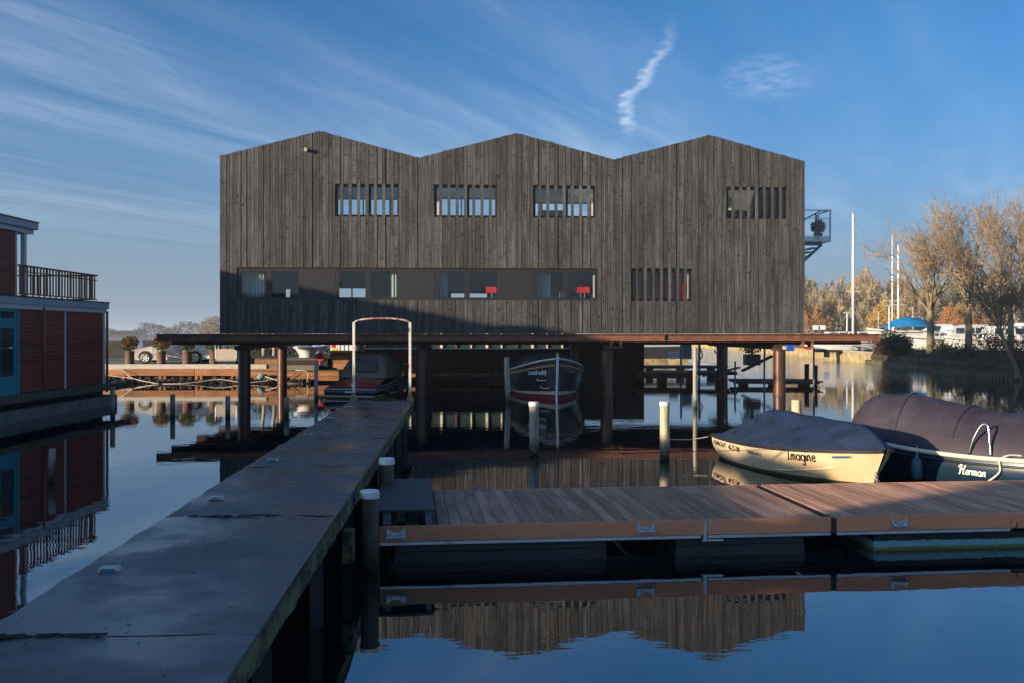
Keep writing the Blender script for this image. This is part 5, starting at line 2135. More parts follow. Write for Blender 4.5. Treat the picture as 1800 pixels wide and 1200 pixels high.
neighbour('houseboat', 'tall brown houseboat beyond the left edge, second row behind the red-brown one', (-22.4, 34.6, 0), 6.4, 12.5, 7.22)
n2 = neighbour('houseboat', 'brown houseboat beside the jetty beyond the left edge, nearest the camera', (-14.6, 12.9, 0), 6.0, 24.0, 3.98, 6.0, (-23.5, -17.2))
b = MB()
b.box(-2.6, -1.0, -10.3, -8.0, 3.985, 4.45)  # unseen roof block, added to throw a wedge of shade on the cream hull
b.build('added_roof_part', M['grey_paint'], n2)

# ================================================================== left quay
QD = 50.8
QZ = .92
qx0, qx1 = -46.0, -10.2
b = MB()
b.slab([(qx0, QD + .1), (qx1, QD + .1), (qx1, 53.2), (-5.0, 53.2), (-5.0, 66), (8.0, 66), (8.0, 75), (qx0, 75)], -.8, QZ)
struct(b.build('quay', M['brick_floor']), label='brick paved quay beyond the water on the left')
# paving courses near the edge
kr = random.Random(4)
b = MB()
b.box(qx0, -12.9, QD + .02, QD + .35, QZ - .25, QZ + .05)
kb = b.build('kerb', M['kerb'], bevel=.01)
struct(kb, label='pale concrete kerb along the quay edge')
tq = thing('quay_edge', 'orange-brown timber fender beam with posts along the left quay', 'quay edge', (0, QD, 0))
x = -34.0
while x < -12.2:
    l_ = min(kr.choice((3.0, 3.6, 4.2)), -12.2 - x)
    b = MB()
    b.box(x + .01, x + l_ - .01, -.22, -.02, .38, .74)
    b.build('fender_beam', M['quay_timber'], tq, bevel=.012)
    x += l_
x = -33.5
while x < -12.2:
    for o in (-.12, .12):
        b = MB()
        b.box(x + o - .07, x + o + .07, -.20, -.06, -.6, .378)
        b.build('post', M['quay_timber'], tq)
    x += 1.9
# corrugated sheet piling behind the beam
b = MB()
rows0, rows1 = [], []
k = 0
x = qx0
seq = [(0, 0), (.14, 0), (.22, .16), (.36, .16)]
while x < -10.3:
    for dx, dy in seq:
        rows0.append((x + dx, QD + .02 + dy - .06, -.8))
        rows1.append((x + dx, QD + .02 + dy - .06, .60))
    x += .44
b.grid([rows0, rows1], flip=True)
sp2 = b.build('sheet_piling', M['rust_dark'])
tag(sp2, 'dark corrugated sheet piling under the left quay', 'sheet piling')
# rubble and weed at the foot
b = MB()
for k in range(900):
    xx = kr.uniform(-24.5, -10.5)
    yy = QD - .15 - abs(kr.gauss(0, .35))
    zz = kr.uniform(-.05, .30) * math.exp(-abs(yy - QD) * .9)
    s = kr.uniform(.03, .16)
    ax = Vector((kr.gauss(0, 1), kr.gauss(0, .6), kr.gauss(0, .4))).normalized() * s
    e = ax.orthogonal().normalized() * s * .45
    c_ = Vector((xx, yy, max(zz, .01)))
    b.add([c_ - ax, c_ - e, c_ + ax, c_ + e, c_ + Vector((0, 0, s * .6))], [(0, 1, 4), (1, 2, 4), (2, 3, 4), (3, 0, 4)])
o = b.build('rubble', M['rubble'])
struct(o, 'stuff', 'dark stones and weed at the foot of the left quay')
# hoses trailing over the rubble
plastic_rope('long white hose sagging along the foot of the left quay', [P(188, 659, 50.2), P(230, 664, 50.0), P(272, 672.5, 49.6), P(310, 673.5, 49.6), P(345, 671, 49.8), P(385, 666, 50.0), P(425, 671, 49.8), P(470, 668, 50.0), P(520, 655, 50.4)], .017, M['rope'], 'hose', 'hose')
plastic_rope('white hose hanging in a loop from the left quay corner', [P(190, 648, 50.55), P(215, 650, 50.4), P(228, 661, 50.2), P(243, 667, 50.0), P(275, 673.5, 49.5)], .017, M['rope'], 'hose', 'hose')
plastic_rope('white hose arching over the timber edge left of the grey pile', [P(520, 650, 50.4), P(530, 650.5, 50.3), P(540, 653, 50.3), P(541, 662, 50.3), P(535, 672, 50.2), P(500, 671, 49.8), P(455, 657, 50.3)], .022, M['rope'], 'hose', 'hose')
b = MB()
c_ = P(460, 661, 50.2)
b.lathe([(.001, -.24), (.09, -.21), (.14, -.06), (.13, .12), (.05, .22), (.04, .28), (.001, .29)], 14, caps=False)
o = b.build('buoy', mat('pale_blue_buoy', (.16, .33, .44), .5, var=.1, bump=0), smooth=True, loc=c_)
o.rotation_euler = (0, R(70), R(20))
tag(o, 'pale blue buoy lying on the rubble between the two left columns', 'buoy')

# stepped timber terrace right of the quay, in front of the white planters
tt = thing('timber_terrace', 'orange-brown timber terrace steps beside the white planters', 'terrace', (0, 0, 0))


def boards_front(x0, x1, y, z0, z1, n, parent, m_, th=.12, top=None):
    for k in range(n):
        za, zb_ = z0 + (z1 - z0) * k / n, z0 + (z1 - z0) * (k + 1) / n
        b = MB()
        b.box(x0, x1, y, y + th, za + .006, zb_ - .006)
        b.build('beam', m_, parent, bevel=.008)
    if top:
        b = MB()
        b.box(x0 - .02, x1 + .02, y - .03, top, z1, z1 + .05)
        b.build('tread', M['raft_wood'], parent)


boards_front(-14.2, -8.4, 50.55, .12, .62, 2, tt, M['quay_timber'], top=51.5)
boards_front(-13.7, -9.9, 51.5, .67, 1.22, 2, tt, M['quay_timber'], top=53.0)
boards_front(-9.7, -8.0, 51.5, .67, 1.62, 3, tt, M['quay_timber'], top=52.4)
b = MB()
b.box(-12.2, -9.8, 51.32, 51.47, .68, 1.18)
b.build('dark_skirt', M['black_timber'], tt)
for x in (-13.2, -12.4, -9.2, -8.6):
    b = MB()
    b.tube([(x, 51.5, 1.10), (x, 51.47, 1.10)], .03, 8)
    b.build('bolt', M['galv'], tt)

# rusty retaining wall under the building
rw = thing('rusty_wall', 'dark rusty steel wall with ledge under the boathouse deck', 'wall', (0, 0, 0))
b = MB()
b.box(-8.0, 3.2, 52.6, 52.8, -.6, 1.72)
b.build('low_panel', M['rust_dark'], rw)
b = MB()
b.box(-8.05, 3.2, 52.45, 53.6, 1.722, 1.78)
b.build('coping', M['galv'], rw)
b = MB()
b.box(3.2, 7.05, 51.6, 53.2, -.6, 2.09)
b.build('tall_panel', M['rust_dark'], rw)
b = MB()
b.box(-8.0, -1.2, 51.2, 52.59, .28, .44)
b.build('ledge', M['quay_timber'], rw)
b = MB()
b.box(-1.2, 3.19, 51.4, 52.59, .30, .42)
b.build('ledge', M['raft_wood'], rw)
b = MB()
b.box(6.4, 9.2, 49.9, 51.3, .28, .58)
b.build('ledge', M['rust'], rw)
for k in range(9):
    b = MB()
    x = -7.6 + k * 1.25
    b.box(x, x + .1, 52.50, 52.598, -.5, 1.71)
    b.build('rib', M['rust_dark'], rw)

# pavilion behind with cream posts
pv = thing('pavilion', 'low pavilion with cream window posts seen in the slit under the boathouse deck', 'pavilion', (0, 60.5, QZ))
b = MB()
b.box(-10.5, 4.0, .3, 6, 0, 3.2)
b.build('wall', M['dark_wall'], pv)
b = MB()
b.box(-10.9, 4.4, -.6, 6.4, 3.21, 3.45)
b.build('roof', M['roof'], pv)
x = -10.2
k = 0
while x < 3.9:
    b = MB()
    w = .09 if k % 3 else .16
    b.box(x, x + w, .0, .28, .0, 3.2)
    b.build('post', M['cream'] if k % 4 != 3 else M['rust'], pv)
    if x + .95 < 3.9:
        b = MB()
        b.box(x + w + .02, x + .93, .16, .2, .3, 2.9)
        b.build('pane', M['car_glass'], pv)
    x += .95
    k += 1
b = MB()
b.box(-10.4, 3.9, -.05, .3, .0, .28)
b.build('plinth', M['grey_paint'], pv)


# ---- planters with flowering shrubs
def leaf_ball(b, c, r, n, size, rr, squash=1.0):
    for k in range(n):
        v_ = Vector((rr.gauss(0, 1), rr.gauss(0, 1), rr.gauss(0, 1))).normalized() * (rr.random() ** .35) * r
        v_.z *= squash
        v_ *= 1 + .15 * math.sin(v_.x * 9 / r) * math.sin(v_.z * 7 / r + 1)
        p_ = Vector(c) + v_
        a_ = Vector((rr.gauss(0, 1), rr.gauss(0, 1), rr.gauss(0, 1))).normalized()
        e_ = a_.orthogonal().normalized()
        s = size * rr.uniform(.6, 1.4)
        b.add([p_ - a_ * s, p_ - e_ * s * .45, p_ + a_ * s, p_ + e_ * s * .45], [(0, 1, 2, 3)])


lr = random.Random(14)
for k, (px, lab) in enumerate(((228, 'rusty tub of red-flowering shrub, leftmost on the quay'), (281, 'rusty tub of red-flowering shrub in front of the car front wheel'), (329, 'rusty tub of shrub before the middle of the silver car'), (374, 'rusty tub of shrub behind the silver car, next to the trolley'))):
    d = 52.0
    t_ = thing('flower_tub', lab, 'planter', ((px - CX) / FPX * d, d + .2 * (k % 2), QZ), 0, 'flower tubs on the quay')
    b = MB()
    b.lathe([(.235, 0), (.245, .05), (.235, .09), (.24, .66), (.255, .68), (.255, .72), (.20, .72), (.20, .60)], 20)
    b.build('tub', M['pot_clay'], t_, smooth=True, auto=40)
    b = MB()
    leaf_ball(b, (0, 0, 1.12), .46, 900, .055, lr, .82)
    b.build('foliage', M['leaf'], t_)
    b = MB()
    for j in range(70 if k < 2 else 25):
        a_ = lr.uniform(0, 6.28)
        e_ = lr.uniform(-.6, 1.2)
        r_ = .44
        c_ = Vector((r_ * math.cos(a_) * math.cos(e_), r_ * math.sin(a_) * math.cos(e_), 1.12 + r_ * .84 * math.sin(e_)))
        leaf_ball(b, c_, .045, 5, .04, lr)
    b.build('flowers', M['flower'], t_)

# ---- silver car
car = thing('parked_car', 'silver saloon car parked on the quay behind the flower tubs', 'car', (P(309, 0, 54.2).x, 54.2, QZ), R(180))
# local: +x is the front of the car (turned to the left), y across
side = [(-2.28, .30), (-2.33, .55), (-2.28, .80), (-2.15, .95), (-1.55, 1.00), (-1.30, 1.02), (1.00, .98), (1.20, .94), (2.05, .78), (2.26, .66), (2.30, .45), (2.22, .26), (1.82, .20), (-1.75, .22)]
b = MB()
rings = []
for yy, sc, zz in ((-.87, .97, .04), (-.90, 1.0, 0), (-.86, 1.0, -.0), (.86, 1.0, 0), (.90, 1.0, 0), (.87, .97, .04)):
    rings.append([(x_ * sc, yy, z_ + (zz if z_ < .5 else -zz * .5)) for x_, z_ in side])
b.rings(rings)
b.build('body', M['car_paint'], car, smooth=True, auto=30, bevel=.03)
b = MB()
base = [(-1.72, .985), (-1.2, 1.38), (-.75, 1.43), (.05, 1.41), (.40, 1.30), (1.05, .97)]
rings = []
for yy, sc, dz in ((-.78, 1.0, -.40), (-.62, .96, 0), (.62, .96, 0), (.78, 1.0, -.40)):
    rings.append([(x_ * (sc if z_ > 1 else 1), yy if z_ > 1 else math.copysign(.80, yy), z_ + (dz * 0)) for x_, z_ in base])
rings = [[(x_, -.80 + (.20 * (z_ - .97) / .46), z_) for x_, z_ in base], [(x_, .80 - (.20 * (z_ - .97) / .46), z_) for x_, z_ in base]]
b.rings(rings)
gh = b.build('roof_cabin', M['car_paint'], car, smooth=True, auto=30, bevel=.02)
for s in (-1, 1):
    for poly in ([(-1.45, 1.03), (-1.12, 1.33), (-.55, 1.37), (-.50, 1.03)], [(-.42, 1.03), (-.47, 1.37), (.03, 1.35), (.33, 1.25), (.74, 1.03)]):
        b = MB()
        b.add([(x_, s * (.806 - .20 * (z_ - .97) / .46), z_) for x_, z_ in poly], [(0, 1, 2, 3) if len(poly) == 4 else (0, 1, 2, 3, 4)])
        b.build('side_window', M['car_glass'], gh)
for pa, pb in (((.46, 1.285), (1.02, .985)), ((-1.24, 1.36), (-1.68, 1.02))):
    b = MB()
    ya = .80 - .20 * (pa[1] - .97) / .46 - .06
    yb = .80 - .20 * (pb[1] - .97) / .46 - .06
    n_ = Vector((pa[1] - pb[1], 0, pb[0] - pa[0])) * (1 if pa[0] < pb[0] else -1)
    n_.normalize()
    q = n_ * .008
    b.add([Vector((pa[0], -ya, pa[1])) + q, Vector((pb[0], -yb, pb[1])) + q, Vector((pb[0], yb, pb[1])) + q, Vector((pa[0], ya, pa[1])) + q], [(0, 1, 2, 3)])
    b.build('windscreen', M['car_glass'], gh)
for xx in (1.38, -1.36):
    for s in (-1, 1):
        b = MB()
        n = 28
        rings = []
        for (yy, r_) in ((s * .70, .30), (s * .70, .325), (s * .90, .33), (s * .925, .31), (s * .925, .235)):
            rings.append([(xx + r_ * math.cos(2 * math.pi * k / n), yy, .33 + r_ * math.sin(2 * math.pi * k / n)) for k in range(n)])
        b.rings(rings, caps=False)
        wh = b.build('wheel', M['tyre'], car, smooth=True, auto=40)
        b = MB()
        b.tube([(xx, s * .86, .33), (xx, s * .895, .33)], .237, 24)
        b.build('rim_well', M['tyre'], wh)
        b = MB()
        for k in range(6):
            a_ = k * math.pi / 3
            b.bar((xx + .05 * math.cos(a_), s * .915, .33 + .05 * math.sin(a_)), (xx + .20 * math.cos(a_), s * .92, .33 + .20 * math.sin(a_)), .035, .085, (math.cos(a_ + 1.57), 0, math.sin(a_ + 1.57)))
        b.tube([(xx, s * .90, .33), (xx, s * .935, .33)], .07, 14)
        ring = [(xx + .215 * math.cos(2 * math.pi * k / 24), s * .925, .33 + .215 * math.sin(2 * math.pi * k / 24)) for k in range(25)]
        b.tube(ring, .022, 6, caps=False)
        b.build('rim', M['alu'], wh)
        b = MB()   # flat black patch drawn as the wheel-arch shadow
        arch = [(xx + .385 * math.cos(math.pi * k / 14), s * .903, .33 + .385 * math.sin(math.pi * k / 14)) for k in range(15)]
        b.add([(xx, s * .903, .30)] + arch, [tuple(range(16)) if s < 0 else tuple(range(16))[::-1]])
        b.build('wheel_arch_shadow', M['tyre'], car)
for s in (-1, 1):
    b = MB()
    b.box(2.06, 2.22, s * .62 - .16, s * .62 + .16, .60, .73)
    b.build('headlight', M['lamp_lens'], car, bevel=.02)
    b = MB()
    b.box(-2.345, -2.2, s * .66 - .15, s * .66 + .15, .70, .86)
    b.build('tail_light', M['tail_red'], car, bevel=.02)
    for xx in (-.47, .95):
        b = MB()
        b.box(xx - .006, xx + .006, s * .901 - .004, s * .901 + .004, .32, .97)
        b.build('door_gap', M['tyre'], car)
    b = MB()
    b.box(-.40, -.22, s * .912 - .012, s * .912 + .012, .80, .83)
    b.build('door_handle', M['car_paint'], car)
    b = MB()
    b.box(.62, .78, s * .98 - .10, s * .98 + .06, .95, 1.08)
    b.build('wing_mirror', M['car_paint'], car, bevel=.02)
    b = MB()
    b.box(-1.0, 1.0, s * .905 - .006, s * .905 + .006, .50, .54)
    b.build('side_moulding', M['steel_grey'], car)

# ---- luggage trolley
tw = P(400, 0, 51.35)
tr = thing('trolley', 'grey panelled hand trolley with hooped handles on the quay', 'trolley', (tw.x, 51.35, QZ + .05))
b = MB()
b.box(-.52, .52, -.30, -.27, .22, .80)
b.build('side_panel', M['ply'], tr, bevel=.01)
b = MB()
b.box(-.54, .54, -.32, .30, .16, .215)
b.build('bed', M['galv'], tr)
for s in (-1, 1):
    b = MB()
    b.tube(spline([(s * .55, -.28, .2), (s * .55, -.28, .9), (s * .58, -.28, 1.0), (s * .50, -.1, 1.05), (s * .56, .28, 1.0), (s * .55, .28, .2)], 24), .028, 8)
    b.build('handle', M['galv'], tr, smooth=True)
    for yy in (-.24, .24):
        b = MB()
        b.tube([(s * .40, yy - .03, .085), (s * .40, yy + .03, .085)], .083, 14)
        b.build('wheel', M['tyre'], tr)

# ---- white planters
for px, d, lab in ((540, 53.4, 'white flared planter on the terrace, the nearer of two'), (556, 55.2, 'white flared planter on the terrace, the farther of two')):
    t_ = thing('white_planter', lab, 'planter', ((px - CX) / FPX * d, d, 1.27 if d < 54 else QZ + .38), 0, 'white planters')
    b = MB()
    s = 1.0
    b.lathe([(.42, 0), (.45, .12), (.52, .3), (.64, .46), (.76, .54), (.76, .58), (.60, .62), (.58, .5)], 32)
    b.build('bowl', M['white_pot'], t_, smooth=True, auto=40)
    b = MB()
    leaf_ball(b, (0, 0, .66), .3, 120, .07, lr, .5)
    b.build('plant', M['leaf'], t_)
b = MB()
b.box(-14.5, -8.0, 53.25, 57, .925, 1.265)
struct(b.build('terrace_floor', M['raft_wood']), label='raised terrace floor under the white planters')

# ---- hedge, pale trunks and bits at the back of the quay
b = MB()
for k in range(5200):
    c_ = Vector((lr.uniform(-17.6, -7.0), 60 + lr.uniform(-.6, .6), QZ + lr.random() ** .8 * (1.55 + .25 * math.sin(lr.uniform(-18, -7)))))
    a_ = Vector((lr.gauss(0, 1), lr.gauss(0, 1), lr.gauss(0, 1))).normalized() * lr.uniform(.04, .09)
    e_ = a_.orthogonal().normalized() * .05
    b.add([c_ - a_, c_ - e_, c_ + a_, c_ + e_], [(0, 1, 2, 3)])
hd = thing('hedge', 'brown-green clipped hedge behind the terrace', 'hedge', (0, 0, 0))
b.build('foliage', M['leaf_dark'], hd)
b = MB()
for k in range(1200):
    c_ = Vector((lr.uniform(-17.6, -7.0), 59.4 + lr.uniform(-.5, .1), QZ + lr.random() * .45))
    a_ = Vector((lr.gauss(0, 1), lr.gauss(0, 1), lr.gauss(0, 1.4))).normalized() * lr.uniform(.05, .1)
    e_ = a_.orthogonal().normalized() * .05
    b.add([c_ - a_, c_ - e_, c_ + a_, c_ + e_], [(0, 1, 2, 3)])
b.build('low_growth', M['leaf'], hd)
for px, lab in ((463.5, 'pale birch trunk in front of the hedge, the left one'), (482, 'leaning pale birch trunk in front of the hedge, the right one')):
    t_ = thing('birch_tree', lab, 'tree', ((px - CX) / FPX * 58.5, 58.5, QZ), 0)
    b = MB()
    b.tube([(0, 0, -.1), (.02, 0, 1.2), (-.12, 0, 2.4), (-.1, .05, 4.5), (0, 0, 6.2)], [.13, .11, .10, .07, .02], 10)
    b.build('trunk', M['pile_grey'], t_, smooth=True)
    b = MB()
    for k in range(14):
        z_ = 2.8 + k * .25
        a_ = k * 2.4
        b.tube([(-.1, 0, z_), (-.1 + .5 * math.cos(a_), .5 * math.sin(a_), z_ + .5), (-.1 + .8 * math.cos(a_), .8 * math.sin(a_), z_ + 1.1)], [.03, .018, .006], 4)
    b.build('crown', M['twig'], t_)
# equipment box with coloured panels, red hose reel
w = P(603, 607, 58.0)
t_ = thing('utility_cabinet', 'white cabinet with red and yellow panels behind the terrace', 'cabinet', (w.x, 58.0, QZ))
b = MB()
b.box(-.75, .75, 0, .5, 0, 1.45)
b.build('body', M['white_paint'], t_)
b = MB()
b.box(-.70, -.45, -.02, -.002, .82, 1.05)
b.build('red_panel', M['red_plastic'], t_)
b = MB()
b.box(-.66, -.32, -.02, -.002, .5, .80)
b.build('yellow_panel', M['yellow_plastic'], t_)
for k in range(4):
    b = MB()
    b.box(-.2 + k * .25, -.17 + k * .25, -.03, -.002, .45, 1.4)
    b.build('rail', M['galv'], t_)
w = P(562, 627, 51.3)
t_ = thing('hose_reel', 'round red hose reel on the terrace behind the grey pile', 'hose reel', w)
b = MB()
b.tube([(0, -.06, 0), (0, .06, 0)], .24, 20)
b.build('drum', M['red_plastic'], t_, smooth=True, auto=40)
b = MB()
b.tube([(0, -.1, 0), (0, -.061, 0)], .09, 14)
b.build('hub', M['black_rub'], t_)
b = MB()
b.box(-.03, .03, -.02, .02, -.55, -.2)
b.build('bracket', M['steel_grey'], t_)

# ---- dark barrier with boxes, lawn strip at the back of the quay
b = MB()
b.box(-40, -17.5, 57.5, 60.0, QZ + .0, QZ + .035)
struct(b.build('lawn', M['grass']), label='strip of lawn behind the silver car')
t_ = thing('timber_barrier', 'low black timber barrier along the lake edge behind the car', 'barrier', (0, 66.0, QZ))
for k in range(2):
    b = MB()
    b.box(-42, -14.0, 0, .14, .02 + .31 * k, .32 + .31 * k)
    b.build('rail', M['black_timber'], t_)
x = -41.5
while x < -14:
    b = MB()
    b.box(x, x + .2, .142, .34, -.2, .62)
    b.build('post', M['black_timber'], t_)
    x += 2.2
for x, w_, lab in ((-27.1, .85, 'dark timber crate on the barrier, left of the car'), (-24.1, 1.15, 'dark timber crate on the barrier, right above the flower tubs')):
    t_ = thing('crate', lab, 'crate', (x, 66.4, QZ + .63), 0, 'crates at the lake edge')
    for k in range(3):
        b = MB()
        b.box(-w_, w_, -.3 + .0, -.27, .01 + .16 * k, .16 + .16 * k)
        b.build('slat', M['black_timber'], t_)
    b = MB()
    b.box(-w_, w_, -.265, .3, -.0, .49)
    b.build('body', M['black_timber'], t_)

# ================================================================== rafts behind the columns on the right
fr_ = random.Random(31)


def raft(name, label, x0, x1, y0, y1, z, rot, npl, label_group='work rafts'):
    t_ = thing(name, label, 'raft', ((x0 + x1) / 2, (y0 + y1) / 2, 0), rot, label_group)
    hw, hl = (x1 - x0) / 2, (y1 - y0) / 2
    for k in range(npl):
        a = -hl + 2 * hl * k / npl
        b = MB()
        b.box(-hw + fr_.uniform(-.1, .1), hw + fr_.uniform(-.1, .1), a + .012, a + 2 * hl / npl - .012, z - .07, z + fr_.uniform(-.01, .01))
        b.build('plank', M['raft_wood'], t_)
    for yy in (-hl + .1, hl - .3):
        b = MB()
        b.box(-hw + .05, hw - .05, yy, yy + .12, z - .15, z - .072)
        b.build('bearer', M['raft_wood'], t_)
    for s in (-.7, .0, .7):
        b = MB()
        b.box(s * hw - .16, s * hw + .16, -hl + .3, hl - .3, -.3, z - .15)
        b.build('float', M['black_timber'], t_)
    return t_


raft('work_raft', 'dark plank raft behind the thin grey pile, joining the rusty wall', 7.3, 11.8, 50.2, 52.8, .58, R(-2), 9)
raft('work_raft', 'low sagging raft of dark planks left of the sunlit column', 10.9, 15.1, 47.0, 49.2, .28, R(-7), 8)
raft('work_raft', 'far grey raft below the barge', 7.6, 13.0, 58.5, 60.0, .62, R(1), 4)
# scaffold plank leaning across
b = MB()
b.bar(P(1305, 651, 50.5), P(1357, 625, 51.0), .28, .10)
tag(b.build('gang_plank', M['raft_wood'], bevel=.01), 'dark gang plank sloping up across the rafts beside the sunlit column', 'plank')
b = MB()
b.bar(P(1300, 645, 49.5), P(1235, 660, 49.0), .22, .08)
tag(b.build('gang_plank', M['raft_wood'], bevel=.01), 'dark plank lying flat behind the second dark column', 'plank')
for px, d, y0, y1, r_, lab in ((1197, 53.5, 598, 648, .055, 'grey steel pole left of the thin pile'), (1229, 53.0, 598, 642, .065, 'grey steel pole right behind the thin pile'), (1277.5, 52.0, 598, 650, .05, 'steel pole touching the dark back column'),
                                  (1292, 47.0, 634, 702, .045, 'thin pole in the water left of the shrub box'), (1343.5, 45.5, 610, 715, .045, 'thin pole in the water left of the sunlit column'), (1430.5, 46.0, 609, 690, .045, 'thin pole at the raft end right of the sunlit column'),
                                  (1418, 48.2, 639, 664, .12, 'stubby dark post at the raft corner, the left one'), (1433, 47.6, 641, 690, .12, 'stubby dark post at the raft corner, the right one')):
    a_ = P(px, y0, d)
    b = MB()
    b.tube([(0, 0, -.8), (0, 0, a_.z * .5), (.01, 0, a_.z)], r_, 8)
    o = b.build('steel_pole' if r_ < .1 else 'raft_post', M['steel_grey'] if r_ < .1 else M['black_timber'], smooth=True, auto=40, loc=(a_.x, a_.y, 0))
    tag(o, lab, 'pole' if r_ < .1 else 'post')
b = MB()
b.bar(P(1235, 625, 52.8), P(1222, 643, 53.2), .05, .05)
b.bar(P(1229, 602, 53.0), P(1235, 625, 52.8), .05, .05)
tag(b.build('pole_stay', M['steel_grey']), 'diagonal steel stay beside the pole behind the thin pile', 'stay')
# shrub in a grey box
w = P(1321.5, 641, 51.5)
t_ = thing('boxed_shrub', 'leafy shrub in a grey square box on the raft', 'plant', (w.x, w.y, w.z))
b = MB()
b.box(-.38, .38, -.38, .38, .0, .58)
b.build('box', M['zinc'], t_, bevel=.02)
b = MB()
b.tube([(0, 0, .5), (.02, 0, 1.0), (.0, 0, 1.5)], [.06, .05, .03], 8)
b.build('stem', M['bark'], t_)
b = MB()
leaf_ball(b, (0, 0, 1.05), .62, 700, .07, fr_, .75)
b.build('foliage', M['leaf_dark'], t_)
# white tub and grey cabinet on the far raft
w = P(1184, 630, 59)
t_ = thing('tub', 'small white tub on the far raft', 'tub', w)
b = MB()
b.rings([[(-.20, -.15, 0), (.20, -.15, 0), (.20, .15, 0), (-.20, .15, 0)], [(-.27, -.2, .36), (.27, -.2, .36), (.27, .2, .36), (-.27, .2, .36)]])
b.build('body', M['white_pot'], t_)
b = MB()
b.box(-.29, .29, -.22, .22, .361, .40)
b.build('rim', M['white_pot'], t_)
w = P(1207, 630, 59.2)
t_ = thing('power_box', 'grey service cabinet on the far raft', 'cabinet', w)
b = MB()
b.box(-.28, .28, -.2, .2, 0, .85)
b.build('body', M['zinc'], t_, bevel=.02)
b = MB()
b.box(-.31, .31, -.23, .23, .851, .90)
b.build('lid', M['steel_grey'], t_)
# barge
bg_ = thing('barge', 'dark barge with a buff waterline moored behind the rafts', 'barge', (15.0, 84, 0), R(180))
bs_ = [(0, 1.9, 1.55, 0, 1.8, -.1), (3, 2.1, 1.5, 3, 2.0, -.1), (8, 2.1, 1.5, 8, 2.0, -.1), (10.5, 1.2, 1.75, 10.2, .8, -.1), (11.2, .05, 1.9, 10.7, 0, -.1)]
hull_band(bs_, 24, 0, .66, 4, 'hull', M['boat_black'], bg_, .02)
hull_band(bs_, 24, .66, 1.1, 2, 'waterline_band', M['yellow_wall'], bg_, .02)
gunwale(bs_, 24, .07, M['grey_paint'], bg_)
b = MB()
b.box(.5, 7.5, -1.5, 1.5, 1.45, 2.6)
b.build('hold_cover', M['steel_grey'], bg_, bevel=.1)

# ================================================================== right-hand quay, bank and yard
# plan of the water's edge, from far left to near right
edge = [(30.0, 235.0), (36.0, 170.0), (33.5, 110.0), (31.2, 84.0), (29.6, 72.0), (28.2, 62.0), (28.0, 54.0), (30.5, 44.0), (36, 36)]
b = MB()
b.slab(edge + [(420, 36), (420, 700), (30, 700)], -.8, .80)
yard = b.build('yard_ground', M['dry_bank'])
struct(yard, label='ground of the boatyard beyond the right bank')
# brick quay wall on the far part, with separate coping stones
qw = thing('quay_wall', 'sunlit yellowish brick quay wall running away behind the columns', 'quay wall', (0, 0, 0))
pts = edge[0:4]
for (a, c) in zip(pts, pts[1:]):
    a, c = Vector((a[0], a[1], 0)), Vector((c[0], c[1], 0))
    b = MB()
    b.bar(a + Vector((-.15, 0, .15)), c + Vector((-.15, 0, .15)), .5, 1.5)
    b.build('wall_run', M['yellow_wall'], qw)
    n = int((c - a).length / 2.0)
    for k in range(n):
        p0, p1 = a.lerp(c, (k + .01) / n), a.lerp(c, (k + .99) / n)
        b = MB()
        b.bar(p0 + Vector((-.18, 0, .955)), p1 + Vector((-.18, 0, .955)), .62, .10)
        b.build('coping', M['kerb'], qw)
# low rail on posts along it
rl = thing('quay_rail', 'grey horizontal rail along the quay behind the sunlit column', 'rail', (0, 0, 0))
b = MB()
b.bar((33.9, 112, 1.45), (31.6, 84.5, 1.45), .1, .12)
b.build('bar', M['steel_grey'], rl)
for k in range(9):
    p0 = Vector((33.9, 112, 1)).lerp(Vector((31.6, 84.5, 1)), k / 8)
    b = MB()
    b.box(p0.x - .05, p0.x + .05, p0.y - .05, p0.y + .05, .95, 1.39)
    b.build('post', M['steel_grey'], rl)
# stepped earth bank with timber toe on the near part
b = MB()
rows = []
bank = spline([(e[0], e[1]) for e in edge[3:]], 60)
for i, (x, y) in enumerate(bank):
    nx, ny = 1.0, .15
    row = []
    for k, (o, z) in enumerate(((-.35, -.3), (-.3, .28), (.2, .42), (1.0, .78), (2.2, .98), (3.6, .92), (5.0, .805))):
        j = .12 * math.sin(i * 1.7 + k * 2.1) + fr_.uniform(-.05, .05)
        row.append((x + nx * o, y + ny * o, z + (j if k > 1 else 0)))
    rows.append(row)
b.grid(rows)
struct(b.build('bank', M['dry_bank'], smooth=True), label='overgrown earth bank along the right shore')
tb = thing('bank_toe', 'row of short mossy stakes at the foot of the right bank', 'stakes', (0, 0, 0))
st_ = []
acc = 0
for (a, c) in zip(bank, bank[1:]):
    L_ = math.hypot(c[0] - a[0], c[1] - a[1])
    n = int(L_ / .32)
    for k in range(n):
        st_.append((a[0] + (c[0] - a[0]) * k / n, a[1] + (c[1] - a[1]) * k / n))
st_ = [s for s in st_ if s[1] > 47][:200]
sm = MB().lathe([(.10, -.5), (.10, .30), (.07, .34)], 7).mesh('stake', M['walk_moss'], True)
for k, (x, y) in enumerate(st_):
    o = bpy.data.objects.new('stake', sm)
    COL.objects.link(o)
    o.parent = tb
    o.location = (x - .45, y - .05, fr_.uniform(-.12, .06))
    o.rotation_euler = (fr_.uniform(-.06, .06), fr_.uniform(-.06, .06), fr_.uniform(0, 6))
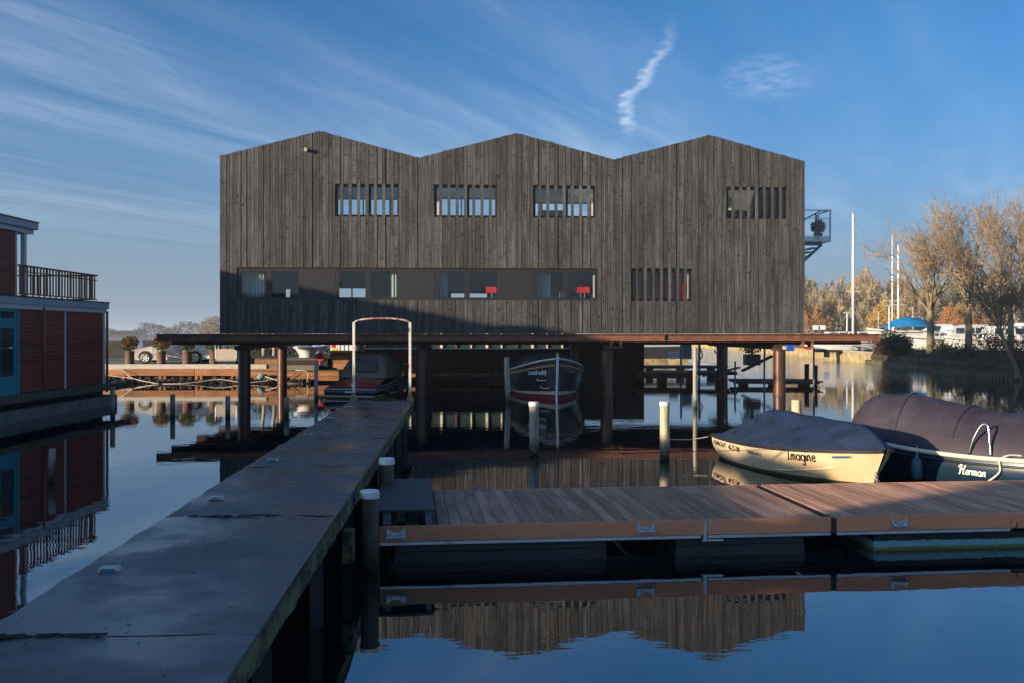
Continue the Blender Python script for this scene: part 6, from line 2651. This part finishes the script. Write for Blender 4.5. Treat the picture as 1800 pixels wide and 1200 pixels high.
# brambles, dry stalks and grass on the bank
b = MB()
for k in range(5200):
    i = fr_.randrange(len(bank))
    o = fr_.uniform(-.2, 4.2)
    x, y = bank[i][0] + o + fr_.uniform(-.4, .4), bank[i][1] + .15 * o + fr_.uniform(-.5, .5)
    z0 = .3 + .5 * min(1, max(o, 0) / 1.2)
    h = fr_.uniform(.15, .75) * (1.3 if math.sin(y * .9) > .2 else .7)
    dx, dy = fr_.gauss(-.1, .22), fr_.gauss(0, .22)
    w = fr_.uniform(.008, .02)
    b.add([(x - w, y, z0), (x + w, y, z0), (x + dx * .6 + w, y + dy * .6, z0 + h * .7), (x + dx * .6 - w, y + dy * .6, z0 + h * .7)], [(0, 1, 2, 3)])
    b.add([(x + dx * .6 - w, y + dy * .6, z0 + h * .7), (x + dx * .6 + w, y + dy * .6, z0 + h * .7), (x + dx * 1.4, y + dy * 1.4, z0 + h * fr_.uniform(.6, 1.05))], [(0, 1, 2)])
struct(b.build('dry_scrub', M['twig_dark']), 'stuff', 'tangle of dry brown stalks on the right bank')
b = MB()
for k in range(3600):
    i = fr_.randrange(0, 34)
    o = abs(fr_.gauss(0, 1.5))
    x, y = bank[i][0] + o - .1, bank[i][1] + .15 * o + fr_.uniform(-.5, .5)
    z0 = .38 + .5 * min(1, max(o, 0) / 1.2)
    a_ = Vector((fr_.gauss(0, 1), fr_.gauss(0, 1), fr_.gauss(0, 1.3))).normalized() * fr_.uniform(.06, .13)
    e_ = a_.orthogonal().normalized() * .035
    c_ = Vector((x, y, z0 + fr_.uniform(0, .2)))
    b.add([c_ - a_, c_ - e_, c_ + a_, c_ + e_], [(0, 1, 2, 3)])
struct(b.build('bank_grass', M['leaf_dark']), 'stuff', 'green grass and weeds on the right bank')


def bush(px, d, z, r, n, m_, label, squash=.8, size=.10, stalks=40):
    t_ = thing('bush', label, 'bush', ((px - CX) / FPX * d, d, z))
    b = MB()
    for k in range(5):
        a_ = k * 1.3
        leaf_ball(b, (r * .45 * math.cos(a_), r * .4 * math.sin(a_), r * (.55 + .25 * (k % 3))), r * .62, n // 5, size, fr_, squash)
    b.build('foliage', m_, t_)
    b = MB()
    for k in range(stalks):
        a_ = fr_.uniform(0, 6.28)
        q = fr_.uniform(.3, 1.1) * r
        b.tube([(0, 0, -.1), (q * .4 * math.cos(a_), q * .4 * math.sin(a_), r * .7), (q * math.cos(a_), q * math.sin(a_), r * fr_.uniform(1.0, 1.75))], [.025, .016, .005], 3)
    b.build('stems', M['twig_dark'], t_)


bush(1575, 77, .75, 1.35, 2200, M['leaf_dark'], 'dark evergreen bush at the left end of the right bank', .85, .12)
bush(1553, 80, .6, 1.2, 900, M['leaf_brown'], 'withered brown bush at the water left of the evergreen one', .9)
bush(1745, 62, .8, 1.5, 700, M['leaf_dark'], 'ivy-dark bush between the two right-hand trees', .8)
bush(1700, 64, .6, 1.0, 500, M['leaf_brown'], 'low withered bush below the middle tree', .7)
bush(1660, 71, .6, 1.1, 700, M['leaf'], 'low green bush below the left tree', .6)
bush(1790, 53.5, .5, 1.4, 700, M['leaf_brown'], 'russet bush at the water on the right edge', .7)


# ---------------------------------------------------------------- bare trees
def grow(b, tw, p, d, l, r, lev, rr, upward, spread, maxlev):
    """one limb with its side shoots; thick wood to b, thin twigs to tw"""
    n = 4 if lev < 2 else 3
    pts, rs = [p.copy()], [r]
    dirs = []
    q = p.copy()
    dd = d.copy()
    for k in range(n):
        dd = (dd + Vector((rr.gauss(0, 1), rr.gauss(0, 1), rr.gauss(0, 1))) * (.055 + .03 * lev) + Vector((0, 0, 1)) * upward).normalized()
        q = q + dd * (l / n)
        pts.append(q.copy())
        rs.append(r * (1 - .62 * (k + 1) / n))
        dirs.append(dd.copy())
    tgt = b if lev <= 1 else tw
    tgt.tube(pts, rs, 7 if lev == 0 else (5 if lev == 1 else 3), caps=False)
    if lev >= maxlev:
        return
    nk = (6, 7, 7, 4, 3)[min(lev, 4)]
    for k in range(nk):
        f = rr.uniform(.25 if lev else .42, 1.0)
        i = min(int(f * n), n - 1)
        base = pts[i].lerp(pts[i + 1], f * n - i)
        a_ = rr.uniform(0, 6.283)
        s = dirs[i].orthogonal().normalized()
        s = Matrix.Rotation(a_, 3, dirs[i]) @ s
        nd = (dirs[i] + s * spread * rr.uniform(.7, 1.3)).normalized()
        grow(b, tw, base, nd, l * rr.uniform(.36, .56), max(rs[i] * .55, .016), lev + 1, rr, upward, spread, maxlev)
    grow(b, tw, pts[-1], dirs[-1], l * .5, max(rs[-1] * .95, .016), lev + 1, rr, upward, spread, maxlev)


def bare_tree(px, d, z, h, seed, label, r=.24, spread=.75, upward=.07, lean=(0, 0), fork=.33, leaves=0):
    rr = random.Random(seed)
    t_ = thing('bare_tree', label, 'tree', ((px - CX) / FPX * d, d, z), 0, 'bare trees on the bank')
    b, tw = MB(), MB()
    hf = h * fork
    top = Vector((lean[0], lean[1], hf))
    b.tube([(0, 0, -.3), (0, 0, .15), tuple(top * .5 + Vector((.04, 0, 0))), tuple(top)], [r * 1.35, r * 1.08, r * .95, r * .85], 10, caps=False)
    for k in range(7):
        a_ = k * 2 * math.pi / 7 + rr.uniform(-.3, .3)
        s = .12 if k == 0 else rr.uniform(.30, .72)
        nd = Vector((math.cos(a_) * s, math.sin(a_) * s, 1)).normalized()
        grow(b, tw, top * rr.uniform(.86, 1.0), nd, h * rr.uniform(.40, .50), r * rr.uniform(.34, .5), 1, rr, upward, spread, 4)
    b.build('trunk', M['bark'], t_, smooth=True)
    tw.build('crown', M['twig'], t_)
    if leaves:
        lv = MB()
        for k in range(leaves):
            i = rr.randrange(len(tw.v))
            c_ = Vector(tw.v[i])
            a_ = Vector((rr.gauss(0, 1), rr.gauss(0, 1), rr.gauss(0, 1))).normalized() * .05
            e_ = a_.orthogonal() * .6
            lv.add([c_ - a_, c_ - e_, c_ + a_, c_ + e_], [(0, 1, 2, 3)])
        lv.build('last_leaves', M['leaf_brown'], t_)
    return t_


bare_tree(1635, 73, .9, 10.2, 3, 'bare many-twigged tree at the left end of the bank', .27, .70, .05, leaves=150)
bare_tree(1702, 71, .9, 10.9, 8, 'bare tree in the middle of the bank', .25, .70, .05, leaves=150)
bare_tree(1776, 69, .8, 11.6, 12, 'bare tree near the right edge with a few brown leaves', .22, .70, .05, fork=.30, leaves=500)
bare_tree(1838, 70, .8, 11.4, 17, 'bare tree cut by the right edge of the picture', .22, .70, .05, fork=.3, leaves=300)
bare_tree(1788, 53, .45, 5.2, 23, 'slanting young tree at the water on the right edge', .11, .7, .02, lean=(-.9, 0), fork=.4, leaves=200)


# ---------------------------------------------------------------- autumn wood behind the yard
def wood_tree(seed, h, w, nl):
    rr = random.Random(seed)
    tr_, cr_ = MB(), MB()
    tr_.tube([(0, 0, -.3), (0, 0, h * .35), (rr.uniform(-.3, .3), 0, h * .62)], [.26, .2, .09], 6, caps=False)
    for k in range(60):
        z = h * rr.uniform(.22, .8)
        a_ = rr.uniform(0, 6.28)
        s = w * .5 * (1 - abs(z / h - .5)) * rr.uniform(.6, 1.1)
        tr_.tube([(0, 0, z * .8), (s * .5 * math.cos(a_), s * .5 * math.sin(a_), z + .4), (s * math.cos(a_), s * math.sin(a_), min(h * .97, z + rr.uniform(1.2, 3.0)))], [.07, .045, .012], 3, caps=False)
    plumes = []
    for k in range(26):
        a_ = rr.uniform(0, 6.28)
        q = (rr.random() ** .6) * w * .5
        zt = h * (1 - .38 * (q / (w * .5)) ** 1.6) * rr.uniform(.80, 1.0)
        plumes.append((q * math.cos(a_), q * math.sin(a_), zt, rr.uniform(.7, 1.3)))
    for k in range(nl):
        x, y, zt, s = rr.choice(plumes)
        f = rr.random() ** 1.5
        z = zt - f * h * .62
        rad = s * (.15 + .95 * min(1, f * 2.2)) * .8
        c_ = Vector((x + rr.gauss(0, rad * .75), y + rr.gauss(0, rad * .75), z))
        a_ = Vector((rr.gauss(0, .55), rr.gauss(0, .55), 1)).normalized() * rr.uniform(.10, .30)
        e_ = a_.orthogonal().normalized()
        e_ = (Matrix.Rotation(rr.uniform(0, 6.28), 3, a_.normalized()) @ e_) * rr.uniform(.06, .14)
        cr_.add([c_ - a_, c_ - e_, c_ + a_, c_ + e_], [(0, 1, 2, 3)])
    return tr_.mesh('trunk', M['bark']), cr_


variants = []
for seed, h, w, nl in ((1, 12.5, 8.5, 7200), (2, 11.0, 8.0, 6800), (3, 13.5, 9.0, 7600), (4, 9.5, 8.0, 6000)):
    tm, cr_ = wood_tree(seed, h, w, nl)
    variants.append((tm, {k: cr_.mesh('crown', M[k]) for k in ('wood_tan', 'wood_olive', 'wood_orange', 'wood_gold')}))
wr = random.Random(77)
SPOTS = [(1452, 'beside the right edge of the boathouse'), (1492, 'just left of the tall mast'), (1540, 'just right of the tall mast'), (1590, 'behind the blue-sheeted boat'), (1630, 'just left of the first bare tree'), (1672, 'just right of the first bare tree'), (1715, 'behind the middle bare tree'), (1765, 'left of the last bare tree'), (2000, 'at the right edge')]
kinds = {'wood_tan': ('tan', 'tan trees of the wood'), 'wood_olive': ('olive-grey', 'olive trees of the wood'), 'wood_orange': ('orange-leaved', 'orange trees of the wood'), 'wood_gold': ('golden', 'golden trees of the wood')}


def put_wood(px, d, kind, v, s, rank):
    spot = [w_ for lim, w_ in SPOTS if px < lim][0]
    t_ = thing('wood_tree', f'{rank} {kinds[kind][0]} tree of the autumn wood {spot}', 'tree', ((px - CX) / FPX * d, d, .6), wr.uniform(0, 6.28), kinds[kind][1])
    for me, nm in ((variants[v][0], 'trunk'), (variants[v][1][kind], 'crown')):
        o = bpy.data.objects.new(nm, me)
        COL.objects.link(o)
        o.parent = t_
    t_.scale = (s, s, s * wr.uniform(.92, 1.08))


for px in range(1395, 1835, 19):          # back rank
    put_wood(px + wr.uniform(-8, 8), wr.uniform(186, 206), wr.choice(('wood_tan', 'wood_olive', 'wood_olive', 'wood_tan')), wr.choice((0, 2, 1)), wr.uniform(1.02, 1.28), 'tall')
for px in range(1405, 1835, 27):          # middle rank
    put_wood(px + wr.uniform(-9, 9), wr.uniform(166, 182), wr.choice(('wood_tan', 'wood_olive', 'wood_tan', 'wood_tan')), wr.choice((1, 3, 0)), wr.uniform(.78, 1.02), 'middling')
for px, k in ((1418, 'wood_orange'), (1436, 'wood_gold'), (1560, 'wood_gold'), (1590, 'wood_gold'), (1668, 'wood_orange'), (1690, 'wood_orange'), (1762, 'wood_gold'), (1720, 'wood_tan'), (1512, 'wood_olive')):
    put_wood(px, wr.uniform(148, 160), k, 3, wr.uniform(.55, .82), 'low front')
# the wood's undergrowth: a continuous low mass
b = MB()
for k in range(6500):
    px = wr.uniform(1380, 1960)
    d = wr.uniform(160, 210)
    c_ = Vector(((px - CX) / FPX * d, d, .8 + wr.random() ** 1.6 * 4.2))
    a_ = Vector((wr.gauss(0, .6), wr.gauss(0, .6), 1)).normalized() * wr.uniform(.2, .5)
    e_ = a_.orthogonal().normalized()
    e_ = (Matrix.Rotation(wr.uniform(0, 6.28), 3, a_.normalized()) @ e_) * wr.uniform(.08, .2)
    b.add([c_ - a_, c_ - e_, c_ + a_, c_ + e_], [(0, 1, 2, 3)])
struct(b.build('undergrowth', M['wood_olive']), 'stuff', 'brown undergrowth of the autumn wood')

# ---------------------------------------------------------------- boats in the yard
def cruiser(px, d, z, L_, label, rot=0.0, cabin='wheel', hullm='boat_white', band='boat_black', beam=2.6, h=1.25, stripe=None):
    t_ = thing('cabin_cruiser', label, 'boat', ((px - CX) / FPX * d, d, z), rot, 'boats laid up in the yard')
    hb2 = beam / 2
    st2 = [(-L_ * .5, hb2 * .85, h, -L_ * .48, hb2 * .6, .0), (-L_ * .25, hb2, h * .98, -L_ * .25, hb2 * .8, .0), (L_ * .1, hb2, h * 1.04, L_ * .1, hb2 * .75, .0), (L_ * .35, hb2 * .66, h * 1.18, L_ * .31, hb2 * .35, .0), (L_ * .5, .04, h * 1.32, L_ * .42, .0, .0)]
    hull_band(st2, 22, 0, .82, 4, 'hull', M[hullm], t_, .05)
    hull_band(st2, 22, .82, 1.05, 2, 'bottom', M[band], t_, .05)
    gunwale(st2, 22, .05, M[stripe or 'boat_black'], t_, s=.16, bulge=.05)
    b = MB()
    rows = []
    for (xs, bs, zs, *_r) in spline(st2, 18):
        rows.append([(xs, bs * q, zs + .06 * (1 - q * q)) for q in (-1, -.5, 0, .5, 1)])
    b.grid(rows, flip=True)
    b.build('deck', M['boat_white'], t_, smooth=True)

    def house(x0, x1, w, z0, z1, rake, nm, m_):
        b = MB()
        b.rings([[(x0, -w, z0), (x1, -w, z0), (x1, w, z0), (x0, w, z0)], [(x0 + rake * .3, -w * .9, z1), (x1 - rake, -w * .9, z1), (x1 - rake, w * .9, z1), (x0 + rake * .3, w * .9, z1)]])
        hs = b.build(nm, M[m_], t_, bevel=.06)
        n = max(2, int((x1 - x0 - rake) / .9))
        for s in (-1, 1):
            for k in range(n):
                a = x0 + .2 + (x1 - x0 - rake - .3) * k / n
                c = a + (x1 - x0 - rake - .3) / n - .15
                zz0, zz1 = z0 + (z1 - z0) * .40, z0 + (z1 - z0) * .82
                y0, y1 = s * (w - w * .1 * .40 + .012), s * (w - w * .1 * .82 + .012)
                b = MB()
                b.add([(a, y0, zz0), (c, y0, zz0), (c, y1, zz1), (a, y1, zz1)], [(0, 1, 2, 3)])
                b.build('side_window', M['car_glass'], hs)
        return hs
    if cabin == 'wheel':
        house(-L_ * .32, L_ * .10, hb2 * .78, h, h + 1.15, .5, 'wheelhouse', 'boat_white')
        house(L_ * .10 + .01, L_ * .33, hb2 * .6, h * 1.05, h + .55, .6, 'fore_cabin', 'boat_white')
    elif cabin == 'low':
        house(-L_ * .2, L_ * .28, hb2 * .7, h, h + .6, .7, 'cabin', 'boat_white')
    elif cabin == 'tent':
        b = MB()
        rows = []
        for xx, zz in ((-L_ * .42, .35), (-L_ * .30, 1.25), (-L_ * .05, 1.35), (L_ * .12, .95), (L_ * .25, .3)):
            rows.append([(xx, hb2 * .9 * q, h + .05 + zz * max(0, math.cos(q * 1.45)) ** .6) for q in (-1, -.8, -.5, -.2, 0, .2, .5, .8, 1)])
        b.grid(rows, flip=True)
        b.build('cover', M['boat_blue'], t_, smooth=True)
    b = MB()
    b.tube(spline([(L_ * .15, hb2 * .9, h * 1.06), (L_ * .16, hb2 * .88, h * 1.06 + .5), (L_ * .38, hb2 * .55, h * 1.2 + .5), (L_ * .49, 0, h * 1.32 + .5), (L_ * .38, -hb2 * .55, h * 1.2 + .5), (L_ * .16, -hb2 * .88, h * 1.06 + .5), (L_ * .15, -hb2 * .9, h * 1.06)], 30), .02, 5)
    b.build('bow_rail', M['chrome'], t_)
    for s in (-.25, .2):
        b = MB()
        b.box(L_ * s - .12, L_ * s + .12, -.5, .5, -.55, .1)
        b.build('cradle', M['raft_wood'], t_)
    return t_


YZ = 1.35
cruiser(1488, 102, .95, 10.5, 'long white sailing yacht hull under the tall mast at the quay', R(178), 'low', band='red_bottom', h=1.15, stripe='red_bottom')
cruiser(1475, 93, .85, 6.0, 'small white boat with a red line at the end of the quay', R(183), 'low', h=1.0, stripe='red_bottom')
cruiser(1581, 97, 1.75, 6.6, 'boat under a bright blue sheet left of the first tree', R(175), 'tent', hullm='boat_white', h=1.0)
cruiser(1628, 97, 1.35, 7.5, 'grey hulled cruiser with white cabin behind the first tree', R(182), 'wheel', h=.95, hullm='steel_grey')
cruiser(1672, 86, .95, 8.5, 'large white cruiser with wheelhouse between the first and middle tree', R(186), 'wheel', h=1.1, band='boat_black')
cruiser(1742, 82, 1.0, 7.8, 'white cruiser with teak stripe between the middle and right tree', R(174), 'wheel', h=1.0, stripe='boat_teak')
cruiser(1800, 84, 1.0, 7.5, 'white cruiser at the right edge behind the right tree', R(186), 'wheel', h=1.3)
cruiser(1712, 100, 1.6, 7.0, 'white boat farther back with a low cabin behind the middle tree', R(170), 'low', h=1.2)

# masts, lamp posts
def mast(px, d, ytop, r, label, stays=True, spreader=True):
    z1 = P(px, ytop, d).z
    t_ = thing('mast', label, 'mast', ((px - CX) / FPX * d, d, 1.0), 0)
    b = MB()
    b.tube([(0, 0, 0), (0, 0, (z1 - 1) * .6), (0, 0, z1 - 1)], [r, r, r * .75], 10)
    b.build('spar', M['mast_white'], t_, smooth=True)
    H = z1 - 1
    if spreader:
        b = MB()
        b.bar((-.85, 0, H * .42), (.85, 0, H * .42), .05, .04)
        b.build('spreader', M['mast_white'], t_)
        b = MB()
        b.tube([(0, 0, H), (0, 0, H + .7)], .015, 4)
        b.bar((-.4, 0, H + .05), (.4, 0, H + .05), .04, .03)
        b.lathe([(.06, H - .02), (.08, H + .05), (.03, H + .1)], 8, (.1, 0, 0))
        b.build('mast_head', M['steel_grey'], t_)
    if stays:
        for (x, y, k) in ((-5.2, .3, 1), (3.4, -.2, 1), (4.8, .2, .98), (-1.1, 0, .42), (1.1, 0, .42)):
            b = MB()
            b.tube([(0, 0, H * k), (x, y, .3)], .012, 4)
            b.build('stay', M['steel_grey'], t_)
    return t_


mast(1499.5, 101, 376, .13, 'tall white yacht mast with stays right of the boathouse')
mast(1579, 98, 431, .10, 'shorter white mast beside the left bare tree', False, True)
mast(1568.5, 99, 414, .07, 'slender mast left of the shorter white mast', False, True)
for px, d, yt, lab in ((1489, 97, 551, 'low lamp post with flat head left of the tall mast'), (1563, 92, 539, 'low lamp post with flat head in front of the blue sheet'), (1544, 110, 548, 'thin bare post between the mast and the blue sheet'), (1605, 104, 540, 'thin bare post behind the blue sheet')):
    z1 = P(px, yt, d).z
    t_ = thing('lamp_post' if 'lamp' in lab else 'yard_post', lab, 'lamp post' if 'lamp' in lab else 'post', ((px - CX) / FPX * d, d, .8))
    b = MB()
    b.tube([(0, 0, 0), (0, 0, z1 - .8)], .06, 8)
    b.build('pole', M['mast_white'] if 'bare' not in lab else M['pile_pale'], t_)
    if 'lamp' in lab:
        b = MB()
        b.box(-.32, .32, -.15, .15, z1 - .8, z1 - .70)
        b.build('head', M['grey_paint'], t_, bevel=.02)
for px, lab in ((1434, 'white post box with dark base, left of two beside the boathouse'), (1446, 'white post box with dark base, right of two beside the boathouse')):
    w = P(px, 575, 95)
    t_ = thing('vent_box', lab, 'box', (w.x, 95, 1.2))
    b = MB()
    b.box(-.08, .08, -.08, .08, -.4, w.z - 1.5)
    b.build('stand', M['boat_black'], t_)
    b = MB()
    b.box(-.24, .24, -.2, .2, w.z - 1.5, w.z - 1.05)
    b.build('box', M['white_paint'], t_, bevel=.03)
b = MB()
w = P(1389, 616, 90)
t_ = thing('bin', 'bright blue bin on the quay right of the sunlit column', 'bin', (w.x, 90, .95))
b.rings([[(-.28, -.28, 0), (.28, -.28, 0), (.28, .28, 0), (-.28, .28, 0)], [(-.34, -.34, .8), (.34, -.34, .8), (.34, .34, .8), (-.34, .34, .8)]])
b.build('body', M['blue_plastic'], t_)
b = MB()
b.box(-.36, .36, -.36, .36, .801, .88)
b.build('lid', M['blue_plastic'], t_)
# arch frame on a boat deck behind the first tree
t_ = thing('roll_bar', 'tubular steel bar with red pole above the boats by the first tree', 'roll bar', (P(1612, 0, 99).x, 99, 2.4))
b = MB()
b.tube(spline([(-1.3, 0, 0), (-1.1, 0, 1.3), (-.6, 0, 2.0), (.6, 0, 2.0), (1.1, 0, 1.3), (1.3, 0, 0)], 24), .05, 6)
b.build('hoop', M['galv'], t_, smooth=True)
b = MB()
b.tube([(2.2, 0, 1.6), (3.2, 0, .3)], .07, 6)
b.build('red_pole', M['red_plastic'], t_)

# ================================================================== far shore on the left
fr2 = random.Random(55)
b = MB()
b.slab([(-420, 690), (0, 690), (0, 760), (-420, 760)], -.6, .9)
struct(b.build('far_shore', M['far_wood']), label='low far shore of the lake')
b = MB()
for k in range(9000):
    x = fr2.uniform(-360, -150)
    base = 5.5 + 3.0 * math.sin(x * .05) + 2.0 * math.sin(x * .21 + 1) + (3.5 if -268 < x < -252 else 0)
    z = .8 + (fr2.random() ** .8) * max(3.0, base)
    c_ = Vector((x, 700 + fr2.uniform(-8, 12), z))
    s = fr2.uniform(.4, 1.0)
    a_ = Vector((fr2.gauss(0, .7), fr2.gauss(0, .7), 1)).normalized() * s
    e_ = a_.orthogonal().normalized()
    e_ = (Matrix.Rotation(fr2.uniform(0, 6.28), 3, a_.normalized()) @ e_) * s * .5
    b.add([c_ - a_, c_ - e_, c_ + a_, c_ + e_], [(0, 1, 2, 3)])
struct(b.build('far_wood', M['far_wood']), 'stuff', 'hazy wood along the far shore of the lake on the left')
# paler clump nearer, beside the boathouse corner
put = MB()
for k in range(2600):
    a_ = Vector((fr2.gauss(0, 1), fr2.gauss(0, 1), fr2.gauss(0, 1))).normalized() * (fr2.random() ** .4)
    c_ = Vector((-83.5 + a_.x * 4.6, 270 + a_.y * 4, 2.6 + max(a_.z, -.45) * 4.6))
    s = fr2.uniform(.15, .38)
    a_ = Vector((fr2.gauss(0, .7), fr2.gauss(0, .7), 1)).normalized() * s
    e_ = a_.orthogonal().normalized() * s * .5
    put.add([c_ - a_, c_ - e_, c_ + a_, c_ + e_], [(0, 1, 2, 3)])
t_ = thing('willow_clump', 'pale hazy tree clump at the left corner of the boathouse', 'tree', (0, 0, 0))
put.build('crown', M['wood_olive'], t_)
b = MB()
b.tube([(-83.5, 270, 0), (-83.5, 270, 4)], .4, 6)
b.build('trunk', M['bark'], t_)
b = MB()
b.slab([(-100, 262), (0, 262), (0, 285), (-100, 285)], -.6, .6)
struct(b.build('islet', M['dry_bank']), label='low islet behind the boathouse')

# ================================================================== wooded shore behind the camera (mirrored in the panes)
b = MB()
b.slab([(-240, -165), (280, -165), (280, -138), (-240, -138)], -.6, .8)
struct(b.build('near_shore', M['dry_bank']), label='wooded shore behind the camera')
b = MB()
for k in range(20000):
    x = fr2.uniform(-230, 270)
    hh = 9.5 + 2.5 * math.sin(x * .21) + 1.8 * math.sin(x * .53 + 1)
    z = .8 + fr2.random() ** .8 * hh
    c_ = Vector((x, -148 + fr2.uniform(-5, 5), z))
    s_ = fr2.uniform(.3, .7)
    a_ = Vector((fr2.gauss(0, .7), fr2.gauss(0, .7), 1)).normalized() * s_
    e_ = a_.orthogonal().normalized()
    e_ = (Matrix.Rotation(fr2.uniform(0, 6.28), 3, a_.normalized()) @ e_) * s_ * .45
    b.add([c_ - a_, c_ - e_, c_ + a_, c_ + e_], [(0, 1, 2, 3)])
for k in range(120):
    x = -230 + 4 * k + fr2.uniform(-1, 1)
    b.tube([(x, -148, 0), (x + fr2.uniform(-.5, .5), -148, 11)], [.25, .05], 5)
struct(b.build('shore_wood', M['far_wood']), 'stuff', 'half bare wood on the shore behind the camera')

# ================================================================== morning haze: even air round everything
b = MB()
b.box(-3000, 3000, -200, 3000, -3.0, 19.0)
hz_ = bpy.data.materials.new('haze_air')
hz_.use_nodes = True
t = hz_.node_tree
for n_ in list(t.nodes):
    t.nodes.remove(n_)
o_ = t.nodes.new('ShaderNodeOutputMaterial')
pv_ = t.nodes.new('ShaderNodeVolumePrincipled')
pv_.inputs['Color'].default_value = (0.80, 0.88, 1.0, 1)
pv_.inputs['Density'].default_value = 0.00040
pv_.inputs['Anisotropy'].default_value = 0.0
t.links.new(pv_.outputs[0], o_.inputs['Volume'])
struct(b.build('haze', hz_), 'stuff', 'thin blue haze over the lake and the far shore')
